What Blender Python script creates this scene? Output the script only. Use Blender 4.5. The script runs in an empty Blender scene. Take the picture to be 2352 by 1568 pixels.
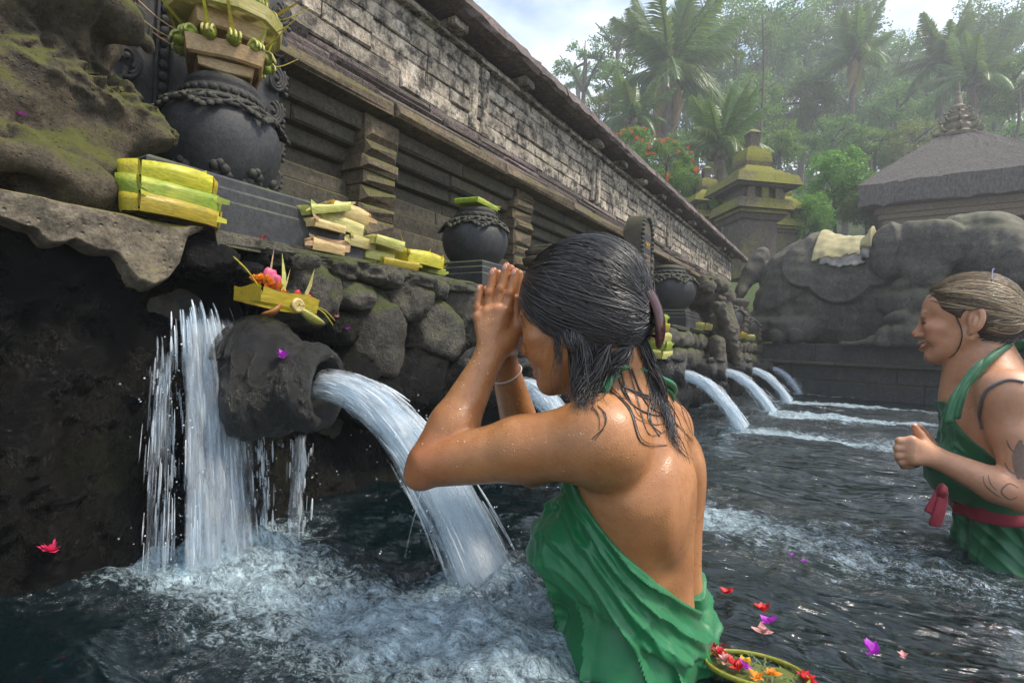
import bpy, bmesh, math, random
import numpy as np
from mathutils import Vector, Matrix, noise
random.seed(7); np.random.seed(7)
R = math.radians
SC = bpy.context.scene
COL = SC.collection

# ---------------------------------------------------------------- camera
CAM_H = .46
PITCH, YAW, ROLL, FPX = R(.734), R(32.529), R(2.3), 1250.
cd = bpy.data.cameras.new('camera'); cam = bpy.data.objects.new('camera', cd); COL.objects.link(cam)
cd.sensor_width = 36; cd.lens = 36 * FPX / 2352; cd.clip_start = .02; cd.clip_end = 2000
fw = Vector((-math.sin(YAW) * math.cos(PITCH), math.cos(YAW) * math.cos(PITCH), math.sin(PITCH)))
r0 = Vector((math.cos(YAW), math.sin(YAW), 0)); u0 = r0.cross(fw)
rt = r0 * math.cos(ROLL) + u0 * math.sin(ROLL); up = u0 * math.cos(ROLL) - r0 * math.sin(ROLL)
cam.matrix_world = Matrix(((rt.x, up.x, -fw.x, 0), (rt.y, up.y, -fw.y, 0), (rt.z, up.z, -fw.z, CAM_H), (0, 0, 0, 1)))
SC.camera = cam
CAMP = Vector((0, 0, CAM_H))

# ---------------------------------------------------------------- sky, sun, exposure
SUN_EL, SUN_AZ = R(58), R(70)          # azimuth measured from +Y towards +X
W = bpy.data.worlds.new('World'); SC.world = W; W.use_nodes = True
nt = W.node_tree; nt.nodes.clear()
def N(t, typ, **kw):
    n = t.nodes.new(typ)
    for k, v in kw.items(): setattr(n, k, v)
    return n
sky = N(nt, 'ShaderNodeTexSky', sky_type='NISHITA', sun_disc=False)
sky.sun_elevation = SUN_EL; sky.sun_rotation = SUN_AZ; sky.air_density = 1.0; sky.dust_density = 2.0
tc = N(nt, 'ShaderNodeTexCoord'); mp = N(nt, 'ShaderNodeMapping'); mp.inputs['Scale'].default_value = (1.5, 1.5, 3.2)
nz = N(nt, 'ShaderNodeTexNoise'); nz.inputs['Scale'].default_value = 1.7; nz.inputs['Detail'].default_value = 6; nz.inputs['Roughness'].default_value = .55
cr = N(nt, 'ShaderNodeValToRGB'); cr.color_ramp.elements[0].position = .42; cr.color_ramp.elements[1].position = .68
mx = N(nt, 'ShaderNodeMix', data_type='RGBA'); mx.inputs[7].default_value = (5.7, 6.1, 6.4, 1)
bg = N(nt, 'ShaderNodeBackground'); bg.inputs[1].default_value = .092
wo = N(nt, 'ShaderNodeOutputWorld')
L = nt.links.new
L(tc.outputs['Generated'], mp.inputs[0]); L(mp.outputs[0], nz.inputs[0]); L(nz.outputs[0], cr.inputs[0])
L(cr.outputs[0], mx.inputs[0]); L(sky.outputs[0], mx.inputs[6]); L(mx.outputs[2], bg.inputs[0]); L(bg.outputs[0], wo.inputs[0])
sd = bpy.data.lights.new('sun', 'SUN'); sun = bpy.data.objects.new('sun', sd); COL.objects.link(sun)
sd.energy = 1.5; sd.angle = R(12); sd.color = (1, .91, .78)
sdir = Vector((math.sin(SUN_AZ) * math.cos(SUN_EL), math.cos(SUN_AZ) * math.cos(SUN_EL), math.sin(SUN_EL)))
sun.rotation_euler = sdir.to_track_quat('Z', 'Y').to_euler()
vs = SC.view_settings; vs.view_transform = 'Standard'; vs.look = 'None'; vs.exposure = 1.75; vs.gamma = 1; vs.use_curve_mapping = False
SC.render.engine = 'CYCLES'; SC.cycles.use_denoising = True
SC.cycles.max_bounces = 8; SC.cycles.transparent_max_bounces = 24; SC.cycles.volume_bounces = 0
SC.cycles.sample_clamp_indirect = 4; SC.cycles.caustics_reflective = False; SC.cycles.caustics_refractive = False

# ---------------------------------------------------------------- helpers
def ray(u, v):
    x = (u - 1176.) / FPX; y = -(v - 784.) / FPX
    return fw + rt * x + up * y
def P(u, v, d): return CAMP + ray(u, v) * d                 # a point at depth d
H0 = Vector((-math.sin(YAW), math.cos(YAW), 0)); UZ = Vector((0, 0, 1))
def PX(u, v, x): r = ray(u, v); return CAMP + r * (x / r.x)    # on the plane X = x
def PZ(u, v, z=0.): r = ray(u, v); return CAMP + r * ((z - CAM_H) / r.z)
def PY(u, v, y): r = ray(u, v); return CAMP + r * (y / r.y)
def tag(o, label=None, cat=None, group=None, kind=None):
    if label: o['label'] = label
    if cat: o['category'] = cat
    if group: o['group'] = group
    if kind: o['kind'] = kind
    return o
def link(o, parent=None):
    COL.objects.link(o)
    if parent is not None:
        o.parent = parent
        o.matrix_parent_inverse = world_of(parent).inverted()
    return o
def world_of(o):
    m = o.matrix_basis.copy()
    if o.parent is not None: m = world_of(o.parent) @ o.matrix_parent_inverse @ m
    return m
def thing(name, label, cat, loc=(0, 0, 0), group=None, rz=0):
    o = bpy.data.objects.new(name, None); o.location = loc; o.rotation_euler = (0, 0, rz); o.empty_display_size = .1
    COL.objects.link(o); return tag(o, label, cat, group)
class MB:
    def __init__(s): s.v = []; s.f = []
    def add(s, v, f):
        b = len(s.v); s.v.extend([tuple(p) for p in v]); s.f.extend([tuple(i + b for i in q) for q in f]); return s
    def box(s, c, h, M=None, j=0):
        vs_ = []
        for z in (-1, 1):
            for y in (-1, 1):
                for x in (-1, 1):
                    p = Vector((x * h[0], y * h[1], z * h[2]))
                    if j: p += Vector([random.uniform(-j, j) for _ in range(3)])
                    if M is not None: p = M @ p
                    vs_.append(p + Vector(c))
        return s.add(vs_, [(0, 2, 3, 1), (4, 5, 7, 6), (0, 1, 5, 4), (2, 6, 7, 3), (0, 4, 6, 2), (1, 3, 7, 5)])
    def tube(s, pts, rad, n=6, caps=True, flat=1.0, twist=0, side=None):
        pts = [Vector(p) for p in pts]; k = len(pts)
        if not hasattr(rad, '__len__'): rad = [rad] * k
        V = []; prev = Vector(side) if side is not None else None
        for i, p in enumerate(pts):
            t = (pts[min(i + 1, k - 1)] - pts[max(i - 1, 0)])
            if t.length < 1e-9: t = Vector((0, 0, 1))
            t.normalize()
            if prev is None: prev = t.orthogonal()
            a = prev - t * prev.dot(t)
            if a.length < 1e-6: a = t.orthogonal()
            a.normalize(); b = t.cross(a); prev = a
            for q in range(n):
                w = 2 * math.pi * q / n + twist
                V.append(p + a * (math.cos(w) * rad[i]) + b * (math.sin(w) * rad[i] * flat))
        Fc = []
        for i in range(k - 1):
            for q in range(n):
                Fc.append((i * n + q, i * n + (q + 1) % n, (i + 1) * n + (q + 1) % n, (i + 1) * n + q))
        if caps: Fc.append(tuple(range(n - 1, -1, -1))); Fc.append(tuple(range((k - 1) * n, k * n)))
        return s.add(V, Fc)
    def lathe(s, prof, n=32, c=(0, 0, 0), M=None):
        V = []
        for r_, z in prof:
            for q in range(n):
                w = 2 * math.pi * q / n; p = Vector((r_ * math.cos(w), r_ * math.sin(w), z))
                if M is not None: p = M @ p
                V.append(p + Vector(c))
        k = len(prof); Fc = []
        for i in range(k - 1):
            for q in range(n): Fc.append((i * n + q, i * n + (q + 1) % n, (i + 1) * n + (q + 1) % n, (i + 1) * n + q))
        if prof[0][0] > 1e-5: Fc.append(tuple(range(n - 1, -1, -1)))
        if prof[-1][0] > 1e-5: Fc.append(tuple(range((k - 1) * n, k * n)))
        return s.add(V, Fc)
    def ball(s, c, r_, M=None, seg=10, ring=6, jit=0):
        V = []
        for i in range(ring + 1):
            t = math.pi * i / ring
            for q in range(seg):
                w = 2 * math.pi * q / seg
                p = Vector((math.sin(t) * math.cos(w) * r_[0], math.sin(t) * math.sin(w) * r_[1], math.cos(t) * r_[2]))
                if jit: p *= 1 + jit * noise.noise(p * (2.2 / max(r_)) + Vector(c) * 9)
                if M is not None: p = M @ p
                V.append(p + Vector(c))
        return s.add(V, [(i * seg + q, (i + 1) * seg + q, (i + 1) * seg + (q + 1) % seg, i * seg + (q + 1) % seg) for i in range(ring) for q in range(seg)])
    def build(s, name, m, parent=None, smooth=False):
        me = bpy.data.meshes.new(name); me.from_pydata(s.v, [], s.f); me.update()
        return fin(name, me, m, parent, smooth)
def fin(name, me, m, parent=None, smooth=False):
    if m is not None:
        for mm in (m if isinstance(m, (list, tuple)) else [m]): me.materials.append(mm)
    if smooth: me.polygons.foreach_set('use_smooth', np.ones(len(me.polygons), bool))
    o = bpy.data.objects.new(name, me); link(o, parent); return o
def npmesh(name, V, F, m, parent=None, smooth=True):
    me = bpy.data.meshes.new(name); V = np.ascontiguousarray(V, np.float32); F = np.ascontiguousarray(F, np.int32); k = F.shape[1]
    me.vertices.add(len(V)); me.vertices.foreach_set('co', V.ravel())
    me.loops.add(F.size); me.loops.foreach_set('vertex_index', F.ravel())
    me.polygons.add(len(F)); me.polygons.foreach_set('loop_start', np.arange(0, F.size, k, dtype=np.int32))
    me.update(calc_edges=True); me.validate()
    return fin(name, me, m, parent, smooth)
def lerp(a, b, t): return a + (b - a) * t
def spl(pts, n):
    """Catmull-Rom through pts"""
    pts = [Vector(p) for p in pts]; k = len(pts); out = []
    for i in range(n):
        t = i / (n - 1) * (k - 1); j = min(int(t), k - 2); t -= j
        p0, p1, p2, p3 = pts[max(j - 1, 0)], pts[j], pts[j + 1], pts[min(j + 2, k - 1)]
        out.append(.5 * ((2 * p1) + (p2 - p0) * t + (2 * p0 - 5 * p1 + 4 * p2 - p3) * t * t + (3 * p1 - p0 - 3 * p2 + p3) * t ** 3))
    return out
def copy_tree(o, parent=None):
    c = o.copy(); COL.objects.link(c)
    if parent is not None: c.parent = parent
    for ch in o.children: copy_tree(ch, c)
    return c

# ---------------------------------------------------------------- solid modelling by distance fields
class Field:
    def __init__(s, lo, hi, h):
        s.lo = np.array(lo, np.float32); s.h = h; s.n = [int(math.ceil((hi[i] - lo[i]) / h)) + 1 for i in range(3)]
        s.ax = [s.lo[i] + h * np.arange(s.n[i], dtype=np.float32) for i in range(3)]
        s.F = np.full(s.n, 1., np.float32)
    def copy(s):
        c = Field.__new__(Field); c.lo, c.h, c.n, c.ax = s.lo, s.h, s.n, s.ax; c.F = s.F.copy(); return c
    def grid(s, lo, hi):
        sl = []
        for i in range(3):
            a = max(0, int((lo[i] - s.lo[i]) / s.h) - 1); b = min(s.n[i], int((hi[i] - s.lo[i]) / s.h) + 3); sl.append(slice(a, max(a, b)))
        X = s.ax[0][sl[0]][:, None, None]; Y = s.ax[1][sl[1]][None, :, None]; Z = s.ax[2][sl[2]][None, None, :]
        return tuple(sl), X, Y, Z
    def put(s, fn, lo, hi, k, op='u'):
        m = k + 6 * s.h
        sl, X, Y, Z = s.grid([a - m for a in lo], [a + m for a in hi])
        a = s.F[sl]
        if a.size == 0: return
        b = fn(X, Y, Z)
        if op == 'u':
            if k <= 0: r_ = np.minimum(a, b)
            else: h = np.clip(.5 + .5 * (a - b) / k, 0, 1); r_ = a + (b - a) * h - k * h * (1 - h)
        else:                                                       # carve
            b = -b
            if k <= 0: r_ = np.maximum(a, b)
            else: h = np.clip(.5 - .5 * (a - b) / k, 0, 1); r_ = a + (b - a) * h + k * h * (1 - h)
        s.F[sl] = r_
    def cap(s, p, q, r1, r2=None, k=.02, op='u'):
        if r2 is None: r2 = r1
        p = np.array(p, np.float32); q = np.array(q, np.float32); ba = q - p; L2 = float(ba @ ba) + 1e-12; R_ = max(r1, r2)
        def fn(X, Y, Z):
            x, y, z = X - p[0], Y - p[1], Z - p[2]
            t = np.clip((x * ba[0] + y * ba[1] + z * ba[2]) / L2, 0, 1)
            return np.sqrt((x - ba[0] * t) ** 2 + (y - ba[1] * t) ** 2 + (z - ba[2] * t) ** 2) - (r1 + (r2 - r1) * t)
        s.put(fn, np.minimum(p, q) - R_, np.maximum(p, q) + R_, k, op); return s
    def ell(s, c, r_, A=None, k=.02, op='u'):
        c = np.array(c, np.float32); R_ = max(r_)
        A = np.eye(3, dtype=np.float32) if A is None else np.array([list(a) for a in A], np.float32)
        def fn(X, Y, Z):
            x, y, z = X - c[0], Y - c[1], Z - c[2]; q = []
            for i in range(3): q.append(x * A[i][0] + y * A[i][1] + z * A[i][2])
            k0 = np.sqrt((q[0] / r_[0]) ** 2 + (q[1] / r_[1]) ** 2 + (q[2] / r_[2]) ** 2)
            k1 = np.sqrt((q[0] / r_[0] ** 2) ** 2 + (q[1] / r_[1] ** 2) ** 2 + (q[2] / r_[2] ** 2) ** 2) + 1e-9
            return k0 * (k0 - 1) / k1
        s.put(fn, c - R_, c + R_, k, op); return s
    def chain(s, pts, rad, k=.01, op='u'):
        for i in range(len(pts) - 1): s.cap(pts[i], pts[i + 1], rad[i], rad[i + 1], k, op)
        return s
    def rbox(s, c, hs, r_, A=None, k=.01, op='u'):
        c = np.array(c, np.float32); R_ = float(np.linalg.norm(hs)) + r_
        A = np.eye(3, dtype=np.float32) if A is None else np.array([list(a) for a in A], np.float32)
        def fn(X, Y, Z):
            x, y, z = X - c[0], Y - c[1], Z - c[2]; q = []
            for i in range(3): q.append(np.abs(x * A[i][0] + y * A[i][1] + z * A[i][2]) - hs[i])
            return np.sqrt(np.maximum(q[0], 0) ** 2 + np.maximum(q[1], 0) ** 2 + np.maximum(q[2], 0) ** 2) + np.minimum(np.maximum(q[0], np.maximum(q[1], q[2])), 0) - r_
        s.put(fn, c - R_, c + R_, k, op); return s
    def surf(s):
        F = s.F; S = F < 0
        c = np.zeros([n - 1 for n in F.shape], np.int8)
        for dx in (0, 1):
            for dy in (0, 1):
                for dz in (0, 1):
                    c += S[dx:F.shape[0] - 1 + dx, dy:F.shape[1] - 1 + dy, dz:F.shape[2] - 1 + dz]
        I = np.argwhere((c > 0) & (c < 8)); idx = np.full(c.shape, -1, np.int32); idx[I[:, 0], I[:, 1], I[:, 2]] = np.arange(len(I))
        co = [(i & 1, (i >> 1) & 1, (i >> 2) & 1) for i in range(8)]
        v = np.stack([F[I[:, 0] + o[0], I[:, 1] + o[1], I[:, 2] + o[2]] for o in co], 1)
        acc = np.zeros((len(I), 3), np.float32); cnt = np.zeros(len(I), np.float32)
        for a in range(8):
            for ax in range(3):
                if co[a][ax] == 0:
                    b = a | (1 << ax); va, vb = v[:, a], v[:, b]; m = (va < 0) != (vb < 0)
                    t = np.where(m, va / np.where(m, va - vb, 1), 0)
                    for d in range(3): acc[:, d] += np.where(m, co[a][d] + (t if d == ax else 0), 0)
                    cnt += m
        V = s.lo + s.h * (I + acc / cnt[:, None])
        Q = []
        for ax in range(3):
            sa = [slice(1, n - 1) for n in F.shape]; sb = list(sa); sa[ax] = slice(0, F.shape[ax] - 1); sb[ax] = slice(1, F.shape[ax])
            A_, B_ = S[tuple(sa)], S[tuple(sb)]
            E = np.argwhere(A_ != B_)
            if not len(E): continue
            ins = A_[E[:, 0], E[:, 1], E[:, 2]]
            off = np.ones(3, int); off[ax] = 0; E = E + off
            o1, o2 = [d for d in range(3) if d != ax]
            def cell(d1, d2):
                e = E.copy(); e[:, o1] += d1; e[:, o2] += d2; return idx[e[:, 0], e[:, 1], e[:, 2]]
            q = np.stack([cell(-1, -1), cell(0, -1), cell(0, 0), cell(-1, 0)], 1)
            flip = ins if ax != 1 else ~ins
            q = np.where(flip[:, None], q, q[:, ::-1]); Q.append(q)
        Q = np.concatenate(Q); return V, Q[(Q >= 0).all(1)]
    def build(s, name, m, parent=None):
        V, Q = s.surf(); return npmesh(name, V, Q, m, parent)
def fbm(V, sc, oct=3, seed=0.):
    o = np.zeros(len(V), np.float32)
    for i, p in enumerate(V):
        o[i] = noise.fractal(Vector(p) * sc + Vector((seed, seed * .7, -seed)), 1.0, 2.0, oct)
    return o
def wavenoise(V, sc, seed=0, n=26, oct=1.0):
    """cheap vectorised noise: a sum of random plane waves"""
    rs = np.random.RandomState(seed); o = np.zeros(len(V), np.float32); V = np.asarray(V, np.float32)
    for i in range(n):
        d = rs.normal(size=3); d /= np.linalg.norm(d); f = sc * 2 ** rs.uniform(0, 2.2 * oct)
        o += (sc / f) ** .8 * np.sin(V @ (d * f).astype(np.float32) * 6.283 + rs.uniform(0, 6.283))
    return o / (.35 * n) ** .5
# ---------------------------------------------------------------- materials
def newmat(name):
    m = bpy.data.materials.new(name); m.use_nodes = True; t = m.node_tree
    b = t.nodes['Principled BSDF']; return m, t, b, t.links.new
def ramp(t, *st):
    r_ = N(t, 'ShaderNodeValToRGB'); e = r_.color_ramp.elements
    while len(e) < len(st): e.new(.5)
    for i, (p, c) in enumerate(st):
        e[i].position = p; e[i].color = (c, c, c, 1) if not hasattr(c, '__len__') else (*c, 1)
    return r_
def mixc(t, f, a, b):
    n = N(t, 'ShaderNodeMix', data_type='RGBA'); l = t.links.new
    for s_, x in ((0, f), (6, a), (7, b)):
        if hasattr(x, 'links') or isinstance(x, bpy.types.NodeSocket): l(x, n.inputs[s_])
        elif hasattr(x, '__len__'): n.inputs[s_].default_value = (*x, 1)
        else: n.inputs[s_].default_value = x
    return n.outputs[2]
def math_(t, op, a, b=None, c=None, clamp=False):
    n = N(t, 'ShaderNodeMath', operation=op, use_clamp=clamp)
    for i, x in enumerate((a, b, c)):
        if x is None: continue
        if isinstance(x, bpy.types.NodeSocket): t.links.new(x, n.inputs[i])
        else: n.inputs[i].default_value = x
    return n.outputs[0]
def noi(t, vec, sc, det=5, rough=.6, dist=0):
    n = N(t, 'ShaderNodeTexNoise'); n.inputs['Scale'].default_value = sc; n.inputs['Detail'].default_value = det
    n.inputs['Roughness'].default_value = rough; n.inputs['Distortion'].default_value = dist
    if vec is not None: t.links.new(vec, n.inputs['Vector'])
    return n.outputs[0]
def vor(t, vec, sc, feat='F1', out=0):
    n = N(t, 'ShaderNodeTexVoronoi', feature=feat); n.inputs['Scale'].default_value = sc
    t.links.new(vec, n.inputs['Vector']); return n.outputs[out]
def mapv(t, vec, scale):
    n = N(t, 'ShaderNodeMapping'); n.inputs['Scale'].default_value = scale; t.links.new(vec, n.inputs[0]); return n.outputs[0]
def bump(t, b, hgt, st, dist=.01, prev=None):
    n = N(t, 'ShaderNodeBump'); n.inputs['Strength'].default_value = st; n.inputs['Distance'].default_value = dist
    t.links.new(hgt, n.inputs['Height'])
    if prev is not None: t.links.new(prev, n.inputs['Normal'])
    t.links.new(n.outputs[0], b.inputs['Normal']); return n.outputs[0]
def stone(name, c1, c2, sc=12, rough=.85, moss=None, mossamt=.5, bst=.6, bd=.006, pits=0, lichen=None, lichamt=.5, rnd=.25, wet=None, spec=.4):
    m, t, b, l = newmat(name)
    g = N(t, 'ShaderNodeNewGeometry'); pos = g.outputs['Position']
    n1 = noi(t, pos, sc, 8, .65); n2 = noi(t, pos, sc * 5, 6, .7); n3 = noi(t, pos, sc * .35, 4, .6); n4 = noi(t, pos, sc * 15, 5, .75)
    f = ramp(t, (.32, 0), (.68, 1)); l(n1, f.inputs[0])
    col = mixc(t, f.outputs[0], c1, c2)
    sp = ramp(t, (.36, .28), (.50, .85), (.66, 1.5)); l(math_(t, 'MULTIPLY_ADD', n4, .5, math_(t, 'MULTIPLY', n2, .5)), sp.inputs[0])
    mm = N(t, 'ShaderNodeMix', data_type='RGBA', blend_type='MULTIPLY'); mm.inputs[0].default_value = 1.0; l(col, mm.inputs[6]); l(sp.outputs[0], mm.inputs[7]); col = mm.outputs[2]
    if rnd:
        oi = N(t, 'ShaderNodeObjectInfo'); hv = N(t, 'ShaderNodeHueSaturation'); l(col, hv.inputs['Color'])
        l(math_(t, 'MULTIPLY_ADD', oi.outputs['Random'], 2 * rnd, 1 - rnd), hv.inputs['Value']); col = hv.outputs[0]
    if lichen:
        lr = ramp(t, (.5 - .16 * lichamt, 0), (.62 - .1 * lichamt, 1)); l(noi(t, pos, sc * 1.6, 9, .75), lr.inputs[0]); col = mixc(t, lr.outputs[0], col, lichen)
    if moss:
        sx = N(t, 'ShaderNodeSeparateXYZ'); l(g.outputs['Normal'], sx.inputs[0])
        a = math_(t, 'MULTIPLY_ADD', sx.outputs[2], .45, 0.0); a = math_(t, 'ADD', a, n3); a = math_(t, 'MULTIPLY_ADD', n2, .35, a)
        mr = ramp(t, (.95 - .55 * mossamt, 0), (1.2 - .55 * mossamt, 1)); l(a, mr.inputs[0])
        mc = mixc(t, n2, tuple(x * .5 for x in moss), tuple(x * 1.35 for x in moss)); col = mixc(t, mr.outputs[0], col, mc)
    l(col, b.inputs['Base Color']); b.inputs['Specular IOR Level'].default_value = spec
    rr = ramp(t, (.3, max(rough - .12, .04)), (.7, min(rough + .12, 1))); l(n1, rr.inputs[0]); l(rr.outputs[0], b.inputs['Roughness'])
    hh = math_(t, 'MULTIPLY_ADD', n4, .16, math_(t, 'MULTIPLY_ADD', n2, .45, n1))
    if pits: pr = ramp(t, (.06, 0), (.2, 1)); l(vor(t, pos, sc * 7), pr.inputs[0]); hh = math_(t, 'MULTIPLY_ADD', pr.outputs[0], pits, hh)
    bump(t, b, hh, bst, bd); return m
def plain(name, c, rough=.6, c2=None, sc=40, bst=0, spec=.5, sss=0, tr=0, rnd=0):
    m, t, b, l = newmat(name)
    g = N(t, 'ShaderNodeNewGeometry'); n1 = noi(t, g.outputs['Position'], sc, 4, .6)
    r_ = ramp(t, (.35, 0), (.65, 1)); l(n1, r_.inputs[0])
    col = mixc(t, r_.outputs[0], c, c2 or tuple(x * .75 for x in c))
    if rnd:
        oi = N(t, 'ShaderNodeObjectInfo'); hv = N(t, 'ShaderNodeHueSaturation'); l(col, hv.inputs['Color'])
        l(math_(t, 'MULTIPLY_ADD', oi.outputs['Random'], 2 * rnd, 1 - rnd), hv.inputs['Value']); l(math_(t, 'MULTIPLY_ADD', oi.outputs['Random'], .06, .47), hv.inputs['Hue']); col = hv.outputs[0]
    l(col, b.inputs['Base Color']); b.inputs['Roughness'].default_value = rough; b.inputs['Specular IOR Level'].default_value = spec
    if bst: bump(t, b, n1, bst, .004)
    if tr:
        out = t.nodes['Material Output']; tl = N(t, 'ShaderNodeBsdfTranslucent'); l(col, tl.inputs[0]); ms = N(t, 'ShaderNodeMixShader'); ms.inputs[0].default_value = tr
        l(b.outputs[0], ms.inputs[1]); l(tl.outputs[0], ms.inputs[2]); l(ms.outputs[0], out.inputs[0])
    return m
def leafmat(name, c1, c2, tr=.35, rough=.45, isl=True):
    """leaf colour changes from leaf to leaf"""
    m, t, b, l = newmat(name)
    g = N(t, 'ShaderNodeNewGeometry'); n1 = noi(t, g.outputs['Position'], .9, 3, .6)
    v = math_(t, 'MULTIPLY_ADD', g.outputs['Random Per Island'], .7, math_(t, 'MULTIPLY', n1, .5))
    oi = N(t, 'ShaderNodeObjectInfo')
    col = mixc(t, math_(t, 'MINIMUM', v, 1.0), c1, c2)
    hv = N(t, 'ShaderNodeHueSaturation'); l(col, hv.inputs['Color']); l(math_(t, 'MULTIPLY_ADD', oi.outputs['Random'], .5, .75), hv.inputs['Value']); l(math_(t, 'MULTIPLY_ADD', oi.outputs['Random'], .04, .475), hv.inputs['Hue']); col = hv.outputs[0]
    l(col, b.inputs['Base Color']); b.inputs['Roughness'].default_value = rough
    out = t.nodes['Material Output']; tl = N(t, 'ShaderNodeBsdfTranslucent'); l(mixc(t, .35, col, (.16, .22, .02)), tl.inputs[0]); ms = N(t, 'ShaderNodeMixShader'); ms.inputs[0].default_value = tr
    l(b.outputs[0], ms.inputs[1]); l(tl.outputs[0], ms.inputs[2]); l(ms.outputs[0], out.inputs[0]); return m

def skinmat(name, c1, c2, c3):
    m, t, b, l = newmat(name)
    g = N(t, 'ShaderNodeNewGeometry'); pos = g.outputs['Position']
    n1 = noi(t, pos, 9, 4, .6); n2 = noi(t, pos, 70, 4, .7); n3 = noi(t, pos, 320, 3, .6)
    r_ = ramp(t, (.38, 0), (.64, 1)); l(n1, r_.inputs[0]); col = mixc(t, r_.outputs[0], c1, c2)
    r2 = ramp(t, (.45, 0), (.72, .65)); l(n2, r2.inputs[0]); col = mixc(t, r2.outputs[0], col, c3)
    fa = N(t, 'ShaderNodeAttribute', attribute_name='flush'); col = mixc(t, math_(t, 'MULTIPLY', fa.outputs['Fac'], .8), col, (c3[0] * 1.15, c3[1] * .80, c3[2] * .95))
    l(col, b.inputs['Base Color'])
    b.inputs['Subsurface Weight'].default_value = .18; b.inputs['Subsurface Radius'].default_value = (.012, .005, .003); b.inputs['Subsurface Scale'].default_value = .6
    wr = ramp(t, (.42, .30), (.6, .52)); l(noi(t, pos, 14, 4, .6), wr.inputs[0]); l(wr.outputs[0], b.inputs['Roughness'])
    b.inputs['Specular IOR Level'].default_value = .5
    # water beads standing on the skin
    wv = noi(t, pos, 26, 3, .5)
    dv = vor(t, mapv(t, pos, (1, 1, .75)), 150); dr = ramp(t, (.12, 1), (.33, 0)); l(dv, dr.inputs[0])
    msk = ramp(t, (.50, 0), (.60, 1)); l(wv, msk.inputs[0]); beads = math_(t, 'MULTIPLY', dr.outputs[0], msk.outputs[0])
    p1 = bump(t, b, math_(t, 'MULTIPLY_ADD', n3, .3, math_(t, 'MULTIPLY', vor(t, pos, 420), .5)), .28, .0016)
    bump(t, b, beads, .18, .0012, p1)
    rm = N(t, 'ShaderNodeMix'); l(beads, rm.inputs[0]); l(wr.outputs[0], rm.inputs[2]); rm.inputs[3].default_value = .12; l(rm.outputs[0], b.inputs['Roughness'])
    return m
M_SKIN = skinmat('tanned_skin', (.345, .148, .052), (.44, .202, .078), (.285, .106, .036))
M_SKIN2 = skinmat('fair_skin', (.50, .255, .145), (.56, .30, .18), (.46, .20, .11))
def clothmat(name, c, c2, rough=.45):
    m, t, b, l = newmat(name)
    g = N(t, 'ShaderNodeNewGeometry'); pos = g.outputs['Position']; n1 = noi(t, pos, 10, 5, .6)
    l(mixc(t, n1, c, c2), b.inputs['Base Color'])
    rr = ramp(t, (.4, rough - .15), (.62, rough + .2)); l(noi(t, pos, 16, 3, .6), rr.inputs[0]); l(rr.outputs[0], b.inputs['Roughness'])
    b.inputs['Sheen Weight'].default_value = .15
    p_ = bump(t, b, noi(t, mapv(t, pos, (1, 1, .6)), 42, 4, .6, .6), .35, .004)
    bump(t, b, noi(t, pos, 700, 2, .5), .15, .0006, p_); return m
M_GREEN = clothmat('wet_green_cotton', (.0015, .105, .030), (.004, .165, .048))
M_GREEN2 = clothmat('dull_green_cotton', (.006, .082, .030), (.010, .118, .043), .5)
M_RED = clothmat('red_sash_cloth', (.17, .008, .018), (.26, .014, .03), .6)
def hairmat(name, c1, c2, rough=.3):
    m, t, b, l = newmat(name)
    g = N(t, 'ShaderNodeNewGeometry'); r_ = ramp(t, (.3, 0), (.9, 1)); l(g.outputs['Random Per Island'], r_.inputs[0])
    l(mixc(t, r_.outputs[0], c1, c2), b.inputs['Base Color']); b.inputs['Roughness'].default_value = rough; b.inputs['Specular IOR Level'].default_value = .7
    return m
M_HAIR = hairmat('wet_black_hair', (.008, .007, .007), (.045, .040, .038), .36)
M_HAIR2 = hairmat('wet_blond_hair', (.10, .065, .036), (.50, .37, .21), .42)
M_HAIRD = hairmat('wet_brown_hair', (.016, .011, .008), (.03, .02, .014), .3)
M_NAIL = plain('finger_nail', (.62, .33, .24), .25)
M_LIP = plain('lip', (.45, .14, .11), .35)
M_CLIP = plain('maroon_plastic', (.05, .008, .008), .18, (.03, .005, .006), 30)
M_INK = plain('tattoo_ink', (.15, .10, .08), .5, (.22, .13, .09), 120)
M_HAIR2B = hairmat('wet_dark_blond_hair', (.05, .03, .018), (.12, .08, .045), .4)
M_DROP = plain('water_bead', (.50, .27, .13), .05, (.55, .32, .17), 60, spec=1.0); M_DROP.node_tree.nodes['Principled BSDF'].inputs['Coat Weight'].default_value = 1; M_DROP.node_tree.nodes['Principled BSDF'].inputs['Coat Roughness'].default_value = .03  # opaque and paler than the skin: bead highlights partly painted into the colour
# ---------------------------------------------------------------- stone materials
M_BRICK = stone('weathered_block', (.29, .24, .175), (.52, .46, .37), 9, .9, None, bst=.9, bd=.010, pits=.3, lichen=(.045, .040, .035), lichamt=.30, rnd=.30)
M_BROWN = stone('brown_mossy_stone', (.085, .064, .042), (.19, .143, .088), 8, .9, (.085, .085, .02), .30, .9, .012, pits=.25, rnd=.22)
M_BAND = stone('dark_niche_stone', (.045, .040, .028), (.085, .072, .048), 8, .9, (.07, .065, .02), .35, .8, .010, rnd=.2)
M_PURP = stone('purplish_coping_stone', (.120, .092, .082), (.22, .172, .158), 7, .95, (.07, .06, .045), .30, 1., .02, pits=.5, rnd=.2)
M_POT = stone('dark_lava_stone', (.022, .023, .025), (.048, .050, .053), 14, .62, (.06, .065, .03), .12, .45, .004, pits=.35, rnd=0)
M_CARV = stone('carved_dark_stone', (.022, .022, .022), (.052, .050, .047), 14, .75, (.06, .06, .03), .22, .8, .006, rnd=0)
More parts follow.
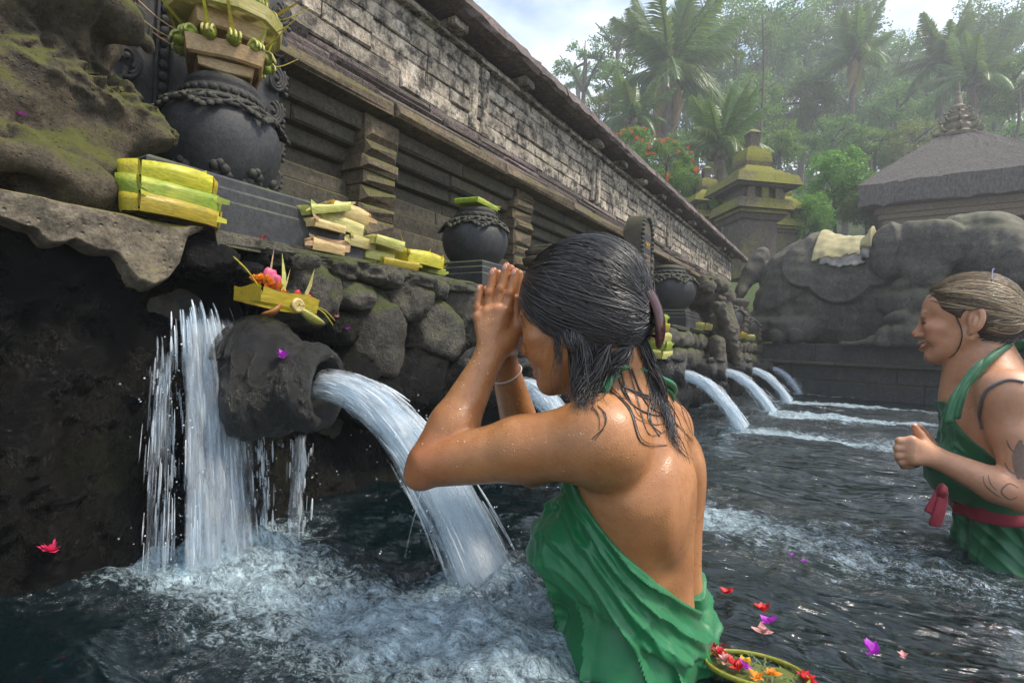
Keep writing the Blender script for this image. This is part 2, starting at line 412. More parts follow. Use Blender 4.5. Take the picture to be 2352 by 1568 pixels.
M_CARVB = stone('carved_brown_stone', (.07, .058, .045), (.14, .118, .09), 14, .85, (.06, .06, .03), .25, .8, .006, rnd=.15)
M_MOSSY = stone('mossy_statue_stone', (.042, .033, .022), (.120, .096, .060), 12, .9, (.070, .072, .012), .33, 1., .014, pits=.3, rnd=0)
M_BOULDER = stone('mossy_boulder', (.030, .028, .022), (.135, .120, .092), 16, .7, (.06, .075, .012), .36, 1., .022, pits=.4, rnd=.3)
def wetrock(name, c1, c2, ro, rnd):
    m, t, b, l = newmat(name); g = N(t, 'ShaderNodeNewGeometry'); pos = g.outputs['Position']
    v = mapv(t, pos, (1, 1, .55)); n1 = noi(t, v, 14, 8, .68); n2 = noi(t, v, 85, 5, .75)
    r_ = ramp(t, (.4, 0), (.7, 1)); l(n1, r_.inputs[0]); col = mixc(t, r_.outputs[0], c1, c2)
    gr = ramp(t, (.55, 0), (.72, .8)); l(noi(t, pos, 5, 5, .6), gr.inputs[0]); col = mixc(t, gr.outputs[0], col, (.012, .013, .004)); l(col, b.inputs['Base Color'])
    rr = ramp(t, (.35, ro), (.65, ro + .3)); l(noi(t, pos, 7, 4, .6), rr.inputs[0]); l(rr.outputs[0], b.inputs['Roughness']); b.inputs['Specular IOR Level'].default_value = .26
    bump(t, b, math_(t, 'MULTIPLY_ADD', n2, .6, n1), 1.0, .026); return m
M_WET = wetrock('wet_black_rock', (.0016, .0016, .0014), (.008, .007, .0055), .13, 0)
M_SPOUT = wetrock('wet_spout_stone', (.006, .006, .0055), (.036, .033, .027), .12, 0)
M_SPOUT.node_tree.nodes['Principled BSDF'].inputs['Specular IOR Level'].default_value = .7
M_SLAB = stone('tan_slab', (.13, .105, .070), (.30, .25, .18), 7, .85, (.11, .10, .02), .45, .9, .010, pits=.35, rnd=0)
M_FLOOR = stone('terrace_paving', (.07, .062, .052), (.14, .125, .105), 8, .85, (.06, .07, .02), .4, .6, .006)

def stone_block(x0, x1, y0, y1, z0, z1, c=.006, j=.002, face='x'):
    """block with a chamfered outer (+x) face; 9 quads"""
    J = lambda: random.uniform(-j, j); mb = MB(); ym, zm = (y0 + y1) / 2, (z0 + z1) / 2
    cor = [(y0, z0), (y1, z0), (y1, z1), (y0, z1)]; V = [(x0, y, z) for y, z in cor]
    V += [(x1 - c + J(), y + J() * .4, z + J() * .4) for y, z in cor]
    V += [(x1 + J() * 2, y + (c if y < ym else -c) + J(), z + (c if z < zm else -c) + J()) for y, z in cor]
    Fq = [(8, 9, 10, 11)]
    for i in range(4): k = (i + 1) % 4; Fq += [(i, k, 4 + k, 4 + i), (4 + i, 4 + k, 8 + k, 8 + i)]
    mb.add(V, Fq); return mb
def block_part(name, m, parent, *a, **k): return stone_block(*a, **k).build(name, m, parent)

# ---------------------------------------------------------------- the ground
HEL_A = Vector((-1.0, 8.6, 0)); HEL_E = Vector((1.91, -.7, 0)).normalized(); HEL_N = Vector((HEL_E.y, -HEL_E.x, 0))   # elephant wall: origin, run, towards the pool
pf = MB(); pf.add([(-1.6, -3, -.62), (14, -3, -.62), (14, 12, -.62), (-1.6, 12, -.62)], [(0, 1, 2, 3)])
tag(pf.build('pool_floor', stone('pool_bottom', (.020, .022, .016), (.065, .060, .042), 5, .8, None, rnd=0, pits=.4)), kind='structure')
te = MB(); te.box((-2.16, 4.0, .23), (.78, 4.62, .45)); tag(te.build('terrace_floor', M_FLOOR), kind='structure')

# ---------------------------------------------------------------- the long temple wall
def temple_wall():
    YA, YB = -.6, 9.6
    rs = random.Random(11)
    root = thing('temple_wall', 'long weathered stone block wall with dark niches and purplish sloping coping', 'wall', (-1.9, 4.4, .69))
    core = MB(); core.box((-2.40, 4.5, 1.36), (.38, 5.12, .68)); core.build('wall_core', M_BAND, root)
    # raised foot and pillars
    edges = [.05, 1.60, 2.82, 4.12, 5.30, 6.36, 7.32, 8.4, 9.5]
    base = []
    y = YA
    while y < YB:
        w = rs.uniform(.5, .8); block_part('base_stone', M_BROWN, root, -2.1, -1.78 + rs.uniform(-.01, .01), y + .003, min(y + w, YB) - .003, .69, .90, .012, .004); y += w
    for p in edges:
        z = .905; wd = .19
        n = 0
        while z < 1.44:
            hh = min(rs.uniform(.055, .10), 1.452 - z); 
            if 1.452 - z - hh < .03: hh = 1.452 - z
            o = rs.uniform(-.012, .014) + (.02 if n % 3 == 1 else 0)
            block_part('pillar_stone', M_BROWN, root, -2.2, -1.80 + o, p - rs.uniform(0, .02), p + wd + rs.uniform(-.01, .015), z + .002, z + hh - .003, .018, .006); z += hh; n += 1
    # stepped bands at the back of each niche
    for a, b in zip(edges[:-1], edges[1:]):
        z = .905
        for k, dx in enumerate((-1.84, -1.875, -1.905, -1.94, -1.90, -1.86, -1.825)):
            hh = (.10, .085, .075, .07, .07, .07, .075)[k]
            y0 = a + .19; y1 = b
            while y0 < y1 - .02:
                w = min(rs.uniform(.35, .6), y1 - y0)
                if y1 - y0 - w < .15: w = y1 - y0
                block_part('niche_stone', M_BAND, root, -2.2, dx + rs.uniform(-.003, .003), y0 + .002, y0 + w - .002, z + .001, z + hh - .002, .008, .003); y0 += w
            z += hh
    # beam, stepped courses, brickwork, string course, coping
    def course(name, m, x1, z0, z1, wl, wh, c=.008, j=.004, ya=YA, x0=-2.2, xj=.004, skip=0):
        y = ya
        while y < YB:
            w = min(rs.uniform(wl, wh), YB - y)
            if rs.random() >= skip: block_part(name, m, root, x0, x1 + rs.uniform(-xj, xj), y + .0025, y + w - .0025, z0 + .0015, z1 - .002, c, j)
            y += w
    course('beam_stone', M_BROWN, -1.735, 1.455, 1.520, .5, 1.0, .012, .005, xj=.010)
    course('stepped_stone', M_PURP, -1.775, 1.520, 1.565, .5, .9, .014, .006, xj=.012)
    course('stepped_stone', M_PURP, -1.800, 1.565, 1.605, .4, .8, .014, .006, xj=.012, skip=.06)
    course('ledge_stone', M_PURP, -1.815, 1.605, 1.652, .4, .8, .012, .006, xj=.008)
    pil = [1.335 * 1.83, 3.30 * 1.83 / 1.0, 5.3 * 1.83 / 1.62]
    z = 1.652; hs = [.080, .072, .082, .070, .078]
    for r_, hh in enumerate(hs):
        y = .45 + rs.uniform(0, .2)
        while y < YB:
            w = rs.uniform(.18, .46)
            if YB - y - w < .1: w = YB - y
            block_part('wall_block', M_BRICK, root, -2.2, -1.83 + rs.uniform(-.006, .006), y + .0022, y + w - .0022, z + .0015, z + hh - .002, .006, .003); y += w
        z += hh
    for py in (2.42, 4.02, 6.05, 8.0):
        for dy in (-.052, .052): block_part('pilaster_strip', M_BRICK, root, -1.86, -1.812, py + dy - .034, py + dy + .034, 1.655, z - .004, .012, .001)
    course('string_stone', M_BRICK, -1.795, z, z + .028, .25, .5, .006, .003, .3, xj=.004)
    z += .028
    course('wall_block', M_BRICK, -1.84, z, z + .05, .3, .6, .006, .003, .3)
    zt = z + .05
    y = .3
    while y < YB:
        if rs.random() < .75: block_part('bracket_stone', M_BRICK, root, -1.9, -1.735, y, y + .11, zt - .045, zt - .002, .008, .003)
        y += rs.uniform(.45, .7)
    # coping stones with a rough sloping face
    y = -.2
    while y < YB + .2:
        w = rs.uniform(.28, .5); mb = MB(); n = 5; pr = [(-1.74, zt), (-1.675, zt + .004), (-1.655, zt + .022), (-1.670, zt + .075), (-1.73, zt + .135), (-1.87, zt + .215), (-2.06, zt + .275)]
        V = []
        for i in range(n + 1):
            yy = y + .002 + (w - .004) * i / n
            for k, (a, b) in enumerate(pr): V.append((a + rs.uniform(-.006, .006), yy, b + (rs.uniform(-.008, .008) if k else 0)))
        k = len(pr); mb.add(V, [(i * k + q, (i + 1) * k + q, (i + 1) * k + q + 1, i * k + q + 1) for i in range(n) for q in range(k - 1)] + [tuple(range(k)), tuple(range(n * k + k - 1, n * k - 1, -1))])
        mb.build('coping_stone', M_PURP, root); y += w
    so = MB(); so.box((-2.0, 4.6, zt + .012), (.26, 5.1, .008)); so.build('coping_soffit', M_PURP, root)
    return zt
WALL_TOP = temple_wall()

# ---------------------------------------------------------------- the retaining wall of boulders below the offerings
def boulder(parent, c, r_, m, seed, sub=4, amp=.26, name='boulder'):
    bm = bmesh.new(); bmesh.ops.create_icosphere(bm, subdivisions=sub, radius=1)
    for v in bm.verts:
        p = v.co.copy(); sv = Vector((seed * 3.7, seed, 0)); d = noise.fractal(p * 1.1 + sv, 1, 2, 4) * amp - abs(noise.noise(p * 2.3 + sv)) * .16 + noise.fractal(p * 6 + sv, .8, 2.1, 4) * .045
        q = p * (1 + d); q = Vector([math.copysign(abs(t) ** .78, t) for t in q])
        v.co = Vector((q.x * r_[0], q.y * r_[1], q.z * r_[2])) + Vector(c)
    me = bpy.data.meshes.new(name); bm.to_mesh(me); bm.free(); return fin(name, me, m, parent, True)
def retaining_wall():
    root = thing('retaining_wall', 'rough wall of dark mossy boulders holding the spouts above the pool', 'wall', (-1.3, 2.5, 0))
    # near mass of wet rock, a rough sheet with real relief
    ny, nz_ = 500, 230; Y0, Y1, Z0, Z1 = -.55, 2.6, -.6, .665
    yy, zz = np.meshgrid(np.linspace(Y0, Y1, ny), np.linspace(Z0, Z1, nz_), indexing='ij')
    Pq = np.stack([np.zeros(ny * nz_), yy.ravel(), zz.ravel()], 1)
    d = np.array([noise.fractal(Vector(p) * 3.2, 1, 2, 5) for p in Pq]); d2 = np.array([abs(noise.noise(Vector((3.1, p[1] * 7, p[2] * 4)))) for p in Pq]); d3 = np.array([noise.fractal(Vector((7., p[1] * 26, p[2] * 17)), .8, 2.2, 5) for p in Pq])
    Pq[:, 0] = -1.275 + .055 * d + .05 * d2 + .018 * d3 + np.clip(.25 - Pq[:, 2], -.3, .4) * .06 - .10 * np.clip((Pq[:, 1] - .68) / .25, 0, 1) * np.clip((Pq[:, 2] + .1) / .3, 0, 1)
    # hollow from which the water falls
    hol = np.exp(-((Pq[:, 1] - .66) / .075) ** 2 - ((Pq[:, 2] - .53) / .05) ** 2); Pq[:, 0] -= .16 * hol
    I = np.arange(ny * nz_).reshape(ny, nz_); Q = np.stack([I[:-1, :-1], I[1:, :-1], I[1:, 1:], I[:-1, 1:]], -1).reshape(-1, 4)
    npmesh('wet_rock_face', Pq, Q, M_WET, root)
    # tan slab with a ragged lower edge
    edge = [(0, 390), (120, 440), (250, 462), (300, 540), (340, 575), (430, 555), (500, 530), (600, 590), (700, 620), (800, 640), (850, 740), (900, 830), (1000, 860), (1080, 825), (1130, 790), (1185, 700), (1150, 570), (1240, 500), (1300, 462)]
    ey, ez = [], []
    for a, b in edge:
        p = PX(a / 2.6138 / 1.08844, (400 + b / 2.6138) / 1.08844, -1.20); ey.append(p.y); ez.append(p.z)
    ey = [-.6] + ey; ez = [ez[0] - .01] + ez
    n1, n2 = 150, 44; V = []
    ys = np.linspace(-.55, max(ey) - .002, n1)
    for y in ys:
        zb = float(np.interp(y, ey, ez)) + .006 * noise.noise(Vector((y * 40, 1, 0))); zt = .692 + .004 * noise.noise(Vector((y * 9, 5, 0)))
        for k in range(n2):
            t = k / (n2 - 1); z = lerp(zb, zt, t); o = min(t * 9, 1) ** .5 * min((1 - t) * 12, 1) ** .5
            V.append((-1.245 + .050 * o + .012 * noise.fractal(Vector((y * 9, z * 9, 0)), 1, 2, 4) + .02 * (t - .5), y, z))
        V.append((-1.40, y, zt + .003))
    k2 = n2 + 1; npmesh('tan_coping_slab', np.array(V), np.array([(i * k2 + k, (i + 1) * k2 + k, (i + 1) * k2 + k + 1, i * k2 + k + 1) for i in range(n1 - 1) for k in range(k2 - 1)]), M_SLAB, root)
    # boulders seen between the first spout and the woman
    L_ = [(707, 677, 51, 73, 0), (767, 623, 44, 30, 0), (796, 681, 47, 38, 0), (838, 630, 30, 22, 0), (887, 636, 28, 24, 0), (936, 690, 38, 46, 0), (870, 765, 56, 92, 0), (990, 663, 25, 26, 0),
          (1061, 703, 42, 52, 0), (1003, 762, 50, 66, 0), (774, 754, 40, 36, 1), (618, 590, 46, 32, 1), (560, 632, 34, 28, 1), (470, 590, 62, 48, 1), (680, 606, 30, 26, 0), (730, 612, 30, 18, 0), (950, 632, 34, 20, 0), (1040, 648, 34, 16, 0),
          (1090, 780, 48, 50, 1), (960, 870, 60, 60, 1), (1060, 880, 60, 60, 1), (880, 920, 60, 60, 1), (1140, 700, 50, 60, 0), (1150, 850, 60, 80, 1), (1230, 720, 50, 60, 0), (1020, 800, 34, 40, 1), (820, 860, 50, 60, 1), (1240, 830, 60, 70, 1)]
    for i, (u_, v_, ru, rv, w) in enumerate(L_):
        p = PX(u_, v_, -1.25); dd = (p - CAMP).dot(fw); ry = abs(PX(u_ + ru, v_, -1.25).y - PX(u_ - ru, v_, -1.25).y) / 2 * 1.17; rz = rv * dd / FPX * 1.13
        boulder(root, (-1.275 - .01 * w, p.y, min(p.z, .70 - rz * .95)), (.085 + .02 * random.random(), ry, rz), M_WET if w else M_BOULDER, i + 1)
    boulder(root, (-1.235, .735, .36), (.10, .085, .13), M_WET, 77)
    rs = random.Random(4)
    for row, (z, rz) in enumerate(((.60, .075), (.44, .09), (.27, .10), (.10, .11))):
        y = 2.15 + .1 * row
        while y < 8.7:
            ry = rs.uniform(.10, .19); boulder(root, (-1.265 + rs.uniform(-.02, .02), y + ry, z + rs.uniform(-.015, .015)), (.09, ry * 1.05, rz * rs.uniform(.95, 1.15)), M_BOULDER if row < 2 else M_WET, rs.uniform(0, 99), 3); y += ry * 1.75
    bk = MB(); bk.box((-1.36, 5.2, .05), (.05, 3.8, .62)); bk.build('wall_backing', M_WET, root)
    y = .66
    while y < 8.6:                                                # thin flat lip under the offerings
        w = rs.uniform(.35, .7); block_part('lip_stone', M_BOULDER, root, -1.5, -1.205 + rs.uniform(-.012, .012), y + .003, y + w - .003, .667, .697 + rs.uniform(-.003, .003), .008, .006); y += w
retaining_wall()

# ---------------------------------------------------------------- spouts
def spout(y, zc, label, near=False, sc=1.0, turn=0.):
    root = thing('stone_spout', label, 'spout', (-1.28, y, zc), 'carved water spouts along the pool wall')
    Ax = Matrix(((0, 0, 1), (0, 1, 0), (-1, 0, 0)))               # lathe axis z -> +x
    n = 128 if near else 24
    Tn = Matrix.Rotation(turn, 3, 'Z'); org = Vector((-.965, y, zc)) - Tn @ Vector((.31 if near else .29 * sc, 0, 0)) if near else Vector((-1.275, y, zc))
    prof = [(.142, -.05), (.146, .02), (.146, .09), (.140, .15), (.126, .195), (.108, .215), (.102, .225), (.106, .238), (.106, .262), (.098, .280), (.086, .287), (.073, .286), (.062, .268), (.056, .235), (.050, .12), (0, .11)]
    if near: prof = [(.0, .085), (.07, .09), (.115, .105), (.138, .13), (.146, .155)] + prof[4:]
    pr = []
    for i in range(len(prof) - 1):
        m_ = 9 if near else 1
        for k in range(m_): pr.append((lerp(prof[i][0], prof[i + 1][0], k / m_) * sc, lerp(prof[i][1], prof[i + 1][1], k / m_) * (1.1 if near else 1.0)))
    pr.append((0.0, prof[-1][1]))
    mb = MB(); mb.lathe(pr, n, (0, 0, 0)); V = []
    for v in mb.v:
        p = Vector(v); r_ = math.hypot(p.x, p.y)
        if r_ > .07 * sc:
            q = p.normalized(); kk = 1 if p.z < .19 else .4; a = (.011 if near else .018) * kk * noise.fractal(p * 9 + Vector((y, 0, 0)), 1, 2, 4) + (.0045 * noise.fractal(p * 42, 1, 2, 4) if near else 0) + .012 * math.sin(math.atan2(p.y, p.x) * 3 + p.z * 22) * (p.z < .2)
            p.x += p.x / r_ * a; p.y += p.y / r_ * a
        q = Ax @ p; V.append(org + Tn @ Vector((q.x, q.y, q.z - .06 * q.x)))
    mb.v = [tuple(v) for v in V]; mb.build('spout_barrel', M_SPOUT, root, True)
    if near:                                                      # carved folds behind the mouth ring
        for i in range(3):
            xx = .125 + .018 * i; mb = MB(); mb.tube([org + Tn @ Vector((xx, (.126 + .002 * i) * math.cos(t), (.126 + .002 * i) * math.sin(t))) for t in [math.pi * (.15 + .75 * k / 24) for k in range(25)]], [.007 + .002 * math.sin(k * .7) for k in range(25)], 6); mb.build('carved_fold', M_SPOUT, root, True)
    else:
        for sg in (-1, 1):
            mb = MB(); mb.ball((-1.12, y + sg * .085 * sc, zc + .10 * sc), (.035, .03, .03), None, 10, 7, .3); mb.build('carved_eye', M_SPOUT, root, True)
        mb = MB(); mb.ball((-1.06, y, zc + .105 * sc), (.06, .05, .035), None, 10, 7, .3); mb.build('carved_snout', M_SPOUT, root, True)
    return root
SP = [(.775, .375), (1.66, .36), (3.80, .345), (5.15, .345), (6.60, .345), (8.30, .345)]
SPL = ['big wet black stone spout carrying the flower offering, nearest the camera', 'carved stone spout hidden behind the bowing woman', 'carved grey spout just right of the bowing woman, under a pile of offerings',
       'carved spout below the crouching guardian statue', 'carved spout between the guardian statue and the last spout', 'farthest carved spout, at the end of the wall before the elephant']
for i, (y, z) in enumerate(SP): spout(y, z, SPL[i], i == 0, .90 if i == 0 else .82, R(22) if i == 0 else 0)
# ---------------------------------------------------------------- water
def watermat():
    m, t, b, l = newmat('pool_water'); g = N(t, 'ShaderNodeNewGeometry'); pos = g.outputs['Position']
    at = N(t, 'ShaderNodeAttribute', attribute_name='foam'); fo = at.outputs['Fac']
    out = t.nodes['Material Output']
    w1 = noi(t, mapv(t, pos, (1, 2.3, 1)), 5.5, 3, .5, .5); w2 = noi(t, mapv(t, pos, (1, 1.9, 1)), 17, 2, .5, .4)
    hh = math_(t, 'MULTIPLY_ADD', w2, .26, w1)
    bn = N(t, 'ShaderNodeBump'); bn.inputs['Strength'].default_value = .85; bn.inputs['Distance'].default_value = .050; l(hh, bn.inputs['Height'])
    # churned water is rougher in outline
    b2 = N(t, 'ShaderNodeBump'); b2.inputs['Distance'].default_value = .03; l(math_(t, 'MULTIPLY', fo, 1.3, clamp=True), b2.inputs['Strength']); l(noi(t, pos, 30, 5, .7, 1.2), b2.inputs['Height']); l(bn.outputs[0], b2.inputs['Normal'])
    fr = N(t, 'ShaderNodeFresnel'); fr.inputs[0].default_value = 1.33; l(b2.outputs[0], fr.inputs['Normal'])
    gl = N(t, 'ShaderNodeBsdfGlossy'); gl.inputs['Roughness'].default_value = .04; gl.inputs[0].default_value = (1, 1, 1, 1); l(b2.outputs[0], gl.inputs['Normal'])
    tp = N(t, 'ShaderNodeBsdfTransparent'); tp.inputs[0].default_value = (.30, .44, .40, 1)
    df = N(t, 'ShaderNodeBsdfDiffuse'); df.inputs[0].default_value = (.003, .014, .017, 1)
    s0 = N(t, 'ShaderNodeMixShader'); s0.inputs[0].default_value = .42; l(tp.outputs[0], s0.inputs[1]); l(df.outputs[0], s0.inputs[2])
    s1 = N(t, 'ShaderNodeMixShader'); l(math_(t, 'MULTIPLY', fr.outputs[0], 1.7, clamp=True), s1.inputs[0]); l(s0.outputs[0], s1.inputs[1]); l(gl.outputs[0], s1.inputs[2])
    # foam: streaky white froth; its far streaks also paint in sky reflections
    fa = noi(t, mapv(t, pos, (1, 1.7, 1)), 30, 7, .74, .9); fb = noi(t, mapv(t, pos, (1, 1.4, 1)), 110, 5, .75, .8); fc = noi(t, pos, 7, 3, .5, 1.)
    fv = math_(t, 'MULTIPLY_ADD', fb, .75, math_(t, 'MULTIPLY_ADD', fc, .35, fa))
    th = math_(t, 'MULTIPLY_ADD', fo, -.58, 1.46)
    mk_ = math_(t, 'DIVIDE', math_(t, 'SUBTRACT', fv, th), .36, clamp=True)
    mk_ = math_(t, 'MULTIPLY', mk_, math_(t, 'MULTIPLY', fo, 1.5, clamp=True))
    fd = N(t, 'ShaderNodeBsdfPrincipled'); fd.inputs['Base Color'].default_value = (.54, .70, .77, 1); fd.inputs['Roughness'].default_value = .35; l(b2.outputs[0], fd.inputs['Normal'])
    s2 = N(t, 'ShaderNodeMixShader'); l(math_(t, 'MULTIPLY', mk_, .86), s2.inputs[0]); l(s1.outputs[0], s2.inputs[1]); l(fd.outputs[0], s2.inputs[2])
    l(s2.outputs[0], out.inputs[0]); return m
SPL1 = PZ(520, 1262); SPL2 = PZ(1115, 1330)
def foam_at(x, y):
    def gs(cx, cy, rx, ry, a): return a * np.exp(-((x - cx) / rx) ** 2 - ((y - cy) / ry) ** 2)
    f = gs(SPL1.x, SPL1.y, .16, .19, 1.0) + gs(SPL1.x + .18, SPL1.y - .05, .32, .22, .42)
    f += gs(SPL2.x, SPL2.y, .12, .12, .9) + gs(SPL2.x + .12, SPL2.y - .17, .20, .20, .85) + gs(SPL2.x - .16, SPL2.y - .22, .26, .20, .34)
    p = PZ(1230, 1480); f += gs(p.x, p.y, .15, .14, .70)
    p = PZ(700, 1450); f += gs(p.x, p.y, .28, .18, .28)
    for i, (yy, zz) in enumerate(SP[1:]):
        lx = -.62; f += gs(lx + .02, yy, .22, .17, 1.0)
        tx = np.clip((x - lx) / 3.2, 0, None); cy = yy + (x - lx) * (.0 if i else -.12)
        f += np.where(x > lx, np.exp(-tx * 1.25) * np.exp(-((y - cy) / (.24 + .20 * tx)) ** 2) * (1.08 if i else .95), 0)
    f += .30 * np.exp(-((x + 1.2) / .10) ** 2)
    st = .5 + .5 * wavenoise(np.stack([x * .5, y * 2.2, 0 * x], 1), 1.1, 77, 16)
    f += .36 * np.clip(st, 0, 1) * np.clip((y - 1.4) / 1.5, 0, 1) * np.exp(-np.clip(x - .4, 0, None) / 2.2)  # wide far streaks: loose foam, with pale sky reflections painted in as foam
    return f + .08
def water():
    xs = np.concatenate([np.linspace(-1.42, .9, 340)[:-1], np.linspace(.9, 4.0, 130)[:-1], np.linspace(4, 14, 60)])
    ys = np.concatenate([np.linspace(-1.2, 0.2, 60)[:-1], np.linspace(.2, 2.6, 320)[:-1], np.linspace(2.6, 9.2, 220)])
    X, Y = np.meshgrid(xs, ys, indexing='ij'); Pq = np.stack([X.ravel(), Y.ravel(), np.zeros(X.size)], 1)
    f = foam_at(Pq[:, 0], Pq[:, 1])
    z = .0105 * wavenoise(Pq * [1, 1.6, 0], .9, 1, 22, .8) + 0.0085 * wavenoise(Pq * [1, 1.8, 0], 1.7, 2, 26)
    z += np.clip(f, 0, 1) * (.007 * wavenoise(Pq, 5, 3, 30) + .004 * wavenoise(Pq, 15, 4, 30))
    for s_, a, fr in ((SPL1, .008, 38), (SPL2, .010, 34)):
        d = np.hypot(Pq[:, 0] - s_.x, Pq[:, 1] - s_.y); z += a * np.exp(-d / .35) * np.sin(d * fr + 2 * wavenoise(Pq, 1.5, 9, 8))
    z += .035 * np.exp(-(((Pq[:, 0] - SPL1.x) / .12) ** 2 + ((Pq[:, 1] - SPL1.y) / .10) ** 2)) * (1 + .5 * wavenoise(Pq, 12, 5, 20))
    z += .030 * np.exp(-(((Pq[:, 0] - SPL2.x - .05) / .10) ** 2 + ((Pq[:, 1] - SPL2.y + .05) / .10) ** 2)) * (1 + .5 * wavenoise(Pq, 12, 6, 20))
    Pq[:, 2] = z
    I = np.arange(X.size).reshape(X.shape); Q = np.stack([I[:-1, :-1], I[1:, :-1], I[1:, 1:], I[:-1, 1:]], -1).reshape(-1, 4)
    o = npmesh('water', Pq, Q, watermat()); tag(o, kind='structure')
    a = o.data.attributes.new('foam', 'FLOAT', 'POINT'); a.data.foreach_set('value', np.clip(f, 0, 1.1).astype(np.float32))
water()
def fallmat(name, lo, hi):
    m, t, b, l = newmat(name); g = N(t, 'ShaderNodeNewGeometry'); pos = g.outputs['Position']; out = t.nodes['Material Output']
    b.inputs['Base Color'].default_value = (.86, .89, .91, 1); b.inputs['Roughness'].default_value = .25; b.inputs['Specular IOR Level'].default_value = .6
    tp = N(t, 'ShaderNodeBsdfTransparent'); tp.inputs[0].default_value = (.95, .98, 1, 1)
    v = math_(t, 'MULTIPLY_ADD', g.outputs['Random Per Island'], hi - lo, lo)
    n1 = noi(t, mapv(t, pos, (1, 1, .5)), 26, 4, .6); r_ = ramp(t, (.38, .15), (.62, 1)); l(n1, r_.inputs[0]); v = math_(t, 'MULTIPLY', v, r_.outputs[0])
    s_ = N(t, 'ShaderNodeMixShader'); l(v, s_.inputs[0]); l(tp.outputs[0], s_.inputs[1]); l(b.outputs[0], s_.inputs[2]); l(s_.outputs[0], out.inputs[0]); return m
def sheetmat(name, thr, op):
    """a sheet of broken water: streaks along the fall, holes between them"""
    m, t, b, l = newmat(name); uv = N(t, 'ShaderNodeUVMap'); out = t.nodes['Material Output']; v_ = uv.outputs[0]
    b.inputs['Base Color'].default_value = (.86, .89, .91, 1); b.inputs['Roughness'].default_value = .22; b.inputs['Specular IOR Level'].default_value = .6
    n1 = noi(t, mapv(t, v_, (70, 5.0, 1)), 1, 5, .62, .35); n2 = noi(t, mapv(t, v_, (200, 16, 1)), 1, 4, .65, .3); n3 = noi(t, mapv(t, v_, (26, 7, 1)), 1, 4, .6, .8)
    h = math_(t, 'MULTIPLY_ADD', n2, .55, math_(t, 'MULTIPLY_ADD', n3, 1.0, n1))
    r_ = ramp(t, (thr - .16, 0), (thr + .02, .45), (thr + .22, 1)); l(math_(t, 'MULTIPLY', h, .392), r_.inputs[0])
    bump(t, b, h, .8, .010)
    tp = N(t, 'ShaderNodeBsdfTransparent'); tp.inputs[0].default_value = (.95, .98, 1, 1); tl = N(t, 'ShaderNodeBsdfTranslucent'); tl.inputs[0].default_value = (.85, .9, .92, 1)
    mx_ = N(t, 'ShaderNodeMixShader'); mx_.inputs[0].default_value = .3; l(b.outputs[0], mx_.inputs[1]); l(tl.outputs[0], mx_.inputs[2])
    s_ = N(t, 'ShaderNodeMixShader'); fd_ = N(t, 'ShaderNodeAttribute', attribute_name='fade'); hf = math_(t, 'ADD', math_(t, 'MULTIPLY', h, .392), math_(t, 'MULTIPLY_ADD', fd_.outputs['Fac'], .45, -.45)); t.links.remove(r_.inputs[0].links[0]); l(hf, r_.inputs[0]); l(math_(t, 'MULTIPLY', r_.outputs[0], op), s_.inputs[0]); l(tp.outputs[0], s_.inputs[1]); l(mx_.outputs[0], s_.inputs[2]); l(s_.outputs[0], out.inputs[0]); return m
M_JET = fallmat('falling_water', .15, .85); M_THIN = fallmat('thin_falling_water', .10, .6); M_SHEET = sheetmat('water_sheet', .525, .95); M_SHEET2 = sheetmat('thin_water_sheet', .575, .8)
def gridmesh(name, V, UV, n1, n2, m, parent, fade=None):
    I = np.arange(n1 * n2).reshape(n1, n2); Q = np.stack([I[:-1, :-1], I[:-1, 1:], I[1:, 1:], I[1:, :-1]], -1).reshape(-1, 4)
    o = npmesh(name, np.array([tuple(v) for v in V]), Q, m, parent); u_ = o.data.uv_layers.new(name='UVMap'); u_.data.foreach_set('uv', np.array(UV, np.float32)[Q.ravel()].ravel()); a_ = o.data.attributes.new('fade', 'FLOAT', 'POINT'); a_.data.foreach_set('value', np.ones(n1 * n2, np.float32) if fade is None else np.array(fade, np.float32)); return o
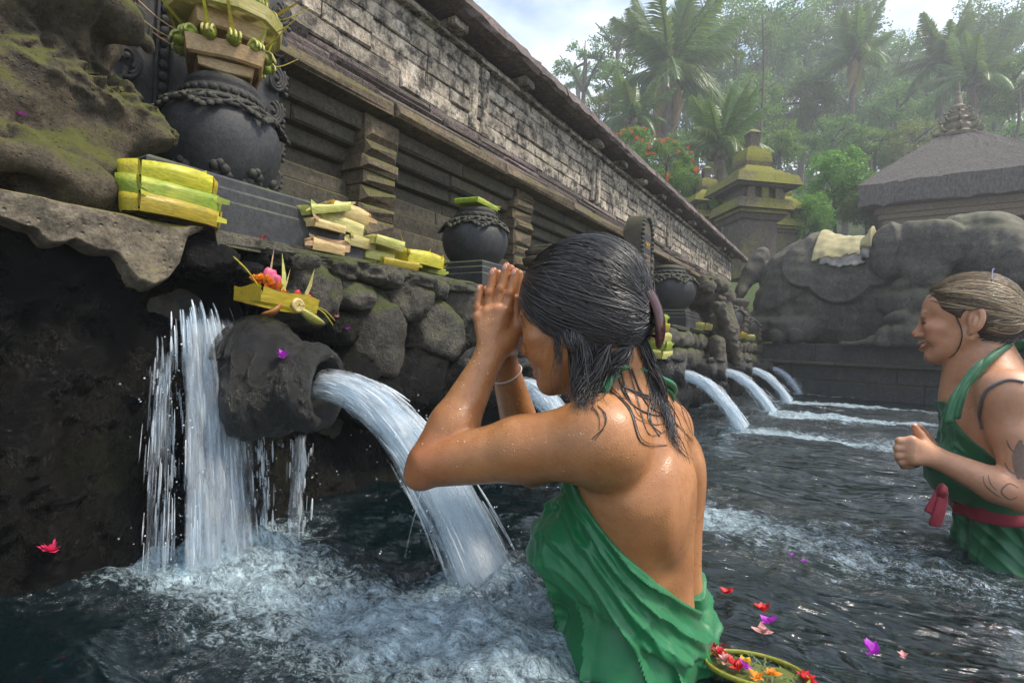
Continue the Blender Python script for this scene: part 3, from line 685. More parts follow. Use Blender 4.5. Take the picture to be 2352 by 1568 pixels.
def jet(label, y, zc, xm, xl, n, rm, spread, seed, group='jets of water from the spouts', rmin=.0008, rmax=.0026, dy=0.):
    rs = random.Random(seed); T = math.sqrt(2 * zc / 9.81); root = thing('water_jet', label, 'water jet', (xl, y + dy, 0), group)
    def at(o1, o2, kx, ky, t):
        t = max(t, -.03 * T); x = xm + (xl - xm) * kx * t / T; z = zc - .5 * 9.81 * t * t; s_ = 1 + spread * (max(t, 0) / T) ** 1.3
        return Vector((x + o2 * .4 * s_, y + dy * t / T + o1 * s_ + ky * max(t, 0) / T, z + o2 * s_ * (1 - .35 * t / T)))
    for lay, (rr, m_) in enumerate(((.62, M_SHEET), (.88, M_SHEET), (1.08, M_SHEET2), (1.25, M_SHEET2))):
        m1, ring = 44, 33; V = []; UV = []; off = rs.uniform(0, 9)
        for i in range(m1):
            t = lerp(-.02, 1.02, i / (m1 - 1)) * T
            for k in range(ring):
                w = 6.2832 * k / (ring - 1); q = rm * rr * (1 + (.10 + .16 * i / m1) * noise.noise(Vector((math.cos(w) * 1.6 + off, math.sin(w) * 1.6, i * .12 + seed)))); V.append(at(math.cos(w) * q, math.sin(w) * q, 1, 0, t)); UV.append((w * .045 + off, i / m1 * (.6 + zc) + off))
        gridmesh('water_sheet', V, UV, m1, ring, m_, root)
    mb = MB()
    for i in range(n):
        w = rs.uniform(0, 6.283); q = rm * math.sqrt(rs.random()) * 1.25; kx = rs.gauss(1, .06); ky = rs.gauss(0, .012)
        t0 = rs.uniform(0, .85) * T; t1 = min(t0 + rs.uniform(.06, .25) * T, T)
        r_ = rs.uniform(rmin, rmax); mb.tube([at(math.cos(w) * q, math.sin(w) * q, kx, ky, lerp(t0, t1, k / 6)) for k in range(7)], [r_ * (.25 + .75 * math.sin(math.pi * (k + .5) / 7)) for k in range(7)], 5, True)
    mb.build('water_strand', M_JET, root, True)['kind'] = 'stuff'
    mb = MB()                                                     # flung drops
    for i in range(int(n * .5)):
        t = rs.uniform(.35, 1) * T; c = at(rs.gauss(0, rm * 1.2), rs.gauss(0, rm * 1.0), rs.gauss(1, .08), rs.gauss(0, .015), t)
        if c.z > .004: mb.ball(c, [rs.uniform(.0008, .0022)] * 3, None, 6, 4)
    mb.build('water_drop', M_JET, root, True)['kind'] = 'stuff'
    return root
JL = ['thick jet of white water from the big near spout, behind the elbow', 'arched jet of water glimpsed under the bowing woman\'s chin', 'long jet of water just right of the bowing woman\'s shoulder', 'jet of water below the crouching guardian statue',
      'jet of water second from the elephant', 'short farthest jet beside the elephant base']
jet(JL[0], .785, .365, -.975, SPL2.x, 300, .027, 1.45, 1, dy=SPL2.y - .785)
for i in range(1, 6): jet(JL[i], SP[i][0], .325, -1.03, (-.70, -.62, -.61, -.62, -.66)[i - 1], 110, .030, .9, i + 3, rmax=.0045)
def waterfall(label, px, x0, zt, n, seed, group, out=.05, rmax=.003, mat=M_JET, layers=4):
    """water dropping from a ledge; px = (u left, u right, v) at the top and at the foot"""
    rs = random.Random(seed); (ua, ub, v0), (uc, ud, v1) = px
    a0, a1 = PX(ua, v0, x0), PX(ub, v0, x0); b0, b1 = PX(uc, v1, x0 + out), PX(ud, v1, x0 + out)
    root = thing('waterfall', label, 'waterfall', (x0 + out, (b0.y + b1.y) / 2, 0), group)
    def pt(s_, t, dx): y = lerp(lerp(a0.y, a1.y, s_), lerp(b0.y, b1.y, s_), max(t, 0) ** .7); return Vector((x0 + out * math.sqrt(max(t, 0)) + dx, y, lerp(a0.z, 0, t)))
    wd = (b1.y - b0.y)
    for lay in range(layers):
        m1, m2 = 50, 40; V = []; UV = []; FD = []; o = rs.uniform(0, 20); ex = (-.08, .0, .06, .14)[lay % 4]
        for i in range(m1):
            for k in range(m2):
                s_ = lerp(-ex, 1 + ex, k / (m2 - 1)); t = i / (m1 - 1); c = math.sin(math.pi * k / (m2 - 1)); V.append(pt(s_, t, .012 * lay - .008 + .022 * c + .022 * noise.noise(Vector((s_ * 7 + o, t * 3, seed))))); UV.append((s_ * wd + o, t * a0.z * (1.0 + .0 * t) + o)); FD.append(min(1, t * 7 + .25) * min(1, 3.2 * c + .1))
        gridmesh('water_sheet', V, UV, m1, m2, M_SHEET if lay < 2 and mat is M_JET else M_SHEET2, root, FD)
    mb = MB()
    for i in range(n):
        s_ = min(max(rs.gauss(.5, .30), -.3), 1.3); t0 = rs.uniform(0, .9); t1 = min(t0 + rs.uniform(.04, .2), 1.02); dx = rs.gauss(.01, .016); m = 7
        r_ = rs.uniform(.0006, rmax); mb.tube([pt(s_, lerp(t0, t1, k / (m - 1)), dx) for k in range(m)], [r_ * (.3 + .7 * math.sin(math.pi * (k + .5) / m)) for k in range(m)], 5)
    mb.build('water_strand', mat, root, True)['kind'] = 'stuff'
    mb = MB()
    for i in range(int(n * .9)):
        s_ = rs.gauss(.5, .5); t = rs.uniform(.1, 1); mb.ball(pt(s_, t, rs.gauss(.02, .03)), [rs.uniform(.0007, .002)] * 3, None, 6, 4)
    mb.build('water_drop', mat, root, True)['kind'] = 'stuff'
waterfall('broad white waterfall dropping from under the tan slab', ((398, 486, 682), (412, 572, 1262)), -1.16, .53, 260, 2, None, rmax=.003)
waterfall('thin broken trickle left of the broad waterfall', ((352, 392, 770), (318, 400, 1275)), -1.20, .45, 120, 3, 'thin trickles on the wet rock', rmax=.0022, mat=M_THIN, layers=1)
waterfall('thin trickle right of the broad waterfall, beside the big spout', ((565, 606, 985), (585, 612, 1200)), -1.17, .3, 70, 4, 'thin trickles on the wet rock', out=.02, rmax=.0030, layers=0)
waterfall('thin trickle running off the underside of the big spout', ((668, 706, 985), (664, 694, 1185)), -1.12, .25, 34, 5, 'thin trickles on the wet rock', out=.02, rmax=.0030, layers=1)
waterfall('thin trickle under the carved spout right of the bowing woman', ((1620, 1632, 930), (1616, 1640, 1010)), -1.18, .2, 26, 6, 'thin trickles on the wet rock', out=.02, rmax=.003, layers=2)
mb = MB(); e = P(966, 1128, .80)
mb.tube([e, P(958, 1165, .80), P(945, 1210, .80), P(930, 1280, .80)], [.0010, .0012, .0010, .0006], 5); tag(mb.build('water_drip', M_JET, None, True), 'thin drip of water falling from the bowing woman\'s elbow', 'drip')
# ---------------------------------------------------------------- pots and plinths
def pot(c, r_, hgt, label, detail=2, group='stone pots along the terrace'):
    """bulging stone pot: belly, neck rings, ring of beads, collar of carved petals"""
    c = Vector(c); root = thing('stone_pot', label, 'pot', c, group)
    pr = [(0, 0), (.50, 0), (.56, .03), (.72, .10), (.90, .24), (.985, .38), (1.0, .48), (.97, .58), (.88, .68), (.76, .745), (.70, .765)]
    mb = MB(); mb.lathe([(a * r_, b * hgt) for a, b in spl2(pr, 40)], 64 if detail > 1 else 32, c); mb.build('belly', M_POT, root, True)
    mb = MB(); mb.lathe([(a * r_, b * hgt) for a, b in [(.74, .745), (.745, .775), (.70, .79), (.66, .795), (.655, .82), (.665, .84), (.655, .86), (.60, .87), (.585, .885), (.60, .90), (.60, .93), (.54, .965), (.40, .99), (.38, 1.0), (0, 1.0)]], 64 if detail > 1 else 32, c); mb.build('neck', M_CARV, root, True)
    if detail < 1: return root
    nb = 26 if detail > 1 else 20
    me = None
    for k in range(nb):
        w = 6.2832 * k / nb; p = c + Vector((math.cos(w) * r_ * .665, math.sin(w) * r_ * .665, hgt * .825))
        if me is None:
            mb = MB(); mb.ball((0, 0, 0), (r_ * .035, r_ * .072, r_ * .058), None, 10, 6); o = mb.build('bead', M_CARV, root, True); me = o.data
        else: o = bpy.data.objects.new('bead', me); link(o, root)
        o.location = p; o.rotation_euler = (0, 0, w)
    # collar: scalloped band with carved rosettes and hanging leaves
    npet = 14; pm = []
    for v_ in range(2):
        mb = MB(); mb.tube([(0, .082 * math.cos(t) * r_ / .22, .03 * math.sin(t) * r_ / .22) for t in [i / 12 * 6.2832 for i in range(13)]], .009 * r_ / .22, 5)
        for i in range(9 if detail > 1 else 5):
            t = i / 8 * 3.6; q = .024 * (1 - i / 11); mb.ball((.004, (math.cos(t * 1.7) * q) * r_ / .22, (math.sin(t * 1.7) * q) * r_ / .22), [.009 * r_ / .22] * 3, None, 6, 4)
        if v_ == 0:
            for i in range(5): mb.ball((.0, (i - 2) * .022 * r_ / .22, (-.035 - .018 * (2 - abs(i - 2))) * r_ / .22), (.010 * r_ / .22, .015 * r_ / .22, .017 * r_ / .22), None, 7, 5)
        pm.append(mb)
    meshes = []
    for k in range(npet):
        w = 6.2832 * (k + .3) / npet; q = k % 2
        if len(meshes) <= q: o = pm[q].build('carved_petal', M_CARV, root, True); meshes.append(o.data)
        else: o = bpy.data.objects.new('carved_petal', meshes[q]); link(o, root)
        z = hgt * (.705 if q == 0 else .715); rr = r_ * (.855 if q == 0 else .845); o.location = c + Vector((math.cos(w) * rr, math.sin(w) * rr, z)); o.rotation_euler = (0, -.85, w)
    if detail > 1:                                                # leaf relief round the foot
        for k in range(9):
            w = 6.2832 * k / 9 + .2; mb = MB()
            for j in range(3):
                for i in range(7 - 2 * j):
                    a = w + (i - (6 - 2 * j) / 2) * .085; z = .06 + .075 * j + .02 * math.sin(i * 2); rr = r_ * float(np.interp(z, [.03, .10, .24, .38], [.56, .72, .90, .985])); mb.ball(c + Vector((math.cos(a) * rr, math.sin(a) * rr, z * hgt)), [.015 * r_ / .2 * (1 if (i + j) % 2 else 1.25)] * 3, None, 6, 4)
            mb.build('carved_leaf', M_CARV, root, True)
    return root
def spl2(pr, n): return [(p.x, p.y) for p in spl([(a, b, 0) for a, b in pr], n)]
def plinth(c, hx, hy, z0, z1, label, group='stepped plinths under the pots'):
    root = thing('stone_plinth', label, 'plinth', (c[0], c[1], z0), group); h = z1 - z0
    for k, (a, f0, f1) in enumerate(((1.0, 0, .58), (.965, .58, .80), (.92, .80, 1.0))):
        V = MB(); c_ = .007; x, y = hx * a, hy * a; za, zb = z0 + h * f0, z0 + h * f1 - .001
        ring = lambda e, z: [(c[0] - x + e, c[1] - y + e, z), (c[0] + x - e, c[1] - y + e, z), (c[0] + x - e, c[1] + y - e, z), (c[0] - x + e, c[1] + y - e, z)]
        P_ = ring(0, za) + ring(0, zb - c_) + ring(c_, zb); V.add(P_, [(i, (i + 1) % 4, 4 + (i + 1) % 4, 4 + i) for i in range(4)] + [(4 + i, 4 + (i + 1) % 4, 8 + (i + 1) % 4, 8 + i) for i in range(4)] + [(8, 9, 10, 11)]); V.build('step', M_POT, root)
    return root
# the near pot on its plinth
plinth((-1.50, .81), .26, .30, .698, .838, 'dark stepped plinth under the largest pot, beside the mossy statue')
pot((-1.56, .85, .838), .160, .355, 'largest dark stone pot, crowned with a tall leaf offering tower')
plinth((-1.50, 2.02), .21, .24, .698, .82, 'dark stepped plinth under the pot right of the tray pile')
pot((-1.52, 2.03, .82), .152, .285, 'dark stone pot behind the praying hands, with one green tray on its mouth', 1)
plinth((-1.50, 5.02), .24, .28, .70, .86, 'stepped plinth beside the golden lettered stele')
pot((-1.50, 5.02, .86), .24, .42, 'grey stone pot right of the golden lettered stele', 1)
pot((-1.42, 6.75, .70), .27, .46, 'stone pot behind the crouching guardian statue', 1)
pot((-1.40, 8.0, .70), .22, .40, 'last stone pot, before the elephant', 1)

# the carved throne slab behind the near pot
def throne_slab():
    root = thing('carved_slab', 'black stone slab carved with scrolls and beads behind the largest pot', 'stone slab', (-1.72, .65, .70))
    X = -1.765; y0 = PX(372, 150, X).y - .165; y1 = 1.16
    mb = MB(); mb.box((X - .04, (y0 + y1) / 2, 1.2), (.04, (y1 - y0) / 2, .5)); mb.build('slab', M_POT, root)
    me = None
    for k in range(26):
        z = .72 + k * .0335
        if me is None: mb = MB(); mb.ball((0, 0, 0), (.010, .012, .015), None, 10, 6); o = mb.build('bead', M_CARV, root, True); me = o.data
        else: o = bpy.data.objects.new('bead', me); link(o, root)
        o.location = (X + .006, y0 + .165, z)
    for dy in (.145, .187):
        mb = MB(); mb.box((X + .006, y0 + dy, 1.2), (.006, .0035, .499)); mb.build('moulding', M_CARV, root)
    def scroll(y, z, s_, mir, name='scroll'):
        mb = MB()
        for q, w0 in ((1.0, .0), (.72, .35), (1.25, -.4)):
            pts = []
            for i in range(22):
                t = i / 21; a = w0 + mir * (t * 5.6) - 1.2 * mir; r_ = s_ * q * (.12 + .62 * (1 - t)); pts.append((X + .012 + .012 * t, y + math.cos(a) * r_ * .85, z + math.sin(a) * r_))
            mb.tube(pts, [s_ * .13 * (1 - .5 * i / 21) for i in range(22)], 6)
        mb.ball((X + .022, y, z), [s_ * .17] * 3, None, 8, 6)
        for i in range(4): mb.ball((X + .008, y - mir * s_ * .85, z - s_ * .6 + i * s_ * .34), (s_ * .12, s_ * .15, s_ * .15), None, 7, 5)
        mb.build(name, M_CARV, root, True)
    for k in range(8): scroll(y0 + .065 + .012 * (k % 2), .76 + k * .118, .062, 1)
    for k in range(8): scroll(y1 - .035 + .006 * (k % 2), .78 + k * .118, .060, -1)
throne_slab()

# the large mossy statue at the left edge
def statue():
    root = thing('stone_statue', 'huge mossy seated stone figure cut off by the left edge of the picture', 'statue', (-1.42, .1, .70))
    q = lambda u_, v_, x: PX(u_, v_, x)
    F = Field((-1.95, -.75, .66), (-1.12, .72, 1.62), .008)
    A = None
    F.cap(q(-250, 150, -1.42), q(215, 285, -1.38), .115, .098, .05)                      # folded leg and knee
    F.ell(q(265, 288, -1.36), (.09, .085, .066), A, .05); F.ell(q(300, 320, -1.36), (.06, .06, .055), A, .04)
    F.cap(q(-250, 260, -1.36), q(200, 395, -1.34), .075, .062, .03); F.ell(q(250, 420, -1.34), (.08, .075, .05), A, .04)
    F.ell(q(-40, 60, -1.56), (.22, .25, .25), A, .06); F.ell(q(90, 170, -1.50), (.13, .16, .12), A, .05)
    F.cap(q(-100, -120, -1.40), q(215, 20, -1.40), .10, .062, .04); F.ell(q(248, 70, -1.41), (.055, .042, .05), A, .03); F.ell(q(262, 20, -1.43), (.05, .04, .07), A, .03)  # forearm and hanging fist
    X, Y, Z = F.ax[0][:, None, None], F.ax[1][None, :, None], F.ax[2][None, None, :]
    rs = np.random.RandomState(2); D_ = 0
    for i in range(26):
        d = rs.normal(size=3); d /= np.linalg.norm(d); f_ = 7 * 2 ** rs.uniform(0, 3.2); D_ = D_ + (7 / f_) ** .75 * np.sin((X * d[0] + Y * d[1] + Z * d[2]) * f_ * 6.283 / 3 + rs.uniform(0, 6.28))
    F.F = F.F - .0085 * D_
    # carved girdle between the leg and the arm
    cm = np.exp(-(((Y - float(q(130, 190, -1.45).y)) / .16) ** 2 + ((Z - float(q(130, 190, -1.45).z)) / .07) ** 2))
    F.F = (F.F - .022 * cm * np.cos(Y * 95 + 3 * np.sin(Z * 60)) * np.cos(Z * 80 + 2 * np.sin(Y * 40))).astype(np.float32)
    F.build('body', M_MOSSY, root)
    F2 = Field((-1.75, -.75, .62), (-1.15, .62, 1.05), .008)
    F2.cap(q(-260, 330, -1.33), q(255, 458, -1.31), .085, .058, .03); F2.cap(q(-260, 440, -1.30), q(120, 470, -1.30), .06, .04, .03)
    X, Y, Z = F2.ax[0][:, None, None], F2.ax[1][None, :, None], F2.ax[2][None, None, :]; D_ = 0
    for i in range(30):
        d = rs.normal(size=3); d /= np.linalg.norm(d); f_ = 9 * 2 ** rs.uniform(0, 2.6); D_ = D_ + (9 / f_) ** .6 * np.sin((X * d[0] + Y * d[1] + Z * d[2]) * f_ * 6.283 / 3 + rs.uniform(0, 6.28))
    F2.F = (F2.F - .0075 * D_).astype(np.float32); F2.build('pedestal', M_MOSSY, root)
statue()

# ---------------------------------------------------------------- carved curved stones, stele, sign
def ridged_stone(c, hw, hh, label, n=9, dep=.16):
    """a stone curled like a wing: ridged courses over a carved ring"""
    root = thing('ridged_stone', label, 'carved stone', c, 'curled ridged stones on the terrace'); c = Vector(c)
    for k in range(n):
        a = math.pi * (.0 + 1.02 * k / (n - 1)); rr = hw * .80
        p = c + Vector((0, -math.cos(a) * rr * .5 - hw * .1, hh * .45 + math.sin(a) * hh * .42)) if k else c + Vector((0, -hw * .55, hh * .3))
        M_ = Matrix.Rotation(-(a - math.pi / 2) * .9, 3, 'X'); mb = MB()
        mb.tube([p + M_ @ Vector((-dep / 2, -hw * .22, 0)), p + M_ @ Vector((-dep * .2, -hw * .20, hh * .02)), p + M_ @ Vector((dep * .3, -hw * .2, hh * .02)), p + M_ @ Vector((dep / 2, -hw * .22, 0))], [hh * .055, hh * .062, hh * .062, hh * .05], 8, True, 1.5); mb.build('ridge', M_CARVB, root, True)
    mb = MB(); mb.box(c + Vector((-.01, -hw * .05, hh * .36)), (dep * .42, hw * .42, hh * .36)); mb.build('core', M_CARVB, root)
    mb = MB(); mb.tube([c + Vector((dep * .5, math.cos(t) * hw * .34, hh * .50 + math.sin(t) * hh * .27)) for t in [i / 20 * 6.2832 for i in range(21)]], hh * .045, 7); mb.build('carved_ring', M_CARVB, root, True)
    for s_ in range(4):
        mb = MB(); mb.box(c + Vector((0, -hw * .62, hh * (.06 + .12 * s_))), (dep * .5, hw * .28, hh * .045), None, .004); mb.build('ridge', M_CARVB, root)
ridged_stone((-1.46, 2.62, .70), .20, .34, 'curled ridged stone beside the green tray pot, just above the woman\'s hair')
def tall_ridged(c, w, h_, label, grp='small ridged stone posts'):
    root = thing('ridged_post', label, 'carved stone', c, grp); c = Vector(c); z = 0; n = int(h_ / .055)
    for k in range(n):
        a = w * (.94 + .08 * (k % 2)) * (1 if k < n - 2 else (.9 if k == n - 2 else .7)); mb = MB(); mb.box(c + Vector((0, 0, (k + .5) * h_ / n)), (w * .5, a, h_ / n * .44), None, .004); mb.build('ridge', M_CARVB, root)
    mb = MB()
    for k in range(n * 2): mb.ball(c + Vector((w * .52, w * .75 * (1 if k % 2 else -1) * .8, (k // 2 + .6) * h_ / n)), (.02, w * .2, h_ / n * .4), None, 6, 4)
    mb.build('carved_edge', M_CARVB, root, True)['kind'] = 'stuff'
tall_ridged((-1.42, 3.98, .70), .13, .50, 'broad ridged stone post at the foot of the golden lettered stele')
tall_ridged((-1.26, 7.35, .70), .10, .32, 'small ridged post with beaded edge, left of the elephant foot')
tall_ridged((-1.22, 8.3, .70), .09, .24, 'smallest ridged post, touching the elephant foot')
def stele():
    root = thing('stele', 'tall round topped stone stele with golden lettering rising behind the woman\'s head', 'stele', (-1.52, 4.35, .70))
    X = -1.50; yc, hw = 4.36, .15; zt = 1.58
    out = [(yc - hw, .70), (yc + hw, .70)] + [(yc + hw * math.cos(a), zt - hw + hw * math.sin(a) * 1.15) for a in [math.pi * i / 14 for i in range(15)]]
    mb = MB(); n = len(out); mb.add([(X - .14, y, z) for y, z in out] + [(X, y, z) for y, z in out], [tuple(range(n, 2 * n)), tuple(range(n - 1, -1, -1))] + [(i, (i + 1) % n, n + (i + 1) % n, n + i) for i in range(n)]); mb.build('slab', M_CARVB, root)
    pts = [(yc + hw * .82, .72 + .035 * i) for i in range(20)] + [(yc + hw * .82 * math.cos(a), zt - hw + hw * math.sin(a)) for a in [math.pi * i / 12 for i in range(13)]] + [(yc - hw * .82, zt - hw - .035 * i) for i in range(20)]
    for i, (y, z) in enumerate(pts):
        mb = MB(); mb.ball((X + .004, y, z), (.020, .026, .020), None, 7, 5, .3); mb.build('carved_leaf', M_CARV, root, True)
    mb = MB(); mb.box((X + .003, yc, 1.10), (.004, hw * .58, .34)); mb.build('inscription_panel', M_POT, root)
    gold = plain('gold_paint', (.55, .30, .05), .4); rs = random.Random(8)
    for row, (z, k) in enumerate(((1.36, 2), (1.25, 3), (1.13, 3), (1.02, 3))):
        for j in range(k):
            y = yc + (j - (k - 1) / 2) * .052; mb = MB(); p = [(X + .009, y - .02 + .04 * t, z + .020 * math.sin(t * 7 + row + j * 2) + rs.uniform(-.006, .006)) for t in [i / 8 for i in range(9)]]; mb.tube(p, .0042, 5)
            mb.tube([(X + .009, y - .012, z - .032), (X + .009, y + .012, z - .026), (X + .009, y + .016, z - .038)], .0036, 5); mb.build('gold_letter', gold, root)
stele()
def sign():
    root = thing('wooden_sign', 'small dark wooden plaque with yellow writing fixed to the long wall', 'sign', (-1.74, 4.25, 1.26))
    mb = MB(); mb.box((-1.755, 4.26, 1.30), (.012, .15, .095)); mb.build('board', plain('dark_wood', (.05, .032, .02), .6, (.03, .02, .012), 30, .3), root)
    for a, b, c, d in ((4.26, 1.39, .155, .010), (4.26, 1.21, .155, .010)): mb = MB(); mb.box((-1.745, a, b), (.014, c, d)); mb.build('frame', plain('brown_frame', (.11, .07, .045), .6), root)
    ye = plain('yellow_lettering', (.55, .40, .08), .5); rs = random.Random(2)
    for z in (1.335, 1.275):
        y = 4.16
        while y < 4.36:
            w = rs.uniform(.010, .016); mb = MB(); mb.box((-1.741, y + w / 2, z), (.002, w * .38, .016)); mb.build('letter', ye, root); y += w + .006
sign()

# ---------------------------------------------------------------- palm leaf offerings
def palmleaf(name, c, c2, c3):
    m, t, b, l = newmat(name); g = N(t, 'ShaderNodeNewGeometry'); pos = g.outputs['Position']; out = t.nodes['Material Output']
    v1 = noi(t, mapv(t, pos, (1, .10, 1)), 210, 3, .7); v2 = noi(t, mapv(t, pos, (1, .5, 1)), 24, 4, .6); v3 = noi(t, pos, 45, 4, .7)
    r1 = ramp(t, (.35, 0), (.65, 1)); l(v2, r1.inputs[0]); col = mixc(t, r1.outputs[0], c, c2); r2 = ramp(t, (.58, 0), (.72, .75)); l(v3, r2.inputs[0]); col = mixc(t, r2.outputs[0], col, c3)
    r3 = ramp(t, (.35, .72), (.62, 1.1)); l(v1, r3.inputs[0]); mm = N(t, 'ShaderNodeMix', data_type='RGBA', blend_type='MULTIPLY'); mm.inputs[0].default_value = 1; l(col, mm.inputs[6]); l(r3.outputs[0], mm.inputs[7]); col = mm.outputs[2]
    oi = N(t, 'ShaderNodeObjectInfo'); hv = N(t, 'ShaderNodeHueSaturation'); l(col, hv.inputs['Color']); l(math_(t, 'MULTIPLY_ADD', oi.outputs['Random'], .36, .82), hv.inputs['Value']); l(math_(t, 'MULTIPLY_ADD', oi.outputs['Random'], .05, .475), hv.inputs['Hue']); col = hv.outputs[0]
    l(col, b.inputs['Base Color']); b.inputs['Roughness'].default_value = .38; bump(t, b, v1, .5, .002)
    tl = N(t, 'ShaderNodeBsdfTranslucent'); l(col, tl.inputs[0]); ms = N(t, 'ShaderNodeMixShader'); ms.inputs[0].default_value = .22; l(b.outputs[0], ms.inputs[1]); l(tl.outputs[0], ms.inputs[2]); l(ms.outputs[0], out.inputs[0]); return m
M_LEAFY = palmleaf('yellow_palm_leaf', (.55, .44, .03), (.42, .38, .035), (.30, .20, .03))
M_LEAFD = palmleaf('dry_palm_leaf', (.62, .45, .22), (.50, .33, .14), (.60, .50, .22))
M_LEAFG = palmleaf('green_palm_leaf', (.40, .42, .05), (.24, .33, .035), (.50, .46, .10))
M_LEAFB = palmleaf('pale_green_palm_leaf', (.62, .56, .22), (.46, .46, .11), (.58, .42, .16))
M_PINK = plain('pink_petal', (.62, .07, .18), .5, (.70, .16, .26), 60, tr=.25); M_REDP = plain('red_petal', (.62, .018, .018), .5, (.5, .01, .02), 60, tr=.2)
M_PURPLE = plain('magenta_petal', (.42, .03, .50), .5, (.5, .05, .55), 60, tr=.25); M_ORANGE = plain('marigold_petal', (.80, .22, .01), .55, (.75, .32, .02), 60, tr=.2)
M_PALEP = plain('pale_pink_petal', (.70, .30, .30), .5, (.7, .4, .38), 60, tr=.25); M_YELP = plain('yellow_petal', (.75, .50, .03), .5, (.7, .4, .02), 60, tr=.2)
M_MOSSF = plain('chopped_greens', (.13, .17, .05), .7, (.07, .12, .03), 90); M_STRAWF = plain('chopped_straw', (.36, .28, .11), .7, (.25, .19, .07), 90)
def blossom(name, c, r_, m, parent=None, n=6, seed=0, flat=.5):
    rs = random.Random(seed); mb = MB(); c = Vector(c)
    for k in range(n):
        w = 6.2832 * k / n + rs.uniform(-.3, .3); el = rs.uniform(.1, .9) * flat; d = Vector((math.cos(w) * math.cos(el), math.sin(w) * math.cos(el), math.sin(el))); sd_ = Vector((-math.sin(w), math.cos(w), 0)); L_ = r_ * rs.uniform(.75, 1.1)
        up_ = d.cross(sd_).normalized() * -1
        if up_.z < 0: up_ = -up_
        mb.add([c, c + d * L_ * .55 + sd_ * L_ * .34 + up_ * L_ * .10, c + d * L_ + up_ * L_ * rs.uniform(-.1, .25), c + d * L_ * .55 - sd_ * L_ * .34 + up_ * L_ * .10, c + d * L_ * .6 + up_ * L_ * .02], [(0, 4, 1), (1, 4, 2), (2, 4, 3), (3, 4, 0)])
    return mb.build(name, m, parent)
def tray(label, c, w, d, h_, rz=0., tilt=(0, 0), m=None, fill=None, bulge=.12, group='palm leaf offering trays piled on the terrace', name='offering_tray', spikes=0, seed=0):
    """a folded palm leaf tray: four leaf walls with turned rims, a floor, petals inside"""
    rs = random.Random(seed * 17 + int(abs(c[1]) * 1000)); m = m or M_LEAFD; c = Vector(c)
    root = thing(name, label, 'offering', c, group)
    Rm = Matrix.Rotation(rz, 3, 'Z') @ Matrix.Rotation(tilt[0], 3, 'X') @ Matrix.Rotation(tilt[1], 3, 'Y')
    def wall(a, b, nrm, nn):
        mb = MB(); V = []; sg0 = rs.uniform(-.22, .22); sg1 = rs.uniform(-.18, .20); fl = rs.uniform(.05, .22)
        for i in range(9):
            t = i / 8; o = nrm * (bulge * h_ * math.sin(math.pi * t) + .0015 * rs.uniform(-1, 1)); sag = h_ * (sg0 * (t - .5) + sg1 * math.sin(t * 3.14))
            p = a.lerp(b, t)
            for z, e in ((0, .0), (.18 * h_, fl * .5), (.6 * h_, fl), (h_ - sag, fl * 1.1), (h_ - sag - .0015, fl * 1.1 - .09), (.25 * h_, -.06)): V.append(c + Rm @ (p + o + nrm * (e * h_) + Vector((0, 0, z))))
        mb.add(V, [(i * 6 + k, (i + 1) * 6 + k, (i + 1) * 6 + k + 1, i * 6 + k + 1) for i in range(8) for k in range(5)]); mb.build('leaf_wall', m, root, True)
    cs = [Vector((-w, -d, 0)), Vector((w, -d, 0)), Vector((w, d, 0)), Vector((-w, d, 0))]; ns = [Vector((0, -1, 0)), Vector((1, 0, 0)), Vector((0, 1, 0)), Vector((-1, 0, 0))]
    for i in range(4): wall(cs[i], cs[(i + 1) % 4], ns[i], i)
    for q_ in range(2):                                             # loose leaf ends and a stitching pin
        e = rs.choice((-1, 1)); a_ = c + Rm @ Vector((w * 1.05, d * e * rs.uniform(.55, .98), h_ * rs.uniform(.3, .9))); b_ = a_ + Rm @ Vector((rs.uniform(.002, .014), e * rs.uniform(.012, .035), rs.uniform(-.008, .016))); sd_ = Vector((0, .0, h_ * rs.uniform(.16, .32)))
        mb = MB(); mb.add([a_ - sd_, a_ + sd_, b_ + sd_ * .5, b_ - sd_ * .6], [(0, 1, 2, 3)]); mb.build('leaf_end', m, root)
    mb = MB(); mb.add([c + Rm @ (p * .99 + Vector((0, 0, .004))) for p in cs] + [c + Rm @ (p * .98 + Vector((0, 0, h_ * .55))) for p in cs], [(0, 3, 2, 1), (4, 5, 6, 7)]); mb.build('leaf_floor', m, root)
    if fill is None: fill = []
    for f_ in fill:
        if f_ in ('greens', 'straw'):
            mb = MB()
            for i in range(90):
                p = c + Rm @ Vector((rs.uniform(-w, w) * .85, rs.uniform(-d, d) * .85, h_ * .6 + abs(rs.gauss(0, .006)) + .012 * rs.random())); q = Vector((rs.gauss(0, 1), rs.gauss(0, 1), rs.gauss(.5, .6))).normalized() * rs.uniform(.006, .014); mb.add([p, p + q + Vector((.0015, .001, 0)), p + q * .5 + Vector((-.0015, .0015, .001))], [(0, 1, 2)])
            mb.build('shredded_' + f_, M_MOSSF if f_ == 'greens' else M_STRAWF, root)['kind'] = 'stuff'
        else:
            mm, nm = {'p': (M_PINK, 'pink_flower'), 'r': (M_REDP, 'red_flower'), 'm': (M_PURPLE, 'magenta_flower'), 'o': (M_ORANGE, 'orange_flower'), 'y': (M_YELP, 'yellow_flower'), 'w': (M_PALEP, 'pale_flower')}[f_]
            blossom(nm, c + Rm @ Vector((rs.uniform(-w, w) * .65, rs.uniform(-d, d) * .65, h_ * .85 + rs.uniform(0, .01))), min(w, d) * rs.uniform(.35, .5), mm, root, 8, rs.random(), 1.2)
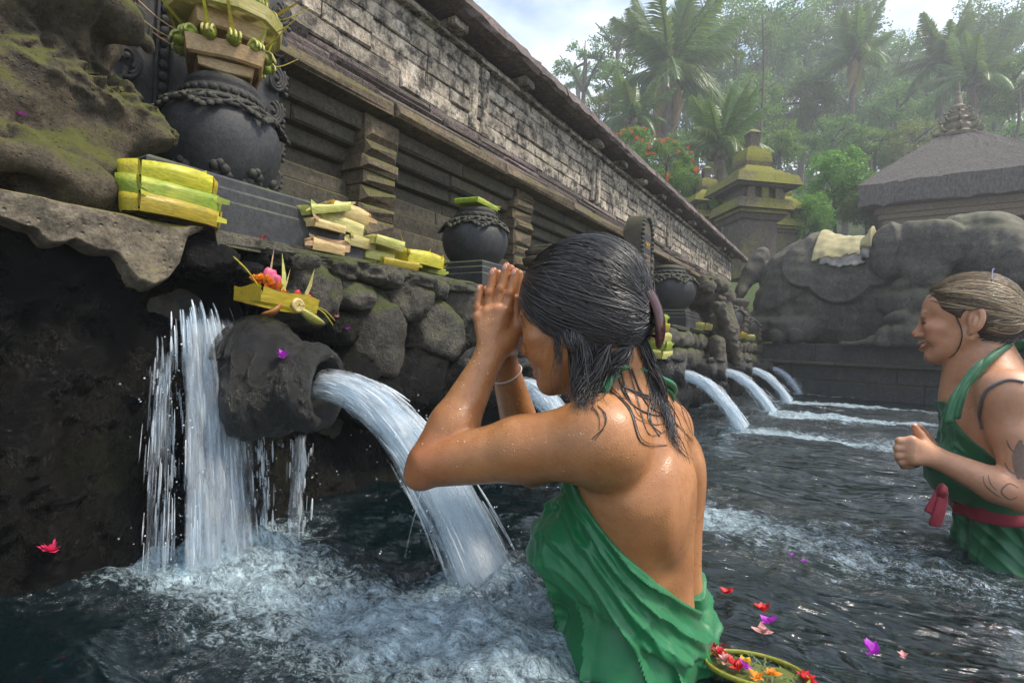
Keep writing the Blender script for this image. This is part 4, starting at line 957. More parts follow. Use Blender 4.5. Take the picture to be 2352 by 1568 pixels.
    for k in range(spikes):
        e = rs.choice((-1, 1)); p = c + Rm @ Vector((w * rs.uniform(-.9, .9), d * e * rs.uniform(.3, .95), h_ * .7)); q = Rm @ Vector((rs.uniform(-.3, .3), e * rs.uniform(.2, 1.0), rs.uniform(.3, 1.0))).normalized() * rs.uniform(.05, .085)
        sd_ = q.cross(UZ).normalized() * .004; mb = MB(); mb.add([p - sd_, p + sd_, p + q * .5 + sd_ * .9 + Vector((.002, 0, 0)), p + q, p + q * .5 - sd_ * .9], [(0, 1, 2, 4), (4, 2, 3)]); mb.build('leaf_spike', M_LEAFG if rs.random() < .5 else M_LEAFY, root)
    return root
ZT = .699
# three yellow trays stacked in front of the near plinth
YS = PX(404, 490, -1.21).y
G1 = 'yellow trays stacked before the largest pot'
tray('lowest yellow leaf tray of the stack left of the near plinth', (-1.225, YS, ZT), .034, .078, .036, .03, m=M_LEAFY, group=G1, bulge=.45)
tray('middle yellow green leaf tray of the stack left of the near plinth', (-1.235, YS + .004, ZT + .033), .035, .076, .038, .0, m=M_LEAFG, group=G1, seed=2, bulge=.55)
tray('top yellow leaf tray of the stack left of the near plinth, bulging', (-1.235, YS - .002, ZT + .067), .033, .068, .038, -.05, (.02, 0), m=M_LEAFY, bulge=.6, group=G1, seed=3, fill=['r'])
# the pile of trays beside the plinth
def tp(u_, v_, x=-1.27): return PX(u_, v_, x)
TR = [((735, 578), .055, .030, 'g', 'lowest straw coloured tray at the left end of the pile, on the terrace lip', 'd', 0, [], 0), ((745, 562), .055, .030, 'g', 'second straw tray from the bottom at the left end of the pile', 'd', 0, [], 0),
      ((742, 543), .050, .036, 'g', 'straw bundle tray dotted with one red petal, left end of the pile', 'd', 0, ['r'], 0), ((735, 522), .052, .022, 'g', 'open straw tray full of chopped straw and orange petals', 'd', 0, ['straw', 'o', 'o', 'p'], 0),
      ((765, 516), .075, .038, 'g', 'large curved yellow green tray in the upper half of the pile', 'b', .10, ['o'], 0), ((785, 495), .062, .038, 'g', 'blocky straw tray tied with thread, second from the top of the pile', 'd', .06, ['m'], 0),
      ((742, 480), .070, .026, 'g', 'topmost green tray of the pile, tilted and heaped with chopped greens', 'b', -.30, ['greens', 'greens', 'y'], 0),
      ((808, 560), .055, .032, 'g', 'pale green tray holding an orange flower in the middle of the pile', 'b', 0, ['o', 'm'], 0), ((800, 580), .055, .030, 'g', 'tan tray under the pale green tray, middle of the pile', 'd', .05, [], 0),
      ((870, 560), .062, .030, 'g', 'pale folded tray with magenta petals behind the middle of the pile', 'b', .04, ['m', 'p', 'm'], 0), ((855, 590), .055, .028, 'g', 'straw tray carrying green shreds, right middle of the pile', 'b', .03, ['greens'], 0),
      ((855, 605), .065, .028, 'g', 'low yellow tray on the lip, right of the straw trays', 'b', 0, ['greens'], 0), ((905, 612), .070, .026, 'g', 'long yellow tray lying flat on the lip, right part of the pile', 'y', 0, [], 0),
      ((960, 598), .078, .040, 'g', 'bulging yellow tray with upright leaf horns near the right end of the pile', 'y', .04, [], 4), ((985, 622), .050, .026, 'g', 'bright green tray with white leaf spikes at the right end of the pile', 'g', 0, [], 7)]
for i, ((u_, v_), dl, h_, _, lab, mm, tl, fl, sp_) in enumerate(TR):
    p = tp(u_, v_, -1.255 - .02 * (i % 3)); z = max(p.z - h_ * .5, ZT)
    tray(lab, (p.x, p.y, z), .036 + .006 * (i % 2), dl, h_, random.uniform(-.12, .12), (-tl, 0), {'d': M_LEAFD, 'b': M_LEAFB, 'y': M_LEAFY, 'g': M_LEAFG}[mm], fl, .16, spikes=sp_, seed=i)
tray('single bright green tray with red petals on the mouth of the second pot', (-1.52, 2.03, 1.107), .06, .095, .022, .1, m=M_LEAFG, fill=['r', 'r', 'r', 'p'], group='green trays')
tray('lime green tray standing on a ledge right of the woman\'s hair', (-1.62, 4.02, 1.06), .05, .13, .035, 0, m=M_LEAFG, group='green trays', seed=4)
# trays beside the far spouts
k = 0
FT = ['lowest tray of the tall pile right of the hair clip', 'second tray of the tall pile right of the hair clip', 'third tray with pink and red petals, tall pile right of the hair clip', 'fourth tray of the tall pile right of the hair clip', 'yellow green tray on top of the tall pile right of the hair clip']
for j in range(5): tray(FT[j], (-1.18 + .01 * (j % 2), 3.72 + .02 * (j % 3), .43 + .058 * j + (.02 if j > 2 else 0)), .07 - .008 * j, .115 - .012 * j, .056, .1 * (j % 2), m=(M_LEAFB, M_LEAFG, M_LEAFB, M_LEAFY, M_LEAFG)[j], fill=[['greens'], [], ['p', 'r', 'm', 'o', 'w'], ['o'], ['greens']][j], spikes=3 if j in (2, 3) else 0, group='trays beside the far spouts', seed=20 + j)
for j, (y, lab) in enumerate(((5.25, 'spiky yellow tray beside the crouching guardian, left of its head'), (6.1, 'yellow tray on the lip just right of the guardian'), (6.6, 'yellow tray with pink petals between guardian and elephant'), (7.2, 'yellow tray with white petals on the lip near the elephant'), (7.8, 'last yellow tray on the lip, by the smallest ridged post'))):
    tray(lab, (-1.25, y, ZT), .07, .17, .06, .05 * j, m=M_LEAFY if j % 2 else M_LEAFB, fill=['y', 'w', 'o', 'p'][: 2 + j % 3], spikes=6 if j == 0 else 3, group='trays beside the far spouts', seed=30 + j)
# canang with flowers on the near spout
def canang():
    cx = PX(636, 706, -1.10); root = thing('flower_offering', 'yellow leaf tray heaped with marigold and pink petals on the big near spout', 'offering', cx); c = Vector(cx)
    Rm = Matrix.Rotation(-.10, 3, 'X') @ Matrix.Rotation(.15, 3, 'Z'); w, d, h_ = .040, .080, .032
    for sx, sy in ((1, 0), (-1, 0), (0, 1), (0, -1)):
        mb = MB(); V = []
        for i in range(9):
            t = i / 4 - 1
            for z in (-.002, .4, 1): o = Vector((sx * w * (1 + .1 * z) if sx else t * w, sy * d * (1 + .04 * z) if sy else t * d, z * h_ + .004 * math.sin(t * 3) * (z > .5))); V.append(c + Rm @ (o + Vector((sx * .006 * (1 - t * t), 0, 0))))
        mb.add(V, [(i * 3 + k, (i + 1) * 3 + k, (i + 1) * 3 + k + 1, i * 3 + k + 1) for i in range(8) for k in range(2)]); mb.build('leaf_wall', M_LEAFY, root, True)
    mb = MB(); mb.add([c + Rm @ Vector(v) for v in ((-w, -d, .004), (w, -d, .004), (w, d, .004), (-w, d, .004))], [(0, 1, 2, 3)]); mb.build('leaf_floor', M_LEAFY, root)
    rs = random.Random(6)
    for k in range(22): blossom('orange_flower', c + Rm @ Vector((rs.uniform(-.015, .036), rs.uniform(-.072, -.012), h_ * 1.0 + rs.uniform(-.004, .020))), .014, M_ORANGE, root, 10, k, 1.6)
    for k, (y, z, s_, mm) in enumerate(((-.025, .030, .024, M_PINK), (-.03, .020, .022, M_PINK), (.035, .008, .014, M_REDP), (.05, .004, .012, M_REDP))):
        mb = MB(); mb.ball(c + Rm @ Vector((-.005 + .01 * (k % 2), y + .012 * k, h_ + z)), (s_ * .35, s_ * .7, s_), None, 10, 8, .25); mb.build('flower_petal', mm, root, True)
    mb = MB()
    for i in range(70): p = c + Rm @ Vector((rs.uniform(-.03, .035), rs.uniform(-.03, .05), h_ * .9 + rs.uniform(0, .012))); q = Vector((rs.gauss(0, 1), rs.gauss(0, 1), rs.gauss(.6, .6))).normalized() * .012; mb.add([p, p + q + Vector((.002, 0, 0)), p + q * .5 + Vector((0, .002, 0))], [(0, 1, 2)])
    mb.build('shredded_greens', M_MOSSF, root)['kind'] = 'stuff'
    for (y, ty, tz, wd, mm) in ((-.012, -.032, .085, .007, M_LEAFB), (-.022, -.012, .105, .004, M_LEAFD), (.046, .068, .075, .0065, M_LEAFB), (.022, .042, .07, .003, M_LEAFB)):
        a, b = c + Rm @ Vector((.028 if wd > .005 else -.02, y, h_ * .7)), c + Rm @ Vector((.028 if wd > .005 else -.02, ty, h_ + tz)); sd_ = Rm @ Vector((0, wd, 0)); mid_ = a.lerp(b, .5) + Rm @ Vector((0, .004, 0))
        mb = MB(); mb.add([a - sd_, a + sd_, mid_ + sd_ * .85, b, mid_ - sd_ * .85], [(0, 1, 2, 4), (4, 2, 3)]); mb.build('leaf_spike', mm, root)
    for (y0_, y1_, z1_, n) in ((-.07, -.15, .075, 'l'), (.06, .155, -.004, 'r'), (.06, .15, -.016, 'r')):
        mb = MB(); mb.tube(spl([c + Rm @ Vector((.03, y0_, .018)), c + Rm @ Vector((.032, (y0_ + y1_) / 2, .018 + z1_ * .45)), c + Rm @ Vector((.03, y1_, z1_))], 8), [.0018] * 7 + [.0008], 5); mb.build('leaf_stalk', M_LEAFY, root)
    mb = MB()
    for t_ in range(3): mb.tube([c + Rm @ Vector((w + .010 + .001 * math.cos(a * 2), .012 + math.cos(a) * (.015 - .004 * t_), .008 + math.sin(a) * (.013 - .0035 * t_))) for a in [i / 14 * 6.2832 for i in range(15)]], .0028, 6, True, 1.8)
    mb.build('leaf_curl', M_LEAFD, root, True)
    mb = MB(); a = c + Rm @ Vector((w + .01, .02, .0)); mb.tube(spl([a, a + Vector((.006, .035, -.022)), a + Vector((.004, .062, -.028))], 8), [.004, .008, .011, .012, .011, .009, .006, .003], 7, True, .4); mb.build('leaf_tail', M_LEAFB, root, True)
    mb = MB(); a = c + Rm @ Vector((w + .004, -.03, .0)); mb.tube(spl([a, a + Vector((.006, -.02, -.016)), a + Vector((.0, -.045, -.022))], 8), [.006, .010, .012, .012, .010, .008, .005, .002], 7, True, .35); mb.build('dry_leaf', plain('brown_leaf', (.32, .13, .03), .5, (.22, .08, .02), 50), root, True)
canang()
# the tall tower on the near pot
def tower():
    c = Vector((-1.56, .85, 1.192)); root = thing('offering_tower', 'tall tower of dry and green palm leaf trays with spikes on the largest pot', 'offering', c); rs = random.Random(12)
    def tier(z, r_, h_, m, n=4, rot=.5, name='leaf_tier', fl=1.06, dx=0):
        mb = MB(); V = []; k = n * 6
        for i in range(k):
            a = rot + 6.2832 * i / k; s_ = math.cos(math.pi / n) / math.cos((6.2832 * i / k) % (6.2832 / n) - math.pi / n); s_ = lerp(s_, 1, .12)
            for e, zz in ((.92, 0), (.99, .12 * h_), (1.0 * fl, h_), (.94 * fl, h_ * .96), (.88, .5 * h_)): V.append(c + Vector((math.cos(a) * r_ * s_ * e + dx, math.sin(a) * r_ * s_ * e, z + zz + .003 * math.sin(a * 3 + z * 90))))
        mb.add(V, [(i * 5 + q, ((i + 1) % k) * 5 + q, ((i + 1) % k) * 5 + q + 1, i * 5 + q + 1) for i in range(k) for q in range(4)] + [tuple(i * 5 + 4 for i in range(k))]); mb.build(name, m, root)
    tier(.0, .095, .028, M_LEAFD, 4, .35); tier(.026, .130, .045, M_LEAFD, 4, .30); tier(.105, .118, .042, M_LEAFD, 4, .45); tier(.145, .150, .040, M_LEAFB, 12, .2, fl=1.02); tier(.215, .105, .036, M_LEAFG, 12, .3); tier(.25, .098, .030, M_LEAFD, 4, .5); tier(.30, .085, .03, M_LEAFD, 4, .2)
    for zc, r_, n, L_ in ((.078, .112, 12, .085), (.20, .115, 11, .12)):                                  # rings of folded leaf knots, each with a spike
        for k in range(n):
            a = 6.2832 * k / n + .2; d = Vector((math.cos(a), math.sin(a), 0)); p = c + d * r_ + Vector((0, 0, zc)); mb = MB(); sd_ = Vector((-d.y, d.x, 0))
            mb.ball(p, (.020, .020, .017), None, 8, 6, .3); mb.build('leaf_knot', M_LEAFG, root, True)
            mb = MB()
            for t_ in range(3): mb.tube([p + d * (.006 + .016 * math.cos(w)) + sd_ * (.012 * (t_ - 1)) + UZ * (.016 * math.sin(w)) for w in [i / 10 * 3.6 - .4 for i in range(11)]], .0035, 5, True, 1.6)
            mb.build('leaf_loop', M_LEAFB, root, True)
            q = (d * rs.uniform(.25, .9) + sd_ * rs.uniform(-.35, .35) + UZ * rs.uniform(.6, 1.1)).normalized() * L_ * rs.uniform(.7, 1.25); w_ = .0062 if zc < .1 else .0085
            mb = MB(); mb.add([p - sd_ * w_, p + sd_ * w_, p + q * .97 + sd_ * w_ * .6, p + q, p + q * .97 - sd_ * w_ * .6], [(0, 1, 2, 4), (4, 2, 3)]); mb.build('leaf_spike', M_LEAFY if k % 3 else M_LEAFG, root)
    for a0, z0, L_ in ((3.6, .085, .17), (3.9, .09, .15), (4.3, .10, .13), (3.7, .24, .12), (4.1, .27, .12), (4.4, .30, .12), (.6, .14, .10), (.3, .075, .11), (.9, .20, .12), (1.2, .08, .10)):
        d = Vector((math.cos(a0), math.sin(a0), 0)); p = c + d * .10 + UZ * z0; e = p + d * L_ + UZ * L_ * .55; hk = [e + UZ * .016 + d * .004, e + UZ * .024 - d * .008, e + UZ * .014 - d * .016] if a0 > 2 else []
        mb = MB(); pts = spl([p, p.lerp(e, .5) - UZ * .012, e] + hk, 16); mb.tube(pts, [.0026 - .0001 * i for i in range(16)], 5); mb.build('curled_leaf_stalk', M_LEAFD if a0 > 2 else M_LEAFY, root, True)
    for k in range(4): blossom('orange_flower', c + Vector((.09 * math.cos(5.6 + .5 * k), .09 * math.sin(5.6 + .5 * k), .198)), .016, M_ORANGE, root, 8, k, 1.2)
tower()

# ---------------------------------------------------------------- loose flowers
def onto(u_, v_):
    bpy.context.view_layer.update(); ok, loc, nor, _, _, _ = SC.ray_cast(bpy.context.evaluated_depsgraph_get(), CAMP, ray(u_, v_).normalized()); return loc + nor * .004
def flower(nm, lab, p, r_, m, seed, n=6, flat=.5): o = blossom(nm, p, r_, m, None, n, seed, flat); tag(o, lab, 'flower'); return o
flower('magenta_flower', 'bright magenta bloom stuck on the flank of the big near spout', onto(650, 826), .020, M_PURPLE, 1, 7, 1.4)
flower('purple_flower', 'small purple bloom on the wet boulder right of the flower offering', onto(797, 757), .013, M_PURPLE, 2, 5, 1.2)
flower('red_petal_cluster', 'tiny red bloom on the wet boulder above the purple one', onto(770, 728), .013, M_PALEP, 3, 6, 1.2)
flower('magenta_petal', 'magenta petal lying below the corner of the yellow tray stack', PX(484, 527, -1.20) + Vector((0, 0, .004)), .015, M_PURPLE, 4, 4, .5)
flower('red_flower', 'small red bloom lying before the near dark plinth', PX(604, 552, -1.205) + Vector((0, 0, .004)), .014, M_REDP, 5, 5, .6)
flower('pink_flower', 'small pink bloom at the left end of the yellow tray stack', onto(322, 420), .015, M_PALEP, 6, 8, 1.4)
flower('pink_flower', 'ragged hot pink bloom stuck to the wet rock at the lower left waterline', onto(122, 1268), .026, plain('hot_pink_petal', (.65, .03, .12), .5, (.75, .08, .2), 60), 7, 14, 1.5)
flower('magenta_petal', 'pale violet petal on the mossy statue ledge at the far left', onto(44, 262), .012, M_PURPLE, 8, 4)
flower('red_petal', 'single red petal on the lip right of the white spiked tray', PX(1125, 640, -1.22) + Vector((0, 0, .01)), .014, M_REDP, 9, 4)
WF = [((1752, 1403), M_REDP, 'red bloom afloat behind the wrap, above the magenta one', .022), ((1768, 1430), M_PURPLE, 'magenta bloom afloat just below the red one', .022), ((1752, 1455), M_PALEP, 'pale pink bloom afloat below the magenta one', .022), ((1668, 1364), M_REDP, 'red cloth like petal touching the edge of the green wrap', .022),
      ((2003, 1502), M_PURPLE, 'large purple bloom afloat alone at the lower right', .026), ((2075, 1508), M_PALEP, 'small salmon petal afloat right of the large purple bloom', .012), ((1848, 1290), M_PURPLE, 'tiny purple petal afloat near the sky reflection', .010), ((1820, 1277), M_PURPLE, 'tiny purple petal drifting farthest from the women', .010), ((1850, 1562), M_REDP, 'red bloom cut by the bottom edge, right of the floating tray', .022), ((1640, 1498), M_PALEP, 'pink bloom afloat left of the floating tray', .020), ((1560, 1066 - 0), None, '', 0)]
for i, (px, m_, lab, r_) in enumerate(WF):
    if m_ is None: continue
    p = PZ(*px, .012); flower('floating_flower', lab, p, r_ * .85, m_, 20 + i, 9, 1.1)['group'] = 'flowers floating on the pool'
def floating_offering():
    c = PZ(1735, 1546, .008); root = thing('floating_offering', 'green leaf tray of flowers floating at the bottom edge beside the green wrap', 'offering', c)
    ax = (PZ(1810, 1530, .008) - PZ(1660, 1500, .008)).normalized(); ay = Vector((-ax.y, ax.x, 0)); ra, rb = .068, .042
    mb = MB(); mb.tube([c + ax * math.cos(t) * ra + ay * math.sin(t) * rb + UZ * .006 for t in [i / 32 * 6.2832 for i in range(33)]], .0042, 6, True, .6, side=UZ); mb.build('leaf_rim', M_LEAFG, root, True)
    mb = MB(); n = 28; mb.add([c + ax * math.cos(t) * ra * .97 + ay * math.sin(t) * rb * .97 + UZ * .001 for t in [i / n * 6.2832 for i in range(n)]], [tuple(range(n))]); mb.build('leaf_floor', plain('wet_green_leaf', (.14, .17, .04), .3, (.09, .11, .03), 40), root)
    rs = random.Random(3); mb = MB()
    for i in range(120): a, q = rs.uniform(0, 6.28), rs.random() ** .5 * .85; p = c + ax * math.cos(a) * q * ra + ay * math.sin(a) * q * rb + UZ * .006; d = Vector((rs.gauss(0, 1), rs.gauss(0, 1), rs.gauss(.2, .3))).normalized() * .012; mb.add([p, p + d + UZ * .002, p + d * .5 + Vector((.002, .001, .001))], [(0, 1, 2)])
    mb.build('shredded_greens', M_MOSSF, root)['kind'] = 'stuff'
    for k, (x, y, m_, nm) in enumerate(((-.7, .3, M_REDP, 'red_flower'), (-.45, -.1, M_REDP, 'red_flower'), (-.6, .0, M_PALEP, 'pale_flower'), (-.2, .1, M_YELP, 'yellow_flower'), (-.05, -.65, M_ORANGE, 'orange_flower'), (-.35, -.35, M_REDP, 'red_flower'), (-.85, .65, M_REDP, 'red_flower'), (-.25, -.1, M_PURPLE, 'magenta_flower'), (.3, -.3, M_ORANGE, 'orange_flower'))):
        blossom(nm, c + ax * x * ra + ay * y * rb + UZ * .008, .014, m_, root, 9, k, 1.2)
floating_offering()
# ---------------------------------------------------------------- elephant and its base
def EL(u_, v_, off=0.):                                       # a point on the plane of the elephant wall, off metres towards the pool
    r = ray(u_, v_); o = HEL_A + HEL_N * off; t = (o - CAMP).dot(HEL_N) / r.dot(HEL_N); return CAMP + r * t
def ell_(u_, v_): p = EL(u_, v_) - HEL_A; return p.dot(HEL_E), p.z       # run, height
M_ELE = stone('grey_elephant_stone', (.050, .045, .038), (.125, .112, .092), 5, .8, (.10, .095, .06), .24, .7, .02, pits=.2, rnd=0)
M_BASE = stone('dark_base_stone', (.030, .032, .033), (.075, .075, .070), 6, .8, (.07, .06, .03), .25, .7, .012, rnd=.15)
HEL_M = Matrix(((HEL_E.x, -HEL_N.x, 0, HEL_A.x), (HEL_E.y, -HEL_N.y, 0, HEL_A.y), (0, 0, 1, 0), (0, 0, 0, 1)))     # local x run, y away from the pool, z up
def elephant_base():
    root = thing('elephant_plinth', 'long dark stone plinth rising from the pool under the elephant', 'plinth', HEL_A)
    def seg(nm, x0, x1, y0, z0, z1, m=M_BASE, step=1.0):
        x = x0
        while x < x1 - .01:
            w = min(step * random.uniform(.8, 1.2), x1 - x)
            if x1 - x - w < .3: w = x1 - x
            mb = MB(); c = .012; V = [(x + .003, .6, z0), (x + w - .003, .6, z0), (x + w - .003, .6, z1), (x + .003, .6, z1)]; V += [(x + .003, y0 + c, z0), (x + w - .003, y0 + c, z0), (x + w - .003, y0 + c, z1), (x + .003, y0 + c, z1)]
            V += [(x + .003 + c, y0, z0 + c * .5), (x + w - .003 - c, y0, z0 + c * .5), (x + w - .003 - c, y0, z1 - c), (x + .003 + c, y0, z1 - c)]
            mb.add([HEL_M @ Vector(v) for v in V], [(8, 9, 10, 11)] + [f for i in range(4) for f in ((i, (i + 1) % 4, 4 + (i + 1) % 4, 4 + i), (4 + i, 4 + (i + 1) % 4, 8 + (i + 1) % 4, 8 + i))]); mb.build(nm, m, root); x += w
    seg('wall_stone', -.8, 9, .02, -.6, .20, M_BASE, 1.3); seg('wall_stone', -.8, 9, .04, .205, .40, M_BASE, 1.2); seg('shelf_stone', -.8, 9, -.05, .405, .44, M_BASE, 1.5)
    seg('ledge_stone', -.8, 1.85, -.02, .445, .69, M_BASE, 1.4); seg('ledge_stone', 1.86, 9, .03, .445, .56, M_BASE, 1.4); seg('ledge_stone', 1.86, 9, -.06, .565, .70, M_BASE, 1.4)
elephant_base()
def elephant():
    root = thing('elephant_statue', 'huge dark grey stone elephant kneeling on its plinth behind the smiling woman', 'statue', HEL_M @ Vector((1.2, .5, .7)))
    q = lambda u_, v_, y=.0: (ell_(u_, v_)[0], y, ell_(u_, v_)[1])
    F = Field((-.95, -.55, .66), (4.3, 1.3, 2.75), .017); s_ = 1 / 165.
    def E_(u_, v_, ru, rv, y=.55, ry=.5, k=.15): F.ell(q(u_, v_, y), (ru * s_, ry, rv * s_), None, k)
    E_(1815, 655, 112, 122, .55, .52); E_(1950, 690, 190, 125, .58, .50); E_(2110, 690, 130, 130, .6, .5); E_(1905, 610, 120, 50, .62, .4); E_(2050, 610, 100, 62, .62, .42)
    E_(1790, 700, 82, 78, .22, .26, .10)                      # thigh
    F.chain([q(1712, 748, .12), q(1800, 752, .06), q(1842, 758, .06)], [.20, .19, .165], .08)
    for u_ in (1793, 1836): F.ell(q(u_, 772, -.09), (.115, .09, .11), None, .015)
    E_(2190, 560, 78, 72, .45, .40, .10); E_(2232, 525, 62, 42, .5, .36, .10); E_(2250, 590, 60, 60, .4, .3, .12)
    F.chain([q(2262, 560, .25), q(2310, 585, .12), q(2370, 620, .05), q(2440, 640, .05)], [.36, .30, .24, .2], .10)        # trunk
    for i in range(7): F.chain([q(2292 + i * 10, 532 + i * 4, .05), q(2335, 548 + i * 7, -.05), q(2400, 560 + i * 9, -.08)], [.022, .028, .02], .03)
    E_(2116, 572, 74, 56, -.02, .12, .015); E_(2126, 614, 44, 38, -.03, .10, .02); E_(2165, 555, 34, 40, .0, .08, .03)         # ear
    F.ell(q(2130, 578, -.16), (.30, .075, .22), None, .03, 'c')
    F.chain([q(1728, 724, -.03), q(1785, 719, -.06), q(1826, 694, -.02), q(1862, 660, .04)], [.07, .075, .065, .04], .02, 'c'); F.chain([q(2010, 640, .04), q(2018, 690, .05), q(2005, 740, .06)], [.05, .065, .05], .03, 'c')
    F.chain([q(2070, 552, .03), q(2062, 590, .02), q(2088, 625, .0), q(2125, 645, .0), q(2158, 630, .0)], [.030] * 5, .02)
    E_(2108, 692, 74, 40, .10, .20, .03); F.chain([q(2060, 690, .05), q(2072, 655, .0), q(2110, 640, -.02), q(2160, 650, -.02)], [.07, .075, .07, .06], .03)
    F.chain([q(2420, 770, .0), q(2180, 772, .0), q(2080, 770, -.02)], [.26, .25, .21], .06); F.ell(q(2042, 775, -.10), (.10, .10, .17), None, .02); F.ell(q(2066, 733, -.10), (.16, .12, .10), None, .02)
    F.chain([q(1712, 575, .5), q(1698, 620, .35), q(1690, 668, .15), q(1684, 700, .1)], [.13, .10, .07, .06], .08)         # tail
    for u_, v_, a in ((2005, 785, .05), (1985, 788, .04), (1965, 790, .035), (2025, 778, .05)): F.ell(q(u_, v_, -.05), (.16, .08, a), None, .02)
    X, Y, Z = F.ax[0][:, None, None], F.ax[1][None, :, None], F.ax[2][None, None, :]
    sc = None
    for u_, v_, r_ in ((1858, 596, 62), (1930, 622, 68), (2006, 604, 46), (1985, 570, 70), (1890, 560, 60)):
        x_, z_ = ell_(u_, v_); d = np.sqrt((X - x_) ** 2 + (Z - z_) ** 2) - r_ * s_; sc = d if sc is None else np.minimum(sc, d)
    F.F = F.F - .080 / (1 + np.exp(np.clip(sc / .008, -30, 30))) * (Y < .5) - .045 * np.exp(-((sc - .006) / .022) ** 2) * (Y < .5)
    rs = np.random.RandomState(5); D_ = 0
    for i in range(20): d = rs.normal(size=3); d /= np.linalg.norm(d); f_ = 1.2 * 2 ** rs.uniform(0, 3); D_ = D_ + (1.2 / f_) ** .8 * np.sin((X * d[0] + Y * d[1] + Z * d[2]) * f_ * 6.283 + rs.uniform(0, 6.28))
    F.F = (F.F - .0085 * D_).astype(np.float32)
    F0 = F.copy()
    o = F.build('body', M_ELE, root); o.matrix_parent_inverse = world_of(root).inverted() @ HEL_M
    # eyes and wrinkles around them, carved separately
    mb = MB()
    for t in range(3): mb.tube([HEL_M @ Vector((ell_(2196 + 20 * math.cos(a) * (1 + .3 * t), 0)[0], -.02 + .02 * t, ell_(2200, 588 + 11 * math.sin(a) * (1 + .3 * t))[1])) for a in [i / 14 * 3.14 + 3.14 for i in range(15)]], .014, 5)
    # cloths over the back
    def drape(name, lab, px, m, off, zl):
        C = F0.copy(); Xc = C.ax[0][:, None, None]; Zc = C.ax[2][None, None, :]; xa, xb = ell_(px[0], 600)[0], ell_(px[1], 600)[0]
        zlow = np.interp(C.ax[0], [ell_(a, 600)[0] for a, b in zl], [ell_(1950, b)[1] for a, b in zl])[:, None, None]
        rag = .015 * np.sin(Xc * 23) + .012 * np.sin(Xc * 61 + 1)
        C.F = np.maximum(np.maximum(C.F - off - .006 * np.sin(Xc * 16 + Zc * 9) - .004 * np.sin(Xc * 41 - Zc * 30), np.maximum(xa - Xc, Xc - xb)), (zlow + rag) - Zc).astype(np.float32)
        w = C.build(name, m, None); w.matrix_basis = HEL_M; tag(w, lab, 'cloth')
    drape('draped_cloth', 'pale yellow cloth draped over the back of the stone elephant', (1862, 2014), plain('pale_yellow_cloth', (.40, .345, .18), .9, (.31, .27, .15), 8, .3), .050, ((1860, 590), (2040, 578)))
    drape('draped_cloth', 'frayed grey cloth hanging below the pale yellow cloth on the elephant', (1880, 2008), plain('grey_frayed_cloth', (.30, .28, .25), .9, (.17, .16, .14), 12, .4), .036, ((1870, 600), (1950, 612), (2040, 596)))
    return root
elephant()
# ---------------------------------------------------------------- crouching guardian and urn beside it
def guardian():
    root = thing('guardian_statue', 'crouching carved stone guardian leaning over the far spouts', 'statue', (-1.2, 5.3, .69))
    q = lambda u_, v_, x=-1.18: PX(u_, v_, x)
    F = Field((-1.75, 4.2, .15), (-.92, 6.5, 1.45), .014)
    F.ell(q(1650, 670, -1.22), (.13, .17, .15), None, .05); F.ell(q(1668, 683, -1.12), (.09, .10, .10), None, .03); F.ell(q(1632, 655, -1.3), (.13, .22, .12), None, .05)
    for u_, v_, r_ in ((1676, 690, .045), (1660, 660, .06), (1642, 652, .07), (1625, 660, .07), (1655, 690, .05)): F.ell(q(u_, v_, -1.10), (r_, r_, r_), None, .02)
    F.cap(q(1610, 680, -1.4), q(1640, 690, -1.25), .16, .14, .05)
    F.cap(q(1655, 700), q(1660, 760, -1.1), .11, .14, .05); F.cap(q(1660, 750, -1.1), q(1672, 810, -1.08), .13, .10, .05); F.cap(q(1652, 705, -1.08), q(1680, 790, -1.02), .055, .05, .02); F.cap(q(1680, 790, -1.02), q(1690, 830, -1.0), .06, .05, .03)
    F.cap(q(1645, 790, -1.1), q(1655, 850, -1.05), .08, .06, .03)
    X, Y, Z = F.ax[0][:, None, None], F.ax[1][None, :, None], F.ax[2][None, None, :]
    F.F = (F.F - .012 * np.sin(X * 40 + 3 * np.sin(Z * 21)) * np.sin(Y * 33 + 2 * np.sin(X * 30)) * np.sin(Z * 37 + 1) - .008 * np.sin(Y * 71 + Z * 50) * np.sin(Z * 83 - X * 40)).astype(np.float32)
    F.build('body', M_CARVB, root)
guardian()
def urn():
    c = EL(1655, 690, .30); c.z = .95; root = thing('carved_bowl', 'carved stone bowl on a foot between the long wall and the elephant', 'stone bowl', c)
    mb = MB(); mb.lathe([(.10, -.25), (.12, -.10), (.14, 0), (.26, .10), (.36, .22), (.40, .32), (.40, .36), (.34, .36), (.2, .30), (0, .30)], 24, c); mb.build('bowl', M_ELE, root, True)
    for k in range(14): w = 6.2832 * k / 14; mb = MB(); mb.ball(c + Vector((math.cos(w) * .34, math.sin(w) * .34, .19)), (.06, .06, .075), None, 8, 6); mb.build('carved_lobe', M_ELE, root, True)
urn()
